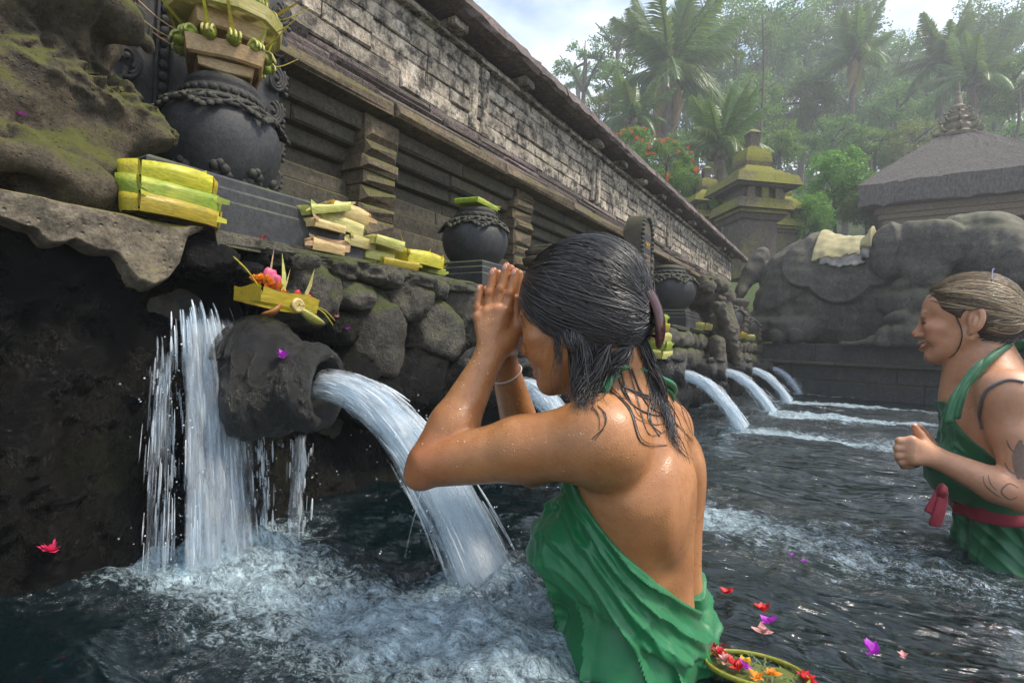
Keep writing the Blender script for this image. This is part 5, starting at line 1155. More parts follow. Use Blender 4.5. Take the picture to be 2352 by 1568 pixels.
# ---------------------------------------------------------------- mossy shrines
M_SHR = stone('mossy_shrine_stone', (.075, .060, .045), (.135, .105, .07), 4, .9, (.17, .165, .018), .66, .6, .02, rnd=.08)
M_SHR2 = stone('brown_shrine_stone', (.06, .05, .04), (.12, .10, .075), 4, .9, (.16, .15, .03), .45, .6, .02, rnd=.08)
SW = .80
def shrine(label, u_, v0, d, S, tiers, rz):
    """tiers: (name, half width bottom, half width top, z0, z1, material) as stacked square prisms with overhang"""
    p = P(u_, v0, d); root = thing('stone_shrine', label, 'shrine', p, None, 0)
    Rz = Matrix.Rotation(rz, 3, 'Z')
    for nm, a, b, z0, z1, m in tiers:
        mb = MB(); V = []; n = 5 if nm == 'bell' else 1
        for i in range(n + 1):
            t = i / n; w = lerp(a, b, t) * S * SW
            if nm == 'bell': w = SW * S * float(np.interp(t, [0, .2, .45, .75, 1], [a, a * .80, a * .86, b * 1.12, b]))
            z = lerp(z0, z1, t) * S
            V += [p + Rz @ Vector((x * w, y * w, z)) for x, y in ((-1, -1), (1, -1), (1, 1), (-1, 1))]
        mb.add(V, [(i * 4 + k, i * 4 + (k + 1) % 4, i * 4 + 4 + (k + 1) % 4, i * 4 + 4 + k) for i in range(n) for k in range(4)] + [(n * 4, n * 4 + 1, n * 4 + 2, n * 4 + 3), (3, 2, 1, 0)]); mb.build(nm, m, root)
    for sx in (-1, 0, 1):
        mb = MB(); mb.box(p + Rz @ Vector((sx * .62 * S * .64, -.80 * S * SW, .66 * S)), (.10 * S, .06 * S, .15 * S), Rz); mb.build('roof_horn', M_SHR, root)
        mb = MB(); mb.box(p + Rz @ Vector((.80 * S * SW, sx * .62 * S * .64, .66 * S)), (.06 * S, .10 * S, .15 * S), Rz); mb.build('roof_horn', M_SHR, root)
TI = [('body', .62, .62, -1.6, 0.0, M_SHR2), ('cornice', .72, .80, -.02, .10, M_SHR2), ('eave', .88, .84, .12, .22, M_SHR), ('eave', 1.0, .93, .225, .50, M_SHR), ('neck', .70, .70, .50, .80, M_SHR2), ('eave', 1.02, 1.10, .80, .86, M_SHR2), ('roof', 1.16, 1.06, .865, 1.14, M_SHR), ('step', .92, .86, 1.14, 1.24, M_SHR), ('step', .70, .62, 1.24, 1.36, M_SHR), ('bell', .56, .40, 1.36, 1.98, M_SHR), ('finial', .22, .18, 1.98, 2.10, M_SHR2), ('finial', .16, .20, 2.10, 2.48, M_SHR2), ('finial', .22, .08, 2.48, 2.60, M_SHR2)]
RZS = YAW + R(8)
shrine('tallest mossy yellow stone shrine tower above the elephant\'s rump', 1722, 512, 10.6, .70, TI, RZS)
shrine('small mossy shrine tower left of the tallest one, behind the wall coping', 1618, 520, 11.8, .50, TI, RZS)
shrine('mossy shrine tower mostly hidden behind the right side of the tallest one', 1782, 540, 12.6, .58, TI, RZS)
# ---------------------------------------------------------------- thatched pavilion
def pavilion():
    d0 = 10.6; c = P(2193, 500, 12.4); root = thing('thatched_pavilion', 'open pavilion with thick grey thatched hip roof and carved finial', 'pavilion', (c.x, c.y, 0))
    rz = math.radians(-3) + YAW * .0; ex = r0.copy(); ey = H0.copy()
    a = math.radians(-37); ex, ey = ex * math.cos(a) + ey * math.sin(a), ey * math.cos(a) - ex * math.sin(a)
    zE = c.z + .02; W_, D_ = 1.74, 1.9; thk = .58; zA = zE + thk + 1.30
    q = lambda x, y, z: Vector((c.x, c.y, 0)) + ex * x + ey * y + UZ * z
    m, t, b, l = newmat('grey_thatch'); g = N(t, 'ShaderNodeNewGeometry'); n1 = noi(t, mapv(t, g.outputs['Position'], (1, 1, .35)), 26, 5, .7); r_ = ramp(t, (.3, (.045, .038, .034)), (.7, (.165, .145, .130))); l(n1, r_.inputs[0]); l(r_.outputs[0], b.inputs['Base Color']); b.inputs['Roughness'].default_value = 1; bump(t, b, n1, 1, .06)
    mb = MB(); n = 22; rows = 12; V = []; rs = random.Random(1)
    per = [(-1, -1), (1, -1), (1, 1), (-1, 1)]
    for i in range(rows + 1):
        t_ = i / rows
        for s_ in range(4):
            for k in range(n):
                u_ = k / n; x = lerp(per[s_][0], per[(s_ + 1) % 4][0], u_); y = lerp(per[s_][1], per[(s_ + 1) % 4][1], u_); e = rs.uniform(-.018, .018)
                if i == 0: V.append(q(x * W_ * .93, y * D_ * .93, zE + .10 + e))
                elif i == 1: V.append(q(x * W_ * .99, y * D_ * .99, zE + e * 2.5))
                elif i == 2: V.append(q(x * W_ * 1.0, y * D_ * 1.0, zE + thk * .8 + e))
                else: w = (i - 2) / (rows - 2); f = (1 - w) ** .88 * .90 + .10; V.append(q(x * W_ * f * (1 + .02 * math.sin(3.14 * w)), y * D_ * f, zE + thk * .8 + (zA - zE - thk * .8) * w ** 1.05 + e))
    k4 = 4 * n; mb.add(V, [(i * k4 + k, i * k4 + (k + 1) % k4, (i + 1) * k4 + (k + 1) % k4, (i + 1) * k4 + k) for i in range(rows) for k in range(k4)] + [tuple(range(rows * k4, rows * k4 + k4))]); mb.build('thatched_roof', m, root)
    mg = plain('carved_gilded_wood', (.20, .135, .07), .6, (.10, .07, .04), 30, .5); mr = plain('red_brown_wood', (.14, .05, .03), .6)
    for i, (z, s_, h_) in enumerate(((zE - .06, .80, .07), (zE - .17, .765, .07), (zE - .30, .73, .08))):
        for sx, sy, hx, hy in ((0, -1, W_ * s_, .05), (0, 1, W_ * s_, .05), (-1, 0, .05, D_ * s_), (1, 0, .05, D_ * s_)):
            mb = MB(); mb.box(q(sx * W_ * s_, sy * D_ * s_, z), (hx, hy, h_), Matrix((ex, ey, UZ)).transposed()); mb.build('fascia_beam', mg, root)
    mb = MB(); mb.box(q(0, 0, zE + .06), (W_ * .9, D_ * .9, .02), Matrix((ex, ey, UZ)).transposed()); mb.build('ceiling', mr, root)
    for sx in (-.66, .66):
        for sy in (-.66, .66):
            mb = MB(); mb.box(q(sx * W_, sy * D_, zE - 1.2), (.075, .075, 1.1), Matrix((ex, ey, UZ)).transposed()); mb.build('post', mr, root)
            for sg in (-1, 1):
                mb = MB(); mb.tube([q(sx * W_, sy * D_, zE - .95), q(sx * W_ + sg * .42, sy * D_, zE - .38)], [.05, .05], 6); mb.build('bracket', mg, root)
    for x in (-.8, 0.5): mb = MB(); mb.box(q(x, .9, zE - .9), (.5, .05, .7), Matrix((ex, ey, UZ)).transposed()); mb.build('carved_panel', mg, root)
    mb = MB(); mb.box(q(0, 0, zE - 2.3), (2.2, 2.0, .4), Matrix((ex, ey, UZ)).transposed()); mb.build('platform', M_BASE, root)
    # finial
    mf = plain('grey_gold_stone', (.20, .155, .085), .7, (.10, .08, .06), 14, .5)
    mb = MB(); mb.lathe([(.36, -.02), (.38, .04), (.30, .10), (.22, .13), (.25, .22), (.20, .30), (.24, .38), (.17, .46), (.20, .54), (.13, .60), (.15, .68), (.09, .74), (.07, .86), (.045, .95), (.05, 1.0), (.03, 1.06), (.02, 1.22), (0, 1.28)], 14, q(0, 0, zA - .06)); mb.build('finial', mf, root)
    for k in range(8):
        w = 6.2832 * k / 8; d = Vector((math.cos(w), math.sin(w), 0))
        for z, r_, s_ in ((.10, .30, .10), (.36, .22, .075), (.56, .17, .055)): mb = MB(); p = q(0, 0, zA - .06 + z) + d * r_; mb.tube([p, p + d * s_ * 1.3 + UZ * s_ * .1, p + d * s_ * 1.7 + UZ * s_ * .9, p + d * s_ * 1.2 + UZ * s_ * 1.3], [s_ * .5, s_ * .45, s_ * .3, s_ * .1], 6); mb.build('carved_leaf', mf, root, True)
pavilion()
# ---------------------------------------------------------------- hillside and trees
def hill_z(x, y): s_ = x * H0.x + y * H0.y; return max(1.0, 1.0 + .42 * (s_ - 13)) + .5 * noise.noise(Vector((x * .15, y * .15, 0)))
def hillside():
    n1, n2 = 50, 50; V = []
    for i in range(n1):
        for k in range(n2): a = -45 + 100 * i / (n1 - 1); b = 9.4 + 62 * k / (n2 - 1); p = r0 * a + H0 * b; V.append((p.x, p.y, min(hill_z(p.x, p.y), 19) - (1.2 if b < 11 else 0)))
    m = stone('forest_floor', (.03, .04, .012), (.06, .075, .025), 1.5, .95, (.05, .085, .012), .7, 1, .2, rnd=0)
    tag(npmesh('hillside', np.array(V), np.array([(i * n2 + k, (i + 1) * n2 + k, (i + 1) * n2 + k + 1, i * n2 + k + 1) for i in range(n1 - 1) for k in range(n2 - 1)]), m), kind='structure')
hillside()
M_BARK = stone('grey_brown_bark', (.07, .055, .042), (.16, .13, .10), 6, .95, (.06, .07, .03), .3, .8, .03, rnd=.2)
M_L1 = leafmat('deep_green_leaf', (.045, .125, .030), (.14, .27, .06), .55); M_L2 = leafmat('fresh_green_leaf', (.06, .18, .022), (.17, .33, .05), .5); M_L3 = leafmat('blue_green_leaf', (.042, .110, .048), (.115, .22, .085), .5)
M_L4 = leafmat('yellow_green_leaf', (.11, .16, .03), (.22, .27, .06), .5)
def crown_mesh(name, nclump, per, ls, seed, shape=(1, 1, .8), m=M_L1, clr=.26, hollow=.35, low=-1.0):
    rs = np.random.RandomState(seed); cs = []
    while len(cs) < nclump:
        p = rs.uniform(-1, 1, 3); q = np.linalg.norm(p)
        if q > 1 or q < hollow or p[2] < low: continue
        if noise.noise(Vector(p * 1.7) + Vector((seed, 0, 0))) < -.12: continue
        cs.append(p)
    C = np.repeat(np.array(cs), per, 0); n = len(C); g = rs.normal(size=(n, 3)); g /= np.linalg.norm(g, axis=1)[:, None]
    c = (C + g * (rs.uniform(0, 1, (n, 1)) ** .6) * clr * rs.uniform(.7, 1.2, (n, 1))) * np.array(shape)
    d = rs.normal(size=(n, 3)); d[:, 2] -= .55; d += g * .5; d /= np.linalg.norm(d, axis=1)[:, None]
    s_ = np.cross(d, rs.normal(size=(n, 3))); s_ /= np.linalg.norm(s_, axis=1)[:, None]; L_ = ls * rs.uniform(.6, 1.25, (n, 1)); nn = np.cross(d, s_)
    V = np.stack([c - d * L_ * .5, c + s_ * L_ * .26 + nn * L_ * .05, c + d * L_ * .5, c - s_ * L_ * .26 + nn * L_ * .05], 1).reshape(-1, 3)
    F_ = np.arange(n * 4).reshape(-1, 4); me = bpy.data.meshes.new(name); me.from_pydata(V.tolist(), [], F_.tolist()); me.materials.append(m); return me
CR = {'deep': crown_mesh('crown', 95, 95, .085, 1, m=M_L1), 'deep2': crown_mesh('crown', 85, 100, .080, 2, (1, 1, 1.15), m=M_L1), 'fresh': crown_mesh('crown', 80, 90, .095, 3, (1, 1, .85), m=M_L2, clr=.24), 'blue': crown_mesh('crown', 90, 90, .085, 4, (1, 1, 1.0), m=M_L3),
      'airy': crown_mesh('crown', 46, 80, .075, 5, (1, 1, .62), m=M_L1, clr=.20, hollow=.5), 'yel': crown_mesh('crown', 70, 80, .09, 6, (1, 1, .9), m=M_L4), 'bush': crown_mesh('crown', 120, 90, .085, 7, (1, 1, .95), m=M_L2, clr=.20)}
KIND = {'deep': 'dense deep green', 'deep2': 'tall deep green', 'fresh': 'fresh green', 'blue': 'blue green', 'airy': 'thin airy', 'yel': 'yellowish', 'bush': 'glossy green'}
TREES = 0
def tree(u_, v_, d, ru, kind, label, trunk_w=.10, lean=0, name='tree', cat='tree', grp='trees on the hillside', el=1.0, shown=True):
    global TREES; TREES += 1; rs = random.Random(TREES * 7)
    c = P(u_, v_, d); r_ = ru * d / FPX; gz = hill_z(c.x, c.y) - .3; root = thing(name, label, cat, (c.x, c.y, gz), grp)
    base = Vector((c.x + lean * r_, c.y, min(gz, c.z - r_ * .6)))
    mb = MB(); pts = spl([base, base.lerp(c, .5) + Vector((rs.uniform(-.1, .1) * r_, rs.uniform(-.1, .1) * r_, 0)), c + Vector((0, 0, -r_ * .15)), c + Vector((0, 0, r_ * .45))], 12); mb.tube(pts, [trunk_w * (1.3 - 1.1 * i / 11) for i in range(12)], 7); mb.build('trunk', M_BARK, root, True)
    for k in range(7):
        w = 6.2832 * k / 7 + rs.random(); e = c + Vector((math.cos(w) * r_ * .8, math.sin(w) * r_ * .8, r_ * rs.uniform(-.1, .6) * el)); s0 = pts[rs.randint(5, 9)]; mb = MB()
        mb.tube(spl([s0, s0.lerp(e, .5) + UZ * r_ * .08, e], 7), [trunk_w * (.55 - .07 * i) for i in range(7)], 5); mb.build('limb', M_BARK, root, True)
    o = bpy.data.objects.new('crown', CR[kind]); link(o, root); o.location = c; o.scale = (r_, r_, r_ * el); o.rotation_euler = (0, 0, rs.uniform(0, 6.28)); return root
T_ = [(1345, 150, 27, 75, 'airy', 'thin airy tree against the white sky, left of the tallest palm'), (1420, 95, 28, 70, 'airy', 'thin airy treetop touching the left fronds of the tallest palm'), (1440, 200, 25, 85, 'airy', 'open branched tree just left of the tallest palm trunk'), (1375, 275, 24, 60, 'yel', 'yellowish bushy tree above the coping, below the airy trees'),
      (1470, 290, 22, 70, 'deep', 'deep green tree behind the red flowering shrub, at the foot of the tallest palm'), (1690, 130, 30, 90, 'deep2', 'tall deep green tree right of the tallest palm'), (1770, 60, 32, 110, 'deep2', 'tall deep green tree at the top edge, left of the hanging frond palm'), (1720, 250, 26, 80, 'fresh', 'fresh green tree right of the tallest palm, above the small palm'), (1850, 120, 34, 90, 'deep', 'dense tree behind the hanging frond palm, left side'),
      (1930, 45, 36, 90, 'blue', 'bluish treetop at the top edge above the hanging frond palm'), (1840, 240, 27, 80, 'deep', 'dense green tree directly above the tallest shrine finial'), (1960, 240, 30, 90, 'blue', 'blue green tree behind the trunk of the hanging frond palm'), (2040, 150, 33, 70, 'deep2', 'tall deep green tree right of the hanging frond palm, by the sky gap'), (2060, 260, 27, 75, 'deep', 'dense tree above the left slope of the thatched roof'), (1790, 330, 20, 55, 'fresh', 'small fresh tree touching the top of the tallest shrine'),
      (2130, 215, 30, 70, 'blue', 'blue green tree behind the pavilion finial, left side'), (2230, 130, 34, 90, 'deep', 'dense tree behind the palms above the pavilion finial'), (2300, 60, 30, 90, 'deep2', 'tall dark tree in the top right corner of the picture'), (2330, 190, 22, 80, 'fresh', 'fresh green layered tree at the right edge above the thatch'), (2270, 250, 26, 70, 'blue', 'blue green tree right of the pavilion finial'), (2100, 330, 20, 60, 'yel', 'yellow green shrubby tree touching the left slope of the thatch'),
      (1910, 330, 22, 70, 'deep', 'dense green tree behind the glossy bush, centre of the hillside'), (2010, 340, 21, 55, 'fresh', 'fresh green tree between the glossy bush and the thatch'), (1600, 260, 27, 70, 'blue', 'blue green tree between the tallest palm and the small palm'), (1560, 80, 34, 70, 'airy', 'thin airy tree behind the top of the tallest palm'), (1640, 30, 36, 80, 'airy', 'thin airy treetop at the top edge right of the tallest palm'), (1680, 350, 18, 60, 'deep', 'deep green tree behind the small palm'), (2340, 330, 20, 70, 'deep', 'dark tree beside the right edge behind the thatch'), (1560, 350, 18, 50, 'fresh', 'fresh green tree above the red flowers, right of the tallest palm trunk'), (2190, 330, 22, 70, 'deep', 'dark tree hidden behind the thatched roof peak')]
for a in T_: tree(*a[:5], a[5], .16 if a[2] > 24 else .10)
# a farther mass of forest closing the view
def far_wood():
    me = crown_mesh('far_wood', 420, 60, .030, 9, (1, .35, .5), m=M_L3, clr=.10, hollow=0); o = bpy.data.objects.new('far_wood', me); COL.objects.link(o); c = P(2000, 330, 48); o.location = c; o.rotation_euler = (0, 0, YAW); o.scale = (20, 20, 19); tag(o, kind='stuff', label='far wooded slope closing the view behind the trees', cat='wood')
far_wood()
tree(1915, 420, 13.5, 82, 'bush', 'glossy green bush with pale leaves between the shrines and the pavilion', .05, name='bush', cat='bush', grp='bushes behind the elephant'); tree(1850, 500, 12.5, 60, 'bush', 'low dark green bush directly above the elephant\'s back', .04, name='bush', cat='bush', grp='bushes behind the elephant'); tree(1990, 470, 12.8, 60, 'bush', 'leafy bush at the left eave of the pavilion', .04, name='bush', cat='bush', grp='bushes behind the elephant')
def red_shrub():
    rs = random.Random(9)
    for i, (u_, v_, d, ru, lab, n) in enumerate(((1455, 360, 13.0, 62, 'green shrub covered in orange red blooms rising behind the wall coping', 26), (1530, 385, 12.6, 62, 'middle part of the red flowering hedge above the wall coping', 18), (1570, 430, 12.2, 48, 'lower flowering shrub beside the small mossy shrine', 8), (1650, 462, 11.0, 20, 'red flowering sprig leaning over the edge of the tallest shrine', 6))):
        t = tree(u_, v_, d, ru, 'bush', lab, .04, name='flowering_shrub', cat='shrub', grp='red flowering shrubs'); r_ = ru * d / FPX; c = P(u_, v_, d)
        m_ = bpy.data.materials.get('scarlet_bloom') or plain('scarlet_bloom', (.70, .10, .03), .5, (.75, .18, .04), 20, tr=.2)
        for k in range(n):
            w = rs.uniform(0, 6.28); el = rs.uniform(.1, 1.2); p = c + (r0 * math.cos(w) * math.cos(el) - H0 * abs(math.sin(w)) * math.cos(el)) * r_ + UZ * math.sin(el) * r_ * .95; blossom('bloom', p, .075, m_, t, 7, k, 1.4)
red_shrub()
# ---------------------------------------------------------------- coconut palms
M_FR = leafmat('palm_frond_leaf', (.06, .125, .03), (.18, .27, .075), .45, .35); M_FRD = leafmat('dry_frond_leaf', (.22, .15, .07), (.34, .24, .12), .3, .7); M_RACH = plain('frond_stem', (.22, .24, .06), .5)
def frond_mesh(L_, droop, seed, dry=False):
    rs = random.Random(seed); mb = MB(); pts = []; n = 40
    for i in range(n): t = i / (n - 1); pts.append(Vector((L_ * (t - .12 * droop * t * t), 0, L_ * (.34 * t - droop * .62 * t ** 2.1))))
    mb.tube(pts, [.030 * (1 - .85 * i / (n - 1)) for i in range(n)], 4)
    for i in range(3, n):
        for s_ in (-1, 1):
            for h_ in (0, .5):
                t = (i - h_) / (n - 1); p = pts[i].lerp(pts[i - 1], h_); a = (pts[i] - pts[i - 1]).normalized(); ll = L_ * .23 * math.sin(math.pi * min(1, .12 + t * .86)) * rs.uniform(.8, 1.15) + .05
                d = (a * .62 + Vector((0, s_, 0)) * .72 + Vector((0, 0, -.18 - .5 * rs.random()))).normalized(); dn = Vector((0, 0, -1)); w = .0085; m1 = p + d * ll * .5; e = p + d * ll * .92 + dn * ll * (.22 + .18 * droop)
                mb.add([p - a * w, p + a * w, m1 + a * w * 1.1, m1 - a * w * 1.1, e], [(0, 1, 2, 3), (3, 2, 4)])
    me = bpy.data.meshes.new('frond'); me.from_pydata(mb.v, [], mb.f); me.materials.append(M_FRD if dry else M_FR); return me
FRM = [frond_mesh(1, .35, 1), frond_mesh(1, .75, 2), frond_mesh(1, 1.15, 3), frond_mesh(1, .12, 4)]; FRD = frond_mesh(1, 1.5, 5, True)
def palm(u_, v_, d, lpx, label, nf, seed, trunk_v=None, ndry=4, tw=.16):
    rs = random.Random(seed); c = P(u_, v_, d); L_ = lpx * d / FPX; gz = hill_z(c.x, c.y) - .3; root = thing('coconut_palm', label, 'palm tree', (c.x, c.y, min(gz, c.z - 1)), 'coconut palms')
    b = Vector((c.x + rs.uniform(-.3, .3), c.y, min(gz, c.z - 1.2))); mb = MB(); pts = spl([b, b.lerp(c, .5) + Vector((rs.uniform(-.15, .15), 0, 0)), c], 22); mb.tube(pts, [tw * (1.15 - .35 * i / 21) * (1 + .05 * (i % 2)) for i in range(22)], 8); mb.build('trunk', M_BARK, root, True)
    for k in range(nf):
        el = [.95, .75, .5, .25, 0, -.25][k % 6] + rs.uniform(-.12, .12); w = k * 2.399 + rs.uniform(-.2, .2); o = bpy.data.objects.new('frond', FRM[3 if el > .7 else (0 if el > .4 else (1 if el > .05 else 2))]); link(o, root)
        s_ = L_ * rs.uniform(.88, 1.1); o.location = c; o.scale = (s_, s_, s_); o.rotation_euler = (rs.uniform(-.3, .3), -el, w)
    for k in range(ndry):
        o = bpy.data.objects.new('dead_frond', FRD); link(o, root); s_ = L_ * rs.uniform(.6, .85); o.location = c - UZ * .1; o.scale = (s_, s_ * .7, s_); o.rotation_euler = (rs.uniform(-.3, .3), rs.uniform(.9, 1.25), k * 2.1 + rs.random())
    for k in range(6): mb = MB(); w = k * 1.05; mb.ball(c + Vector((math.cos(w) * tw * 1.4, math.sin(w) * tw * 1.4, -.18 - .1 * (k % 2))), (.12, .12, .14), None, 8, 6); mb.build('coconut', plain('coconut_husk', (.10, .09, .03), .6) if k == 0 and 'coconut_husk' not in bpy.data.materials else bpy.data.materials['coconut_husk'], root, True)
palm(1535, 172, 21, 185, 'tallest coconut palm with fanned fronds rising above the wall coping', 28, 1, ndry=7, tw=.26)
palm(1650, 335, 15, 125, 'small coconut palm between the red flowers and the tallest shrine', 20, 2, ndry=2, tw=.14)
palm(1962, 130, 25, 105, 'coconut palm with hanging dry fronds in the middle of the hillside', 20, 3, ndry=6, tw=.13)
palm(2168, 145, 24, 110, 'coconut palm by the sky gap, left of the pavilion finial', 20, 4, ndry=3, tw=.15)
palm(2235, 185, 22, 110, 'coconut palm behind the pavilion finial with long drooping fronds', 18, 5, ndry=2, tw=.14)
palm(1330, 192, 38, 50, 'tiny distant coconut palm low in the sky beside the coping', 14, 6, ndry=2, tw=.12)
palm(1455, 270, 19, 100, 'dull coconut palm half hidden behind the tallest palm trunk', 16, 8, ndry=8, tw=.2)
def bare_trunk(px, d, w, lab):
    a, b = P(*px[0], d), P(*px[1], d); root = thing('slim_tree', lab, 'tree', a, 'slim bare trunks'); mb = MB(); mb.tube(spl([a - UZ * 2.5, a, a.lerp(b, .5) + r0 * .06, b], 14), [w * (1.2 - .05 * i) for i in range(14)], 6); mb.build('trunk', M_BARK, root, True)
bare_trunk(((1748, 290), (1752, 40)), 19, .05, 'slim pale trunk rising behind the tallest shrine finial'); bare_trunk(((2330, 350), (2342, 210)), 17, .06, 'pale leaning trunk at the right edge behind the thatch'); bare_trunk(((2195, 340), (2175, 260)), 20, .035, 'slim pale trunk beside the pavilion finial')
# ---------------------------------------------------------------- damp air
hz = MB(); hz.box((0, 0, 0), (1, 1, 1)); hm = bpy.data.materials.new('haze'); hm.use_nodes = True; ht = hm.node_tree; ht.nodes.clear(); hv = N(ht, 'ShaderNodeVolumePrincipled'); hv.inputs['Color'].default_value = (.93, .97, 1, 1); hv.inputs['Density'].default_value = .0058; hv.inputs['Anisotropy'].default_value = .2; ho = N(ht, 'ShaderNodeOutputMaterial'); ht.links.new(hv.outputs[0], ho.inputs['Volume'])
ho_ = hz.build('haze', hm); ho_.location = (-5, 30, 14.7); ho_.scale = (90, 90, 16.7); tag(ho_, kind='stuff')
SC.cycles.volume_step_rate = 4
# ---------------------------------------------------------------- people
def strands(name, paths, rads, m, parent, n=4, flat=.55):
    mb = MB()
    for p, r_ in zip(paths, rads): mb.tube(p, r_, n, True, flat)
    return mb.build(name, m, parent, True)
class Frame:
    def __init__(s, c, lat, fwd, up_): s.c, s.l, s.f, s.u = Vector(c), lat.normalized(), fwd.normalized(), up_.normalized()
    def __call__(s, x, y, z): return s.c + s.l * x + s.f * y + s.u * z
    def ax(s): return (s.l, s.f, s.u)
def pitched(lat, fwd, ang):
    f = fwd * math.cos(ang) - UZ * math.sin(ang); u = fwd * math.sin(ang) + UZ * math.cos(ang); return lat, f, u
def head(F, T, smile=0., ears=True):
    A = T.ax()
    F.ell(T(0, -.005, 0), (.073, .094, .086), A, .01)
    F.ell(T(0, .035, .0), (.062, .058, .064), A, .02)
    F.ell(T(0, .043, -.055), (.055, .050, .060), A, .02)
    F.ell(T(0, .042, -.098), (.043, .047, .036), A, .02)
    F.ell(T(0, .080, -.120), (.018, .015, .016), A, .018)
    for s_ in (-1, 1):
        F.cap(T(s_ * .054, .004, -.068), T(s_ * .018, .076, -.116), .017, .014, .02)
        F.ell(T(s_ * .041, .068, -.046), (.022, .019 + .003 * smile, .019), A, .018)
        F.ell(T(s_ * .036, .072, -.070), (.019, .018, .019), A, .015)
    F.cap(T(-.030, .086, -.010), T(.030, .086, -.010), .010, k=.014)
    for s_ in (-1, 1):
        F.ell(T(s_ * .031, .104, -.028), (.017, .016, .010), A, .010, 'c')
        F.ell(T(s_ * .031, .081, -.0285), (.0145, .011, .0115), A, .003)
        F.cap(T(s_ * .019, .0915, -.033), T(s_ * .045, .084, -.031), .0022, k=.003)
    F.cap(T(0, .091, -.016), T(0, .108, -.052), .0070, .0085, .012)
    F.ell(T(0, .1095, -.0565), (.0095, .0100, .0095), A, .009)
    for s_ in (-1, 1):
        F.ell(T(s_ * .011, .1005, -.0615), (.0075, .010, .0068), A, .006)
        F.ell(T(s_ * .0065, .107, -.0675), (.003, .004, .003), A, .003, 'c')
    zc = -.086 + .006 * smile; w = .022 + .006 * smile
    for s_ in (-1, 1):
        F.cap(T(0, .1015, -.0815), T(s_ * w, .087, zc), .0058, .0032, .006)
        F.cap(T(0, .0985, -.0955), T(s_ * w * .85, .085, zc - .006), .0066, .0034, .006)
        F.cap(T(0, .106, -.0885), T(s_ * w, .092, zc - .002), .0022 + .0012 * smile, .0016, .003, 'c')
        F.cap(T(s_ * .018, .103, -.064), T(s_ * (.032 + .004 * smile), .087, -.088), .0022, .0016, .012, 'c')
        if ears:
            E = Matrix(((1, 0, 0), (0, math.cos(.2), -math.sin(.2)), (0, math.sin(.2), math.cos(.2))))
            l_, f_, u_ = A; fe = f_ * math.cos(.22) + u_ * math.sin(.22); ue = -f_ * math.sin(.22) + u_ * math.cos(.22)
            le = (l_ * math.cos(.35) + fe * (-s_) * -math.sin(.35)).normalized(); fe2 = UZ if False else ue.cross(le)
            F.ell(T(s_ * .077, -.014, -.030), (.0075, .0185, .032), (le, fe2, ue), .006)
            F.ell(T(s_ * .086, -.009, -.026), (.0095, .0105, .020), (le, fe2, ue), .003, 'c')
            F.ell(T(s_ * .079, -.010, -.034), (.004, .0055, .012), (le, fe2, ue), .004)
            F.ell(T(s_ * .074, -.004, -.058), (.0055, .009, .010), (le, fe2, ue), .005)
def haircap(F, T, g=.011, low=.0):
    A = T.ax()
    F.ell(T(0, -.008, .002), (.073 + g, .094 + g, .086 + g), A, .01)
    F.ell(T(0, -.045, -.040), (.062 + g * .6, .052 + g, .060), A, .02)
    F.ell(T(0, .130, -.060), (.092, .082, .108), A, .012, 'c')
def scalp(T, a, b, n, rr=(.085, .106, .099), sag=.0, wob=0.0, seed=0):
    """a hair lying on the head from direction a to direction b"""
    a = Vector(a).normalized(); b = Vector(b).normalized(); om = a.angle(b); out = []
    rs = random.Random(seed); ph = rs.uniform(0, 6.28); fr = rs.uniform(1, 3)
    for i in range(n):
        t = i / (n - 1); d = (a * math.sin((1 - t) * om) + b * math.sin(t * om)) / math.sin(om)
        d = d + Vector((0, 0, -sag * math.sin(math.pi * t))); d += Vector((0, .6, .8)) * (wob * math.sin(ph + t * 6.28 * fr) * math.sin(math.pi * t)); d.normalize()
        r_ = 1 + rs.uniform(-.003, .003)
        out.append(T(d.x * rr[0] * r_, d.y * rr[1] * r_ - .008, d.z * rr[2] * r_ + .002))
    return out

from mathutils.bvhtree import BVHTree
def bvh_of(o): return BVHTree.FromPolygons([v_.co.copy() for v_ in o.data.vertices], [tuple(p_.vertices) for p_ in o.data.polygons])
def lay_hair(paths, bt, rs, lo=.0010, hi=.0036):
    for p_ in paths:
        o_ = rs.uniform(lo, hi); n_ = len(p_)
        for j in range(n_):
            loc, nor, _, _ = bt.find_nearest(p_[j])
            if loc is None: continue
            d_ = (p_[j] - loc).dot(nor); e_ = o_ * (.4 + .6 * math.sin(math.pi * (j + .5) / n_))
            if d_ < e_ or d_ > .006: p_[j] = loc + nor * e_
    return paths
def flush(o, pts):
    V = np.empty(len(o.data.vertices) * 3, np.float32); o.data.vertices.foreach_get('co', V); V = V.reshape(-1, 3); a = np.zeros(len(V), np.float32)
    for c, r_, k in pts: a = np.maximum(a, k * np.exp(-((V - np.array(c, np.float32)) ** 2).sum(1) / (r_ * r_)))
    o.data.attributes.new('flush', 'FLOAT', 'POINT').data.foreach_set('value', a)
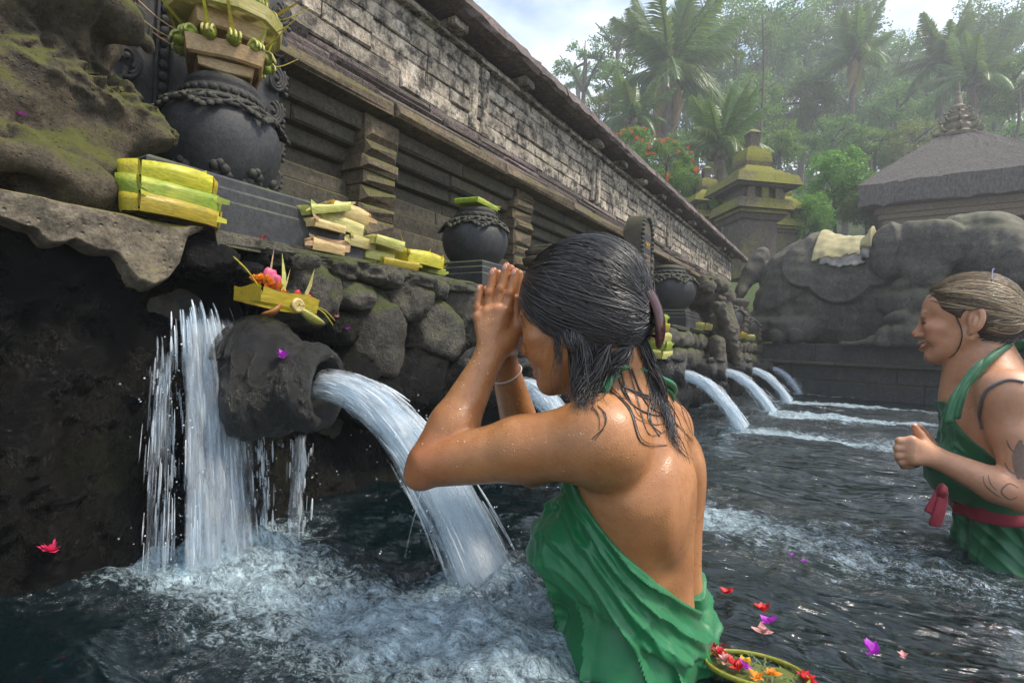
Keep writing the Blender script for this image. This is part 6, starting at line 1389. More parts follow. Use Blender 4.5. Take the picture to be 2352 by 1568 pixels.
# ---- the praying woman -------------------------------------------------
def praying_woman():
    s = (r0 * .48 + H0 * .877).normalized(); f = (r0 * -.877 + H0 * .48).normalized()
    root = thing('person', 'woman with wet black hair pressing palms to her bowed forehead, in bright green wrap', 'person', PZ(1470, 1450, 0))
    Ls, Rs = P(1380, 1012, .765), P(1516, 985, 1.03)
    M = (Ls + Rs) / 2; B = P(1458, 1445, .90)
    u = (M - B).normalized(); l = (s - u * s.dot(u)).normalized(); ff = u.cross(l) * (1 if u.cross(l).dot(f) > 0 else -1)
    A = (l, ff, u); T = Frame(M, l, ff, u)
    D_ = (M - B).length
    h = .0026
    lo = np.minimum.reduce([np.array(P(930, 1100, .8)), np.array(B) - .2, np.array(Rs) - .08]); hi = np.maximum.reduce([np.array(P(1620, 560, .9)), np.array(Rs) + .1, np.array(B) + .2, np.array(P(1200, 600, 1.05))])
    lo[2] = -.30; hi[2] = P(1330, 560, .87).z + .03
    lo[0] = min(lo[0], P(930, 1000, .8).x - .03); lo[1] = min(lo[1], P(1400, 1200, .7).y - .02)
    F = Field(lo, hi, h)
    F.ell(T(0, .005, -D_ * .34), (.130, .098, .165), A, .02)
    F.ell(T(0, -.012, -D_ * .14), (.142, .080, .095), A, .05)
    F.ell(T(0, .0, -D_ * .72), (.116, .084, .13), A, .05)
    F.ell(T(0, .0, -D_ * 1.06), (.150, .112, .12), A, .05)
    F.cap(T(-.075, .0, -D_ * 1.1), T(-.085, .02, -D_ * 1.1 - .35), .085, .07, .03); F.cap(T(.075, .0, -D_ * 1.1), T(.085, .02, -D_ * 1.1 - .35), .085, .07, .03)
    for sg in (-1, 1):
        F.cap(T(sg * .036, -.068, -.06), T(sg * .034, -.066, -D_ * .95), .022, .026, .04)      # muscles either side of the spine
        F.ell(T(sg * .080, -.074, -.092), (.044, .022, .068), A, .028)                         # shoulder blade
        F.cap(T(sg * .115, -.02, -.08), T(sg * .095, -.02, -D_ * .6), .040, .030, .05)         # flank
    F.cap(T(0, -.102, -.02), T(0, -.094, -D_ * .95), .016, .014, .028, 'c')
    F.ell(T(-.072, .076, -D_ * .58), (.060, .056, .066), A, .03); F.ell(T(.072, .076, -D_ * .58), (.060, .056, .066), A, .03)
    HT = Frame(P(1330, 690, .865), *pitched(s, f, R(16)))
    nb = P(1440, 925, .885)
    F.cap(HT(0, -.030, -.075), nb, .050, .056, .03)
    F.cap(HT(0, .012, -.09), T(0, .05, -.02), .036, .045, .03)
    TOR = F.copy()
    for S_, e in ((Ls, 1), (Rs, -1)): F.cap(nb - UZ * .015, S_ + UZ * .004, .046, .045, .045)
    head(F, HT, .6, False)
    # arms
    Le, Lw = P(988, 1066, .825), P(1122, 822, .90)
    F.ell(Ls, (.060, .058, .058), A, .03)
    mid = Ls.lerp(Le, .45) + UZ * .004
    F.cap(Ls, mid, .056, .0465, .025); F.cap(mid, Le, .0465, .034, .015)
    F.cap(Le, Le + (Le - mid).normalized() * .010 - UZ * .012, .028, .018, .014)
    F.ell(P(957, 1094, .822), (.017, .017, .017), None, .020)
    fm = Le.lerp(Lw, .34) + r0 * .004
    G = (Lw - Le).normalized()
    F.cap(Le + G * .004 - r0 * .004, fm, .032, .0385, .005); F.cap(fm, Lw, .0375, .0235, .012)
    Re, Rw = P(1222, 1075, 1.08), P(1158, 838, .975)
    F.ell(Rs, (.054, .054, .054), A, .03); F.cap(Rs, Re, .050, .036, .02)
    rm = Re.lerp(Rw, .35); F.cap(Re, rm, .034, .038, .01); F.cap(rm, Rw, .038, .025, .012)
    # hands
    nails = []; FP = [(Le, .055, .7), (Le + (Le - mid).normalized() * .02 - UZ * .02, .03, .7), (HT(-.04, .08, -.05), .03, .5)]
    def hand(off, dp, w, side, tipshift=(0, 0)):
        def q(u_, v_, dd=0.): return P(u_ + tipshift[0], v_ + tipshift[1], dp + dd) + off
        K = {'index': [(1162, 716), (1172, 674), (1179, 645), (1184, 623)], 'middle': [(1143, 711), (1151, 664), (1158, 635), (1164, 611)],
             'ring': [(1122, 716), (1125, 672), (1130, 644), (1134, 622)], 'pinky': [(1103, 728), (1099, 706), (1100, 682), (1103, 660)]}
        RD = {'index': .0078, 'middle': .0080, 'ring': .0078, 'pinky': .0070}
        wr = w
        G_ = Field.__new__(Field); 
        for i, (nm, pts) in enumerate(K.items()):
            r_ = RD[nm]; pp = [q(*pt) for pt in pts]
            bul = -off.normalized() * .0022 if off.length > 0 else -s * .0022
            F.cap(wr.lerp(pp[0], .12) + off * 0, pp[0], .0150, .0098, .010)
            F.cap(pp[0].lerp(wr, .25), pp[0], .0115, r_ * 1.15, .008); F.cap(pp[0], pp[1], r_ * 1.15, r_ * .98, .0025)
            F.cap(pp[1], pp[2], r_ * 1.0, r_ * .93, .0006); F.cap(pp[2], pp[3], r_ * .95, r_ * .82, .0006)
            if side == 'near':
                F.ell(pp[0] - s * .0085, (.0065, .0055, .0065), None, .008)
                F.ell(pp[1] - s * .0052, (.0058, .0045, .0058), None, .005)
                F.cap(wr.lerp(pp[0], .25) - s * .0115, pp[0] - s * .0105, .0028, .0030, .008)
                FP.extend([(pp[0], .013, .8), (pp[1], .010, .7), (pp[3], .013, .8)])
                nails.append((pp[3].lerp(pp[2], .18) - s * (r_ * .72), (pp[3] - pp[2]).normalized(), r_))
        t0, t1, t2 = q(1158, 785, .010), q(1188, 748, .013), q(1184, 690, .012)
        F.cap(wr, t0, .020, .020, .012); F.cap(t0, t1, .020, .0145, .012); F.cap(t1, t2, .0130, .0088, .005)
    hand(Vector((0, 0, 0)), .905, Lw, 'near')
    hand(s * .021, .908, Rw - s * .004, 'far', (-4, 1))
    body = F.build('body', M_SKIN, root)
    flush(body, FP)
    for c, d, r_ in nails:
        n_ = -s; x = d.cross(n_).normalized(); n_ = x.cross(d).normalized()
        mb = MB(); mb.ball(c, (r_ * .60, r_ * .78, .0016), Matrix((x, d, n_)).transposed(), 12, 6); mb.build('fingernail', M_NAIL, root, True)
    rs0 = random.Random(21); bt0 = bvh_of(body); mb = MB()
    def drops(px, n, sx, sy, smin, smax):
        for i in range(n):
            hit = bt0.ray_cast(CAMP, ray(px[0] + rs0.gauss(0, sx), px[1] + rs0.gauss(0, sy)).normalized())
            if hit[0] is None: continue
            r_ = rs0.uniform(smin, smax) * rs0.choice((.6, .8, 1)); nn = hit[1]; x = nn.orthogonal().normalized(); y = nn.cross(x); dn = (-UZ - nn * (-UZ).dot(nn)); x = dn.normalized() if dn.length > .05 else x; y = nn.cross(x)
            mb.ball(hit[0], (r_ * rs0.choice((1, 1.1, 1.5)), r_, r_ * .55), Matrix((x, y, nn)).transposed(), 8, 6)
    drops((1050, 920), 80, 32, 60, .0006, .0017); drops((1120, 830), 40, 20, 22, .0006, .0018); drops((1135, 740), 20, 24, 40, .0006, .0014); drops((1180, 900), 30, 14, 40, .0007, .0018); drops((1280, 1000), 30, 90, 22, .0005, .0011); drops((1150, 1060), 30, 90, 40, .0005, .0011); drops((1500, 1150), 24, 70, 110, .0005, .0010)
    mb.build('water_drop', M_DROP, root, True)['kind'] = 'stuff'
    # wrap: the torso thickened, folded and cut along the hem
    C = TOR; X, Y, Z = C.ax[0][:, None, None], C.ax[1][None, :, None], C.ax[2][None, None, :]
    tz = (Z - M.z) / (u.z); cx = M.x + u.x * tz; cy = M.y + u.y * tz
    a = (X - cx) * l.x + (Y - cy) * l.y; b = -((X - cx) * ff.x + (Y - cy) * ff.y)
    th = np.degrees(np.arctan2(a, b)).astype(np.float32)
    zt = np.interp(th, [-180, -130, -100, -80, -60, -40, -20, -8, 8, 25, 45, 70, 100, 140, 180], [.30, .28, .235, .182, .136, .104, .080, .070, .072, .090, .108, .13, .19, .27, .30]).astype(np.float32)
    q = zt - Z
    n1 = np.sin(X * 31 + Z * 20) * np.sin(Y * 27 - Z * 14) + .5 * np.sin(X * 63 - Y * 50 + Z * 33)
    qq = q + .008 * n1 + .014 * np.sin(np.radians(th) * 3 + 1)
    rid = lambda x: 1.3 - 2.6 * np.abs(np.sin(x * .5)) ** .75
    fold = (.0042 * rid(qq / .036 * 6.283) + .0009 * rid(qq / .0135 * 6.283 + 2 * n1)) * np.clip(1.25 - q / .16, .3, 1) * np.clip((q + .004) / .01, 0, 1)
    fold += (.0020 * rid(np.radians(th) * 9 + q * 55 + n1 * 1.2) + .0008 * rid(np.radians(th) * 26 - q * 130 + n1 * 2.4)) * np.clip(q / .03, .15, 1)
    # the upper layer overhangs the skirt
    lay = zt - np.interp(th, [-180, -90, -60, -30, 0, 40, 180], [.20, .135, .105, .078, .068, .085, .20]).astype(np.float32)
    over = 1 / (1 + np.exp(-(Z - lay + .008 * n1) / .0035)); dn = np.clip((q - .01) / .08, 0, 1)
    fold += over * (.004 + .016 * dn) + (1 - over) * (.011 * rid(np.radians(th) * 15 + n1 * 1.6 + Z * 22) + .004 + .10 * np.clip(.02 - Z, 0, .3))
    C.F = np.maximum(C.F - .004 - np.maximum(fold, .001), (Z - zt) * .8).astype(np.float32)
    wrap = C.build('green_wrap', M_GREEN, root)
    # halter strap round the neck
    mb = MB()
    Fs = spl([T(-.062, .085, -.03), P(1372, 925, .80), P(1398, 862, .808), P(1428, 842, .815), P(1470, 850, .835), P(1508, 868, .865), P(1530, 905, .91), T(.07, .07, -.02)], 40)
    for dz, rr in ((0, .015), (-.012, .010)): mb.tube([p + UZ * dz + (p - nb) * .02 for p in Fs], [rr * (1 + .15 * math.sin(i * .9 + dz * 300)) for i in range(40)], 8, True, .4, side=UZ)
    mb.build('halter_strap', M_GREEN, root, True)
    # hair
    HF = Field([v_ - .15 for v_ in HT.c], [v_ + .15 for v_ in HT.c], .003); haircap(HF, HT, .010)
    V, Q = HF.surf(); hair = npmesh('hair', V, Q, M_HAIR, root)
    clip = P(1466, 722, .822)
    cl = clip - HT.c; cdir = Vector((cl.dot(HT.l) / .085, (cl.dot(HT.f) + .008) / .106, (cl.dot(HT.u) - .002) / .099)).normalized()
    rs = random.Random(3); paths = []; rads = []
    for i in range(1500):
        if i < 560:                                             # from the hairline
            w = rs.uniform(-1, 1); az = w * 1.75
            st = Vector((math.sin(az) * .9, math.cos(az) * .75 + .12, .62 - .50 * abs(w) ** 1.6 + rs.uniform(-.06, .12)))
        elif i < 950:
            st = Vector((rs.uniform(-.8, .8), rs.uniform(-.35, .75), rs.uniform(.1, 1)))
        else:                                                   # from below the ears and the nape
            az = rs.uniform(1.5, 2.7) * rs.choice((-1, -1, 1)); st = Vector((math.sin(az), math.cos(az), rs.uniform(-1.0, -.35)))
        en = cdir + Vector((rs.gauss(0, .10), rs.gauss(0, .03), rs.gauss(0, .13)))
        k = 1 + rs.uniform(0, .022)
        pth = scalp(HT, st, en, 15, (.0842 * k, .1052 * k, .0972 * k), rs.uniform(-.04, .30), rs.uniform(0, .05), i)
        paths.append(pth); r_ = rs.choice([.0005, .0006, .0008, .0011, .0018]); rads.append([r_ * (.55 + .45 * math.sin(math.pi * (j + 1) / 16)) for j in range(15)])
    lay_hair(paths, bvh_of(hair), rs)
    for i in range(130):                                        # flyaway hairs
        st = Vector((rs.uniform(-.9, .9), rs.uniform(-.6, .8), rs.uniform(.0, 1))); en = cdir + Vector((rs.gauss(0, .35), rs.gauss(0, .2), rs.gauss(0, .35))); k = rs.uniform(1.0, 1.035)
        p_ = scalp(HT, st, en, 13, (.088 * k, .109 * k, .101 * k), rs.uniform(-.1, .35), rs.uniform(.02, .10), 5000 + i); a_ = rs.randint(0, 6); p_ = p_[a_:a_ + 7]; paths.append(p_); rads.append([.00042] * len(p_))
    strands('hair_lock', paths, rads, M_HAIR, hair)
    # locks hanging in front of the neck and down the back
    paths = []; rads = []
    def hang(pts, n, spr, r1, r2, m=16, wav=.004):
        for i in range(n):
            o = [Vector((rs.gauss(0, 1), rs.gauss(0, 1), rs.gauss(0, .5))) for _ in pts]
            m_ = m; pp = spl([p + q_ * (spr * (j / (len(pts) - 1)) ** .7 + .0015) for j, (p, q_) in enumerate(zip(pts, o))], m)
            ph = rs.uniform(0, 6.28); pp = [p + r0 * wav * math.sin(ph + j * .55) * j / m for j, p in enumerate(pp)]
            c_ = max(5, int(m * rs.uniform(.5, 1.0) ** .6)); pp = pp[:c_]; paths.append(pp); r_ = rs.uniform(r1, r2); rads.append([r_ * (1 - .85 * (j / (c_ - 1)) ** 2) for j in range(c_)])
    E3 = lambda *L_: [P(*q_) for q_ in L_]
    hang(E3((1330, 760, .80), (1345, 820, .797), (1340, 880, .79), (1335, 950, .775)), 120, .010, .0006, .0016)
    hang(E3((1400, 790, .785), (1375, 850, .79), (1352, 900, .782), (1338, 945, .77)), 120, .012, .0006, .0016)
    for a_, b_ in ((1292, 738), (1318, 758), (1346, 776), (1374, 790), (1402, 800), (1430, 806)):
        hang(E3((a_, b_ - 10, .805), (a_ * .6 + 1340 * .4, b_ * .5 + 845 * .5, .803), (1338 + (a_ - 1360) * .18, 885, .795), (1334 + (a_ - 1360) * .10, 925 + rs.uniform(0, 28), .782)), 34, .006, .0006, .0017)
    hang(E3((1450, 790, .80), (1420, 830, .79), (1395, 860, .79), (1372, 915, .78)), 60, .010, .0005, .0014)
    hang(E3((1245, 690, .83), (1268, 755, .815), (1280, 800, .81), (1284, 860, .80), (1278, 925, .79)), 16, .0035, .0005, .0012)
    hang(E3((1225, 650, .84), (1240, 720, .825), (1262, 770, .82)), 18, .004, .0005, .0011)
    hang(E3((1270, 720, .815), (1300, 790, .808), (1345, 815, .80)), 16, .006, .0004, .0010)
    tail = [(1470, 760, .815), (1492, 820, .822), (1512, 880, .832), (1530, 950, .838), (1552, 1020, .845), (1588, 1072, .858)]
    hang(E3(*tail), 80, .0055, .0006, .0015, 20, .003)
    hang(E3(*[(a_ - 8, b_, c_) for a_, b_, c_ in tail[:5]]), 50, .008, .0005, .0013, 18)
    # long loose strands curling on the skin (the y on each is found on the back later)
    n_hang = len(paths)
    loose = [[(1440, 830), (1455, 900), (1478, 980), (1500, 1000), (1545, 985)], [(1420, 850), (1450, 930), (1500, 955), (1535, 945)],
             [(1430, 880), (1470, 905), (1520, 930), (1560, 985)], [(1400, 890), (1450, 945), (1475, 1015), (1530, 1020)],
             [(1510, 880), (1540, 950), (1565, 990), (1592, 1010)], [(1500, 870), (1545, 900), (1575, 960), (1590, 1000)],
             [(1370, 930), (1392, 955), (1385, 985), (1365, 1010)], [(1360, 935), (1378, 960), (1372, 985)], [(1400, 900), (1440, 925), (1462, 960), (1505, 975), (1540, 965)],
             [(1450, 850), (1490, 925), (1545, 960)], [(1480, 840), (1498, 910), (1490, 960), (1520, 1000)]]
    bm_ = body.data; bt = BVHTree.FromPolygons([v_.co.copy() for v_ in bm_.vertices], [tuple(p_.vertices) for p_ in bm_.polygons])
    for Lz in loose:
        for rep in range(2):
            pts = []
            for (a_, b_) in [(p_.x, p_.y) for p_ in spl([(x_ + rs.uniform(-6, 6), y_ + rs.uniform(-6, 6), 0) for x_, y_ in Lz], 18)]:
                d_ = ray(a_, b_); hit = bt.ray_cast(CAMP, d_.normalized()); 
                if hit[0] is None: continue
                pts.append(hit[0] + hit[1] * .0012)
            if len(pts) > 4:
                paths.append(pts); r_ = rs.choice([.0007, .0009, .0015]); rads.append([r_ * (1 - .5 * j / len(pts)) for j in range(len(pts))])
    for i in range(n_hang):
        for j, p_ in enumerate(paths[i]):
            d_ = (p_ - CAMP); hit = bt.ray_cast(CAMP, d_.normalized())
            if hit[0] is not None and hit[3] < d_.length + .001: paths[i][j] = hit[0] + hit[1] * rs.uniform(.001, .006)
    strands('hair_strand', paths, rads, M_HAIR, hair)
    # claw clip
    mb = MB(); cu = (UZ * .92 + r0 * -.25).normalized(); cr_ = (r0 * .8 - H0 * .6).normalized(); co = cu.cross(cr_)
    for sg, d_ in ((-1, .0), (1, .010)):
        arc = [clip + cr_ * (.010 * sg + d_ + .012 * math.cos(t * 1.57)) + cu * (.052 * t) for t in [i / 9 - 1 for i in range(19)]]
        mb.tube(arc, [.003 + .013 * math.sqrt(max(0, 1 - (t * .99) ** 4)) for t in [i / 9 - 1 for i in range(19)]], 10, True, .34, side=co)
    for j in range(5):
        z_ = -.036 + .018 * j; mb.tube([clip + cr_ * .024 + cu * z_ + co * .004, clip + cr_ * .006 + cu * z_ * .9 + co * .013, clip - cr_ * .012 + cu * z_ * .8 + co * .010], [.0035, .003, .0015], 6)
    mb.build('hair_claw_clip', M_CLIP, root, True)
    # white thread round the far wrist and the red one hanging below
    Gr = (Rw - Re).normalized(); wc = Rw - Gr * .018; a1 = Gr.orthogonal().normalized(); a2 = Gr.cross(a1)
    mb = MB(); mb.tube([wc + a1 * .0285 * math.cos(t) + a2 * .0285 * math.sin(t) + Gr * .004 * math.cos(t) for t in [i / 24 * 6.2832 for i in range(25)]], .0017, 6); mb.build('white_bracelet', plain('white_thread', (.6, .5, .48), .6), root, True)
    mb = MB(); mb.tube(spl([P(1121, 868, .925), P(1120, 885, .927), P(1124, 900, .93), P(1122, 918, .932)], 10), .0013, 5); mb.build('red_thread', M_RED, root, True)
    # eyebrow and lips
    mb = MB()
    for k in range(26):
        t = k / 25; p_ = HT(-.012 - .034 * t, .0965 - .016 * t ** 1.5, -.010 + .006 * math.sin(t * 2.4)); mb.tube([p_, p_ + HT.l * -.006 + HT.u * (.004 - .006 * t)], [.0006, .0003], 4)
    mb.build('eyebrow', M_HAIR, root, True)
    return root
# ---- the smiling woman on the right -------------------------------------
def smiling_woman():
    s = (r0 * .64 + H0 * .768).normalized(); f = (r0 * -.768 + H0 * .64).normalized()
    root = thing('person', 'smiling woman in profile with tied blond hair, dull green wrap and red sash', 'person', PZ(2280, 1280, 0))
    Ls, Rs = P(2316, 908, 1.24), P(2228, 893, 1.50)
    M = (Ls + Rs) / 2 + f * .0; B = P(2330, 1290, 1.36)
    u = (M - B).normalized(); l = (s - u * s.dot(u)).normalized(); ff = u.cross(l); ff = ff if ff.dot(f) > 0 else -ff
    A = (l, ff, u); T = Frame(M, l, ff, u); D_ = (M - B).length
    Le, Lw = P(2352, 1142, 1.19), P(2152, 1052, 1.27)
    Re, Rw = P(2240, 1120, 1.60), P(2150, 1052, 1.37)
    HT = Frame(P(2224, 712, 1.40), *pitched(s, f, R(4)))
    pts = [np.array(q_) for q_ in (P(2040, 1000, 1.26), P(2040, 1080, 1.4), P(2400, 640, 1.4), Le, Rs + s * .08, Rs - ff * .1, B - l * .22 - ff * .2, B + l * .22 + ff * .2, Ls - s * .1 - ff * .1, HT(0, -.12, .12))]
    lo = np.minimum.reduce(pts) - .03; hi = np.maximum.reduce(pts) + .03; lo[2] = -.25
    F = Field(lo, hi, .0024)
    F.ell(T(0, .01, -D_ * .34), (.128, .098, .16), A, .02); F.ell(T(0, -.01, -D_ * .15), (.138, .078, .09), A, .05)
    F.ell(T(0, .005, -D_ * .72), (.118, .088, .13), A, .05); F.ell(T(0, .0, -D_ * 1.05), (.152, .115, .12), A, .05)
    F.cap(T(-.07, 0, -D_ * 1.1), T(-.08, .02, -D_ * 1.1 - .3), .09, .075, .03); F.cap(T(.07, 0, -D_ * 1.1), T(.08, .02, -D_ * 1.1 - .3), .09, .075, .03)
    for sg in (-1, 1):
        F.ell(T(sg * .075, .088, -D_ * .44), (.062, .058, .064), A, .03); F.cap(T(sg * .11, -.02, -.08), T(sg * .095, -.01, -D_ * .6), .04, .03, .05)
    nb = T(0, -.015, .045)
    F.cap(HT(0, -.028, -.075), nb, .051, .060, .03); F.cap(HT(0, .012, -.09), T(0, .055, -.01), .038, .045, .03)
    TOR = F.copy()
    for S_ in (Ls, Rs): F.cap(nb - UZ * .012, S_ + UZ * .004, .046, .044, .045)
    head(F, HT, 1.9)
    for S_, E_, W_ in ((Ls, Le, Lw), (Rs, Re, Rw)):
        F.ell(S_, (.050, .050, .052), A, .03); F.cap(S_, S_.lerp(E_, .4), .046, .042, .03); F.cap(S_.lerp(E_, .4), E_, .042, .033, .015)
        fm = E_.lerp(W_, .3); F.cap(E_, fm, .034, .038, .01); F.cap(fm, W_, .038, .0235, .012)
    def fist(dp, du, W_, k):
        q = lambda a_, b_, c_=0.: P(a_ + du, b_, dp + c_)
        for i, (m0, p1, p2, t3) in enumerate((((2094, 1012), (2066, 1013), (2070, 1026), (2092, 1026)), ((2092, 1027), (2062, 1029), (2066, 1042), (2088, 1042)),
                                            ((2092, 1042), (2063, 1046), (2068, 1057), (2089, 1056)), ((2095, 1055), (2070, 1061), (2075, 1070), (2094, 1068)))):
            r_ = (.0092, .0094, .009, .008)[i]
            F.cap(W_.lerp(q(*m0, -.01), .15), q(*m0, -.010), .017, .0125, .012)
            F.cap(q(*m0, -.010), q(*p1, 0), r_ * 1.15, r_, .004); F.cap(q(*p1, 0), q(*p2, .016), r_, r_ * .95, .003); F.cap(q(*p2, .016), q(*t3, .022), r_ * .95, r_ * .8, .003)
        F.cap(W_, q(2120, 1030, .012), .021, .020, .012); F.cap(q(2122, 1022, .012), q(2112, 998, .012), .0175, .0105, .008); F.cap(q(2112, 998, .012), q(2100, 979, .006), .0105, .0075, .004)
    fist(1.27, 0, Lw, 1); fist(1.345, 12, Rw, 0)
    body = F.build('body', M_SKIN2, root)
    flush(body, [(HT(sg * .04, .085, -.05), .03, .4) for sg in (-1, 1)] + [(HT(0, .115, -.056), .014, .8), (Le, .05, .5)])
    q = lambda a_, b_, c_: P(a_, b_, c_)
    mb = MB(); d_ = (q(2100, 977, 1.275) - q(2112, 998, 1.28)).normalized(); mb.ball(q(2099, 977, 1.268), (.0045, .0045, .0016), None, 8, 5); mb.build('fingernail', plain('mauve_nail_varnish', (.45, .22, .34), .25), root, True)
    C = TOR; X, Y, Z = C.ax[0][:, None, None], C.ax[1][None, :, None], C.ax[2][None, None, :]
    tz = (Z - M.z) / u.z; a = (X - M.x - u.x * tz) * l.x + (Y - M.y - u.y * tz) * l.y; b = -((X - M.x - u.x * tz) * ff.x + (Y - M.y - u.y * tz) * ff.y)
    th = np.degrees(np.arctan2(a, b)).astype(np.float32)
    mz = M.z
    zt = np.interp(np.abs(th), [0, 50, 80, 100, 120, 140, 155, 180], [mz - .27, mz - .24, mz - .19, mz - .13, mz - .09, mz - .05, mz - .03, mz - .03]).astype(np.float32)
    n1 = np.sin(X * 31 + Z * 20) * np.sin(Y * 27 - Z * 14)
    rid = lambda x: 1.3 - 2.6 * np.abs(np.sin(x * .5)) ** .75
    fold = .0026 * rid(np.radians(th) * 13 + n1 * 1.5 + Z * 9) + .0016 * rid((zt - Z) * 150 + np.radians(th) * 4 + n1)
    zb = float(P(2200, 1150, 1.3).z)
    fold = fold - .010 * np.exp(-((Z - zb) / .03) ** 2) + np.clip(zb - Z, 0, .4) * .12 + (Z < zb) * .004 * np.sin(np.radians(th) * 17 + n1 * 2)
    C.F = np.maximum(C.F - .005 - np.maximum(fold, -.002), (Z - zt) * .7).astype(np.float32)
    wrap2 = C.build('green_wrap', M_GREEN2, root)
    def bvh(o): return BVHTree.FromPolygons([v_.co.copy() for v_ in o.data.vertices], [tuple(p_.vertices) for p_ in o.data.polygons])
    bt = bvh(body); bw = bvh(wrap2)
    # sash
    ring = []
    for i in range(49):
        t = i / 48 * 6.2832; c_ = T(0, 0, 0) + u * ((zb + .012 * math.sin(t) - M.z) / u.z); d_ = l * math.sin(t) + ff * math.cos(t)
        hit = bw.ray_cast(c_ + d_ * .4, -d_); ring.append((hit[0] if hit[0] is not None else c_ + d_ * .12) + d_ * .004)
    mb = MB(); mb.tube(ring, .019, 10, False, .22, side=UZ)
    k0 = P(2164, 1128, 1.235)
    for e_ in ([(2164, 1120, 1.24), (2152, 1150, 1.235), (2136, 1180, 1.235)], [(2168, 1130, 1.235), (2158, 1175, 1.23), (2146, 1208, 1.235)]): mb.tube(spl([P(*z_) for z_ in e_], 10), [.010, .012, .013, .0135, .014, .0145, .015, .015, .015, .013], 8, True, .2, side=r0)
    mb.ball(k0, (.012, .014, .015), None, 10, 7, .5); mb.build('red_sash', M_RED, root, True)
    mb = MB(); sp_ = spl([P(2186, 965, 1.28), P(2206, 905, 1.285), P(2236, 858, 1.295), P(2268, 826, 1.30), P(2302, 802, 1.325), P(2322, 795, 1.38), P(2310, 790, 1.45)], 36)
    for k in range(5):
        o_ = (k - 2) * .0085; mb.tube([p_ + (r0 * .8 + UZ * .5) * (o_ * (1 + .25 * math.sin(i * .23 + k))) - H0 * .002 * (k % 2) for i, p_ in enumerate(sp_)], [.0078 + .0016 * math.sin(i * .5 + k * 2) for i in range(36)], 8, True, .75)
    mb.ball(P(2330, 792, 1.35), (.024, .02, .02), None, 10, 7, .4); mb.build('halter_strap', M_GREEN2, root, True)
    def onskin(px, off=.001, tree=bt):
        o = []
        for a_, b_ in px:
            hit = tree.ray_cast(CAMP, ray(a_, b_).normalized())
            if hit[0] is not None: o.append(hit[0] + hit[1] * off)
        return o
    mb = MB(); st = onskin([(p_.x, p_.y) for p_ in spl([(2352, 878, 0), (2318, 873, 0), (2285, 885, 0), (2262, 905, 0), (2252, 950, 0), (2258, 985, 0)], 24)], .003)
    if len(st) > 3: mb.tube(st, .004, 6, True, .5); mb.build('grey_bra_strap', plain('grey_elastic', (.12, .13, .15), .6), root, True)
    # tattoos: inked leaf and tendrils lying on the skin
    mb = MB()
    def ink(px, r_):
        V_ = []; c2 = [(z_.x, z_.y) for z_ in spl([(a_, b_, 0) for a_, b_ in px], 18)]
        for i, (a_, b_) in enumerate(c2):
            dx, dy = c2[min(i + 1, 17)][0] - c2[max(i - 1, 0)][0], c2[min(i + 1, 17)][1] - c2[max(i - 1, 0)][1]; q_ = math.hypot(dx, dy) + 1e-6; w_ = r_ * 1000 * (.25 + .75 * math.sin(math.pi * (i + .5) / 18))
            row = onskin([(a_ + dy / q_ * w_ * k_, b_ - dx / q_ * w_ * k_) for k_ in (-1, -.33, .33, 1)], .0005)
            if len(row) == 4: V_.append(row)
        if len(V_) > 3: mb.add([p_ for r__ in V_ for p_ in r__], [(i * 4 + k, i * 4 + k + 1, i * 4 + 5 + k, i * 4 + 4 + k) for i in range(len(V_) - 1) for k in range(3)])
    ink([(2345, 1010), (2335, 1050), (2340, 1100)], .010); ink([(2350, 1020), (2348, 1060), (2350, 1100)], .009); ink([(2330, 1040), (2318, 1025), (2312, 1010)], .0022); ink([(2335, 1090), (2318, 1080), (2308, 1062)], .0022)
    ink([(2340, 1120), (2318, 1110), (2300, 1128), (2318, 1146), (2338, 1140)], .0022); ink([(2258, 1092), (2262, 1112), (2280, 1130), (2300, 1142)], .0018); ink([(2270, 1090), (2275, 1110), (2290, 1126)], .0015)
    if mb.v: mb.build('arm_tattoo', M_INK, root, True)
    # hair
    HF = Field([v_ - .15 for v_ in HT.c], [v_ + .15 for v_ in HT.c], .003); haircap(HF, HT, .007)
    HF.ell(HT(0, .074, -.062), (.12, .084, .070), HT.ax(), .010, 'c')
    for sg in (-1, 1): HF.ell(HT(sg * .085, -.004, -.036), (.03, .024, .036), HT.ax(), .006, 'c')
    V, Q = HF.surf(); hair = npmesh('hair', V, Q, M_HAIR2B, root)
    cdir = Vector((0, -1, -.22)).normalized(); rs = random.Random(5); paths = []; rads = []
    for i in range(1300):
        if i < 560:
            w = rs.uniform(-1, 1); az = w * 1.62; st = Vector((math.sin(az) * .95, math.cos(az) * .78 + .12, .64 - .42 * abs(w) ** 1.7 + rs.uniform(-.05, .1)))
        elif i < 700: az = rs.uniform(.85, 1.75) * rs.choice((-1, -1, 1)); st = Vector((math.sin(az), math.cos(az), rs.uniform(-.12, .40)))
        elif i < 950: st = Vector((rs.uniform(-.8, .8), rs.uniform(-.3, .7), rs.uniform(.1, 1)))
        else: az = rs.uniform(1.62, 2.7) * rs.choice((-1, 1)); st = Vector((math.sin(az), math.cos(az), rs.uniform(-.75, .1)))
        k = 1 + rs.uniform(-.02, .022); en = cdir + Vector((rs.gauss(0, .08), 0, rs.gauss(0, .12)))
        pth = scalp(HT, st, en, 14, (.0815 * k, .102 * k, .095 * k), rs.uniform(-.02, .15), rs.uniform(0, .03), i + 900)
        if any(abs((p_ - HT.c).dot(HT.l)) > .066 and abs((p_ - HT(0, -.010, -.034)).dot(HT.f)) < .020 and (p_ - HT.c).dot(HT.u) < -.012 for p_ in pth): continue
        paths.append(pth); r_ = rs.choice([.0005, .0007, .0010, .0015]); rads.append([r_] * 14)
    lay_hair(paths, bvh_of(hair), rs)
    strands('hair_lock', paths, rads, M_HAIR2, hair)
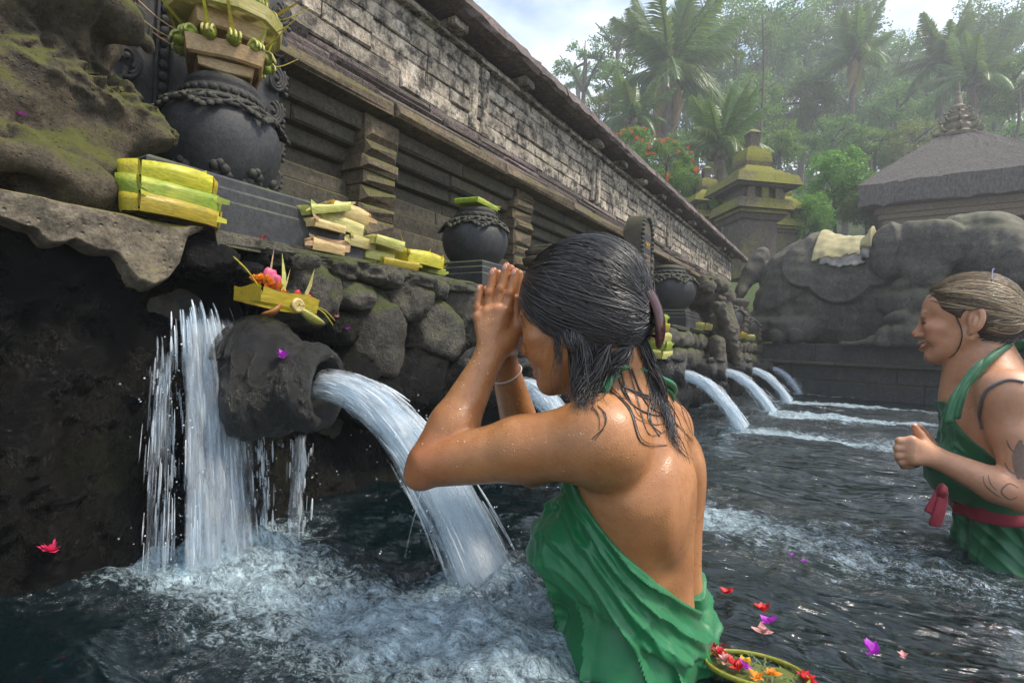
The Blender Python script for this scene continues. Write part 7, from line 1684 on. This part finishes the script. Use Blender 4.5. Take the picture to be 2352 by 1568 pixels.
    paths = []; rads = []
    tie = HT(0, -.112, -.024)
    for i in range(90):
        e_ = [tie, HT(rs.gauss(0, .012), -.135, -.05 + rs.gauss(0, .012)), HT(rs.gauss(0, .015), -.135 + rs.gauss(0, .012), -.10), HT(rs.gauss(0, .016), -.12 + rs.gauss(0, .014), -.17)]
        paths.append(spl(e_, 12)); rads.append([rs.uniform(.0008, .0016)] * 12)
    for i in range(60):
        az = rs.uniform(1.7, 3.0); st = HT(-.07 * math.sin(az), .085 * math.cos(az), -.06 - rs.uniform(0, .03)); paths.append(spl([st, HT(-.03, -.09, -.055 - rs.uniform(0, .03)), HT(0, -.11, -.04)], 10)); rads.append([.001] * 10)
    strands('hair_ponytail', paths, rads, M_HAIRD, hair)
    lk = onskin([(p_.x, p_.y) for p_ in spl([(2194, 722, 0), (2207, 752, 0), (2210, 775, 0), (2200, 802, 0), (2186, 818, 0), (2178, 820, 0)], 18)], .002)
    strands('loose_hair_lock', [lk, [p_ + UZ * .001 - f * .001 for p_ in lk]], [[.0016] * len(lk), [.0012] * len(lk)], M_HAIRD, hair)
    mb = MB(); c_ = tie
    for dz in (-.004, .003, .009): mb.tube([c_ + HT.f * dz * .9 + HT.l * .017 * math.cos(t) + HT.u * .017 * math.sin(t) for t in [i / 16 * 6.2832 for i in range(17)]], .0032, 6)
    mb.build('hair_tie', plain('dark_hair_tie', (.02, .022, .03), .4), root, True)
    mb = MB(); mb.tube([HT(x_ * .095, -.055 + .01 * abs(x_), .098 - .16 * abs(x_) ** 2.4 * .25) for x_ in [i / 12 - 1 for i in range(25)]], .0016, 5); mb.build('thin_hair_elastic', plain('blue_elastic', (.05, .06, .16), .4), root, True)
    for sg in (-1, 1):
        mb = MB()
        for k in range(22):
            t = k / 21; p_ = HT(sg * (.013 + .032 * t), .0975 - .014 * t ** 1.5, -.0085 + .006 * math.sin(t * 2.4)); mb.tube([p_, p_ + HT.l * sg * .006 + HT.u * (.004 - .006 * t)], [.0007, .0003], 4)
        mb.build('eyebrow', M_HAIRD, root, True)
    for sg in (-1, 1):
        mb = MB(); mb.tube([HT(sg * (.018 + .028 * t), .0955 - .0085 * t * t, -.0300 + .004 * math.sin(t * 3)) for t in [i / 8 for i in range(9)]], .0017, 5)
        mb.build('eyelash', M_HAIRD, root, True)
    mb = MB()
    for a_, b_, r_ in ((-.0822, -.0822, .0034), (-.0958, -.093, .0042)):
        mb.tube([HT(x_ * .026, .1015 - .0135 * x_ * x_, a_ + (b_ - a_) * x_ * x_ + .001 + .005 * x_ * x_) for x_ in [i / 8 - 1 for i in range(17)]], [r_ * (1 - .6 * abs(i / 8 - 1)) for i in range(17)], 8)
    mb.build('lip', M_LIP, root, True)
    mb = MB(); mb.box(HT(0, .0935, -.0885), (.019, .004, .0045), Matrix((HT.l, HT.f, HT.u)).transposed()); mb.build('teeth', plain('tooth', (.7, .66, .58), .2), root, True)
    mb = MB(); mb.ball(HT(-.0165, .1115, -.062), (.0015, .0015, .0015), None, 8, 5); mb.build('nose_stud', plain('silver_stud', (.8, .8, .8), .15), root, True)
    return root
praying_woman()
smiling_woman()
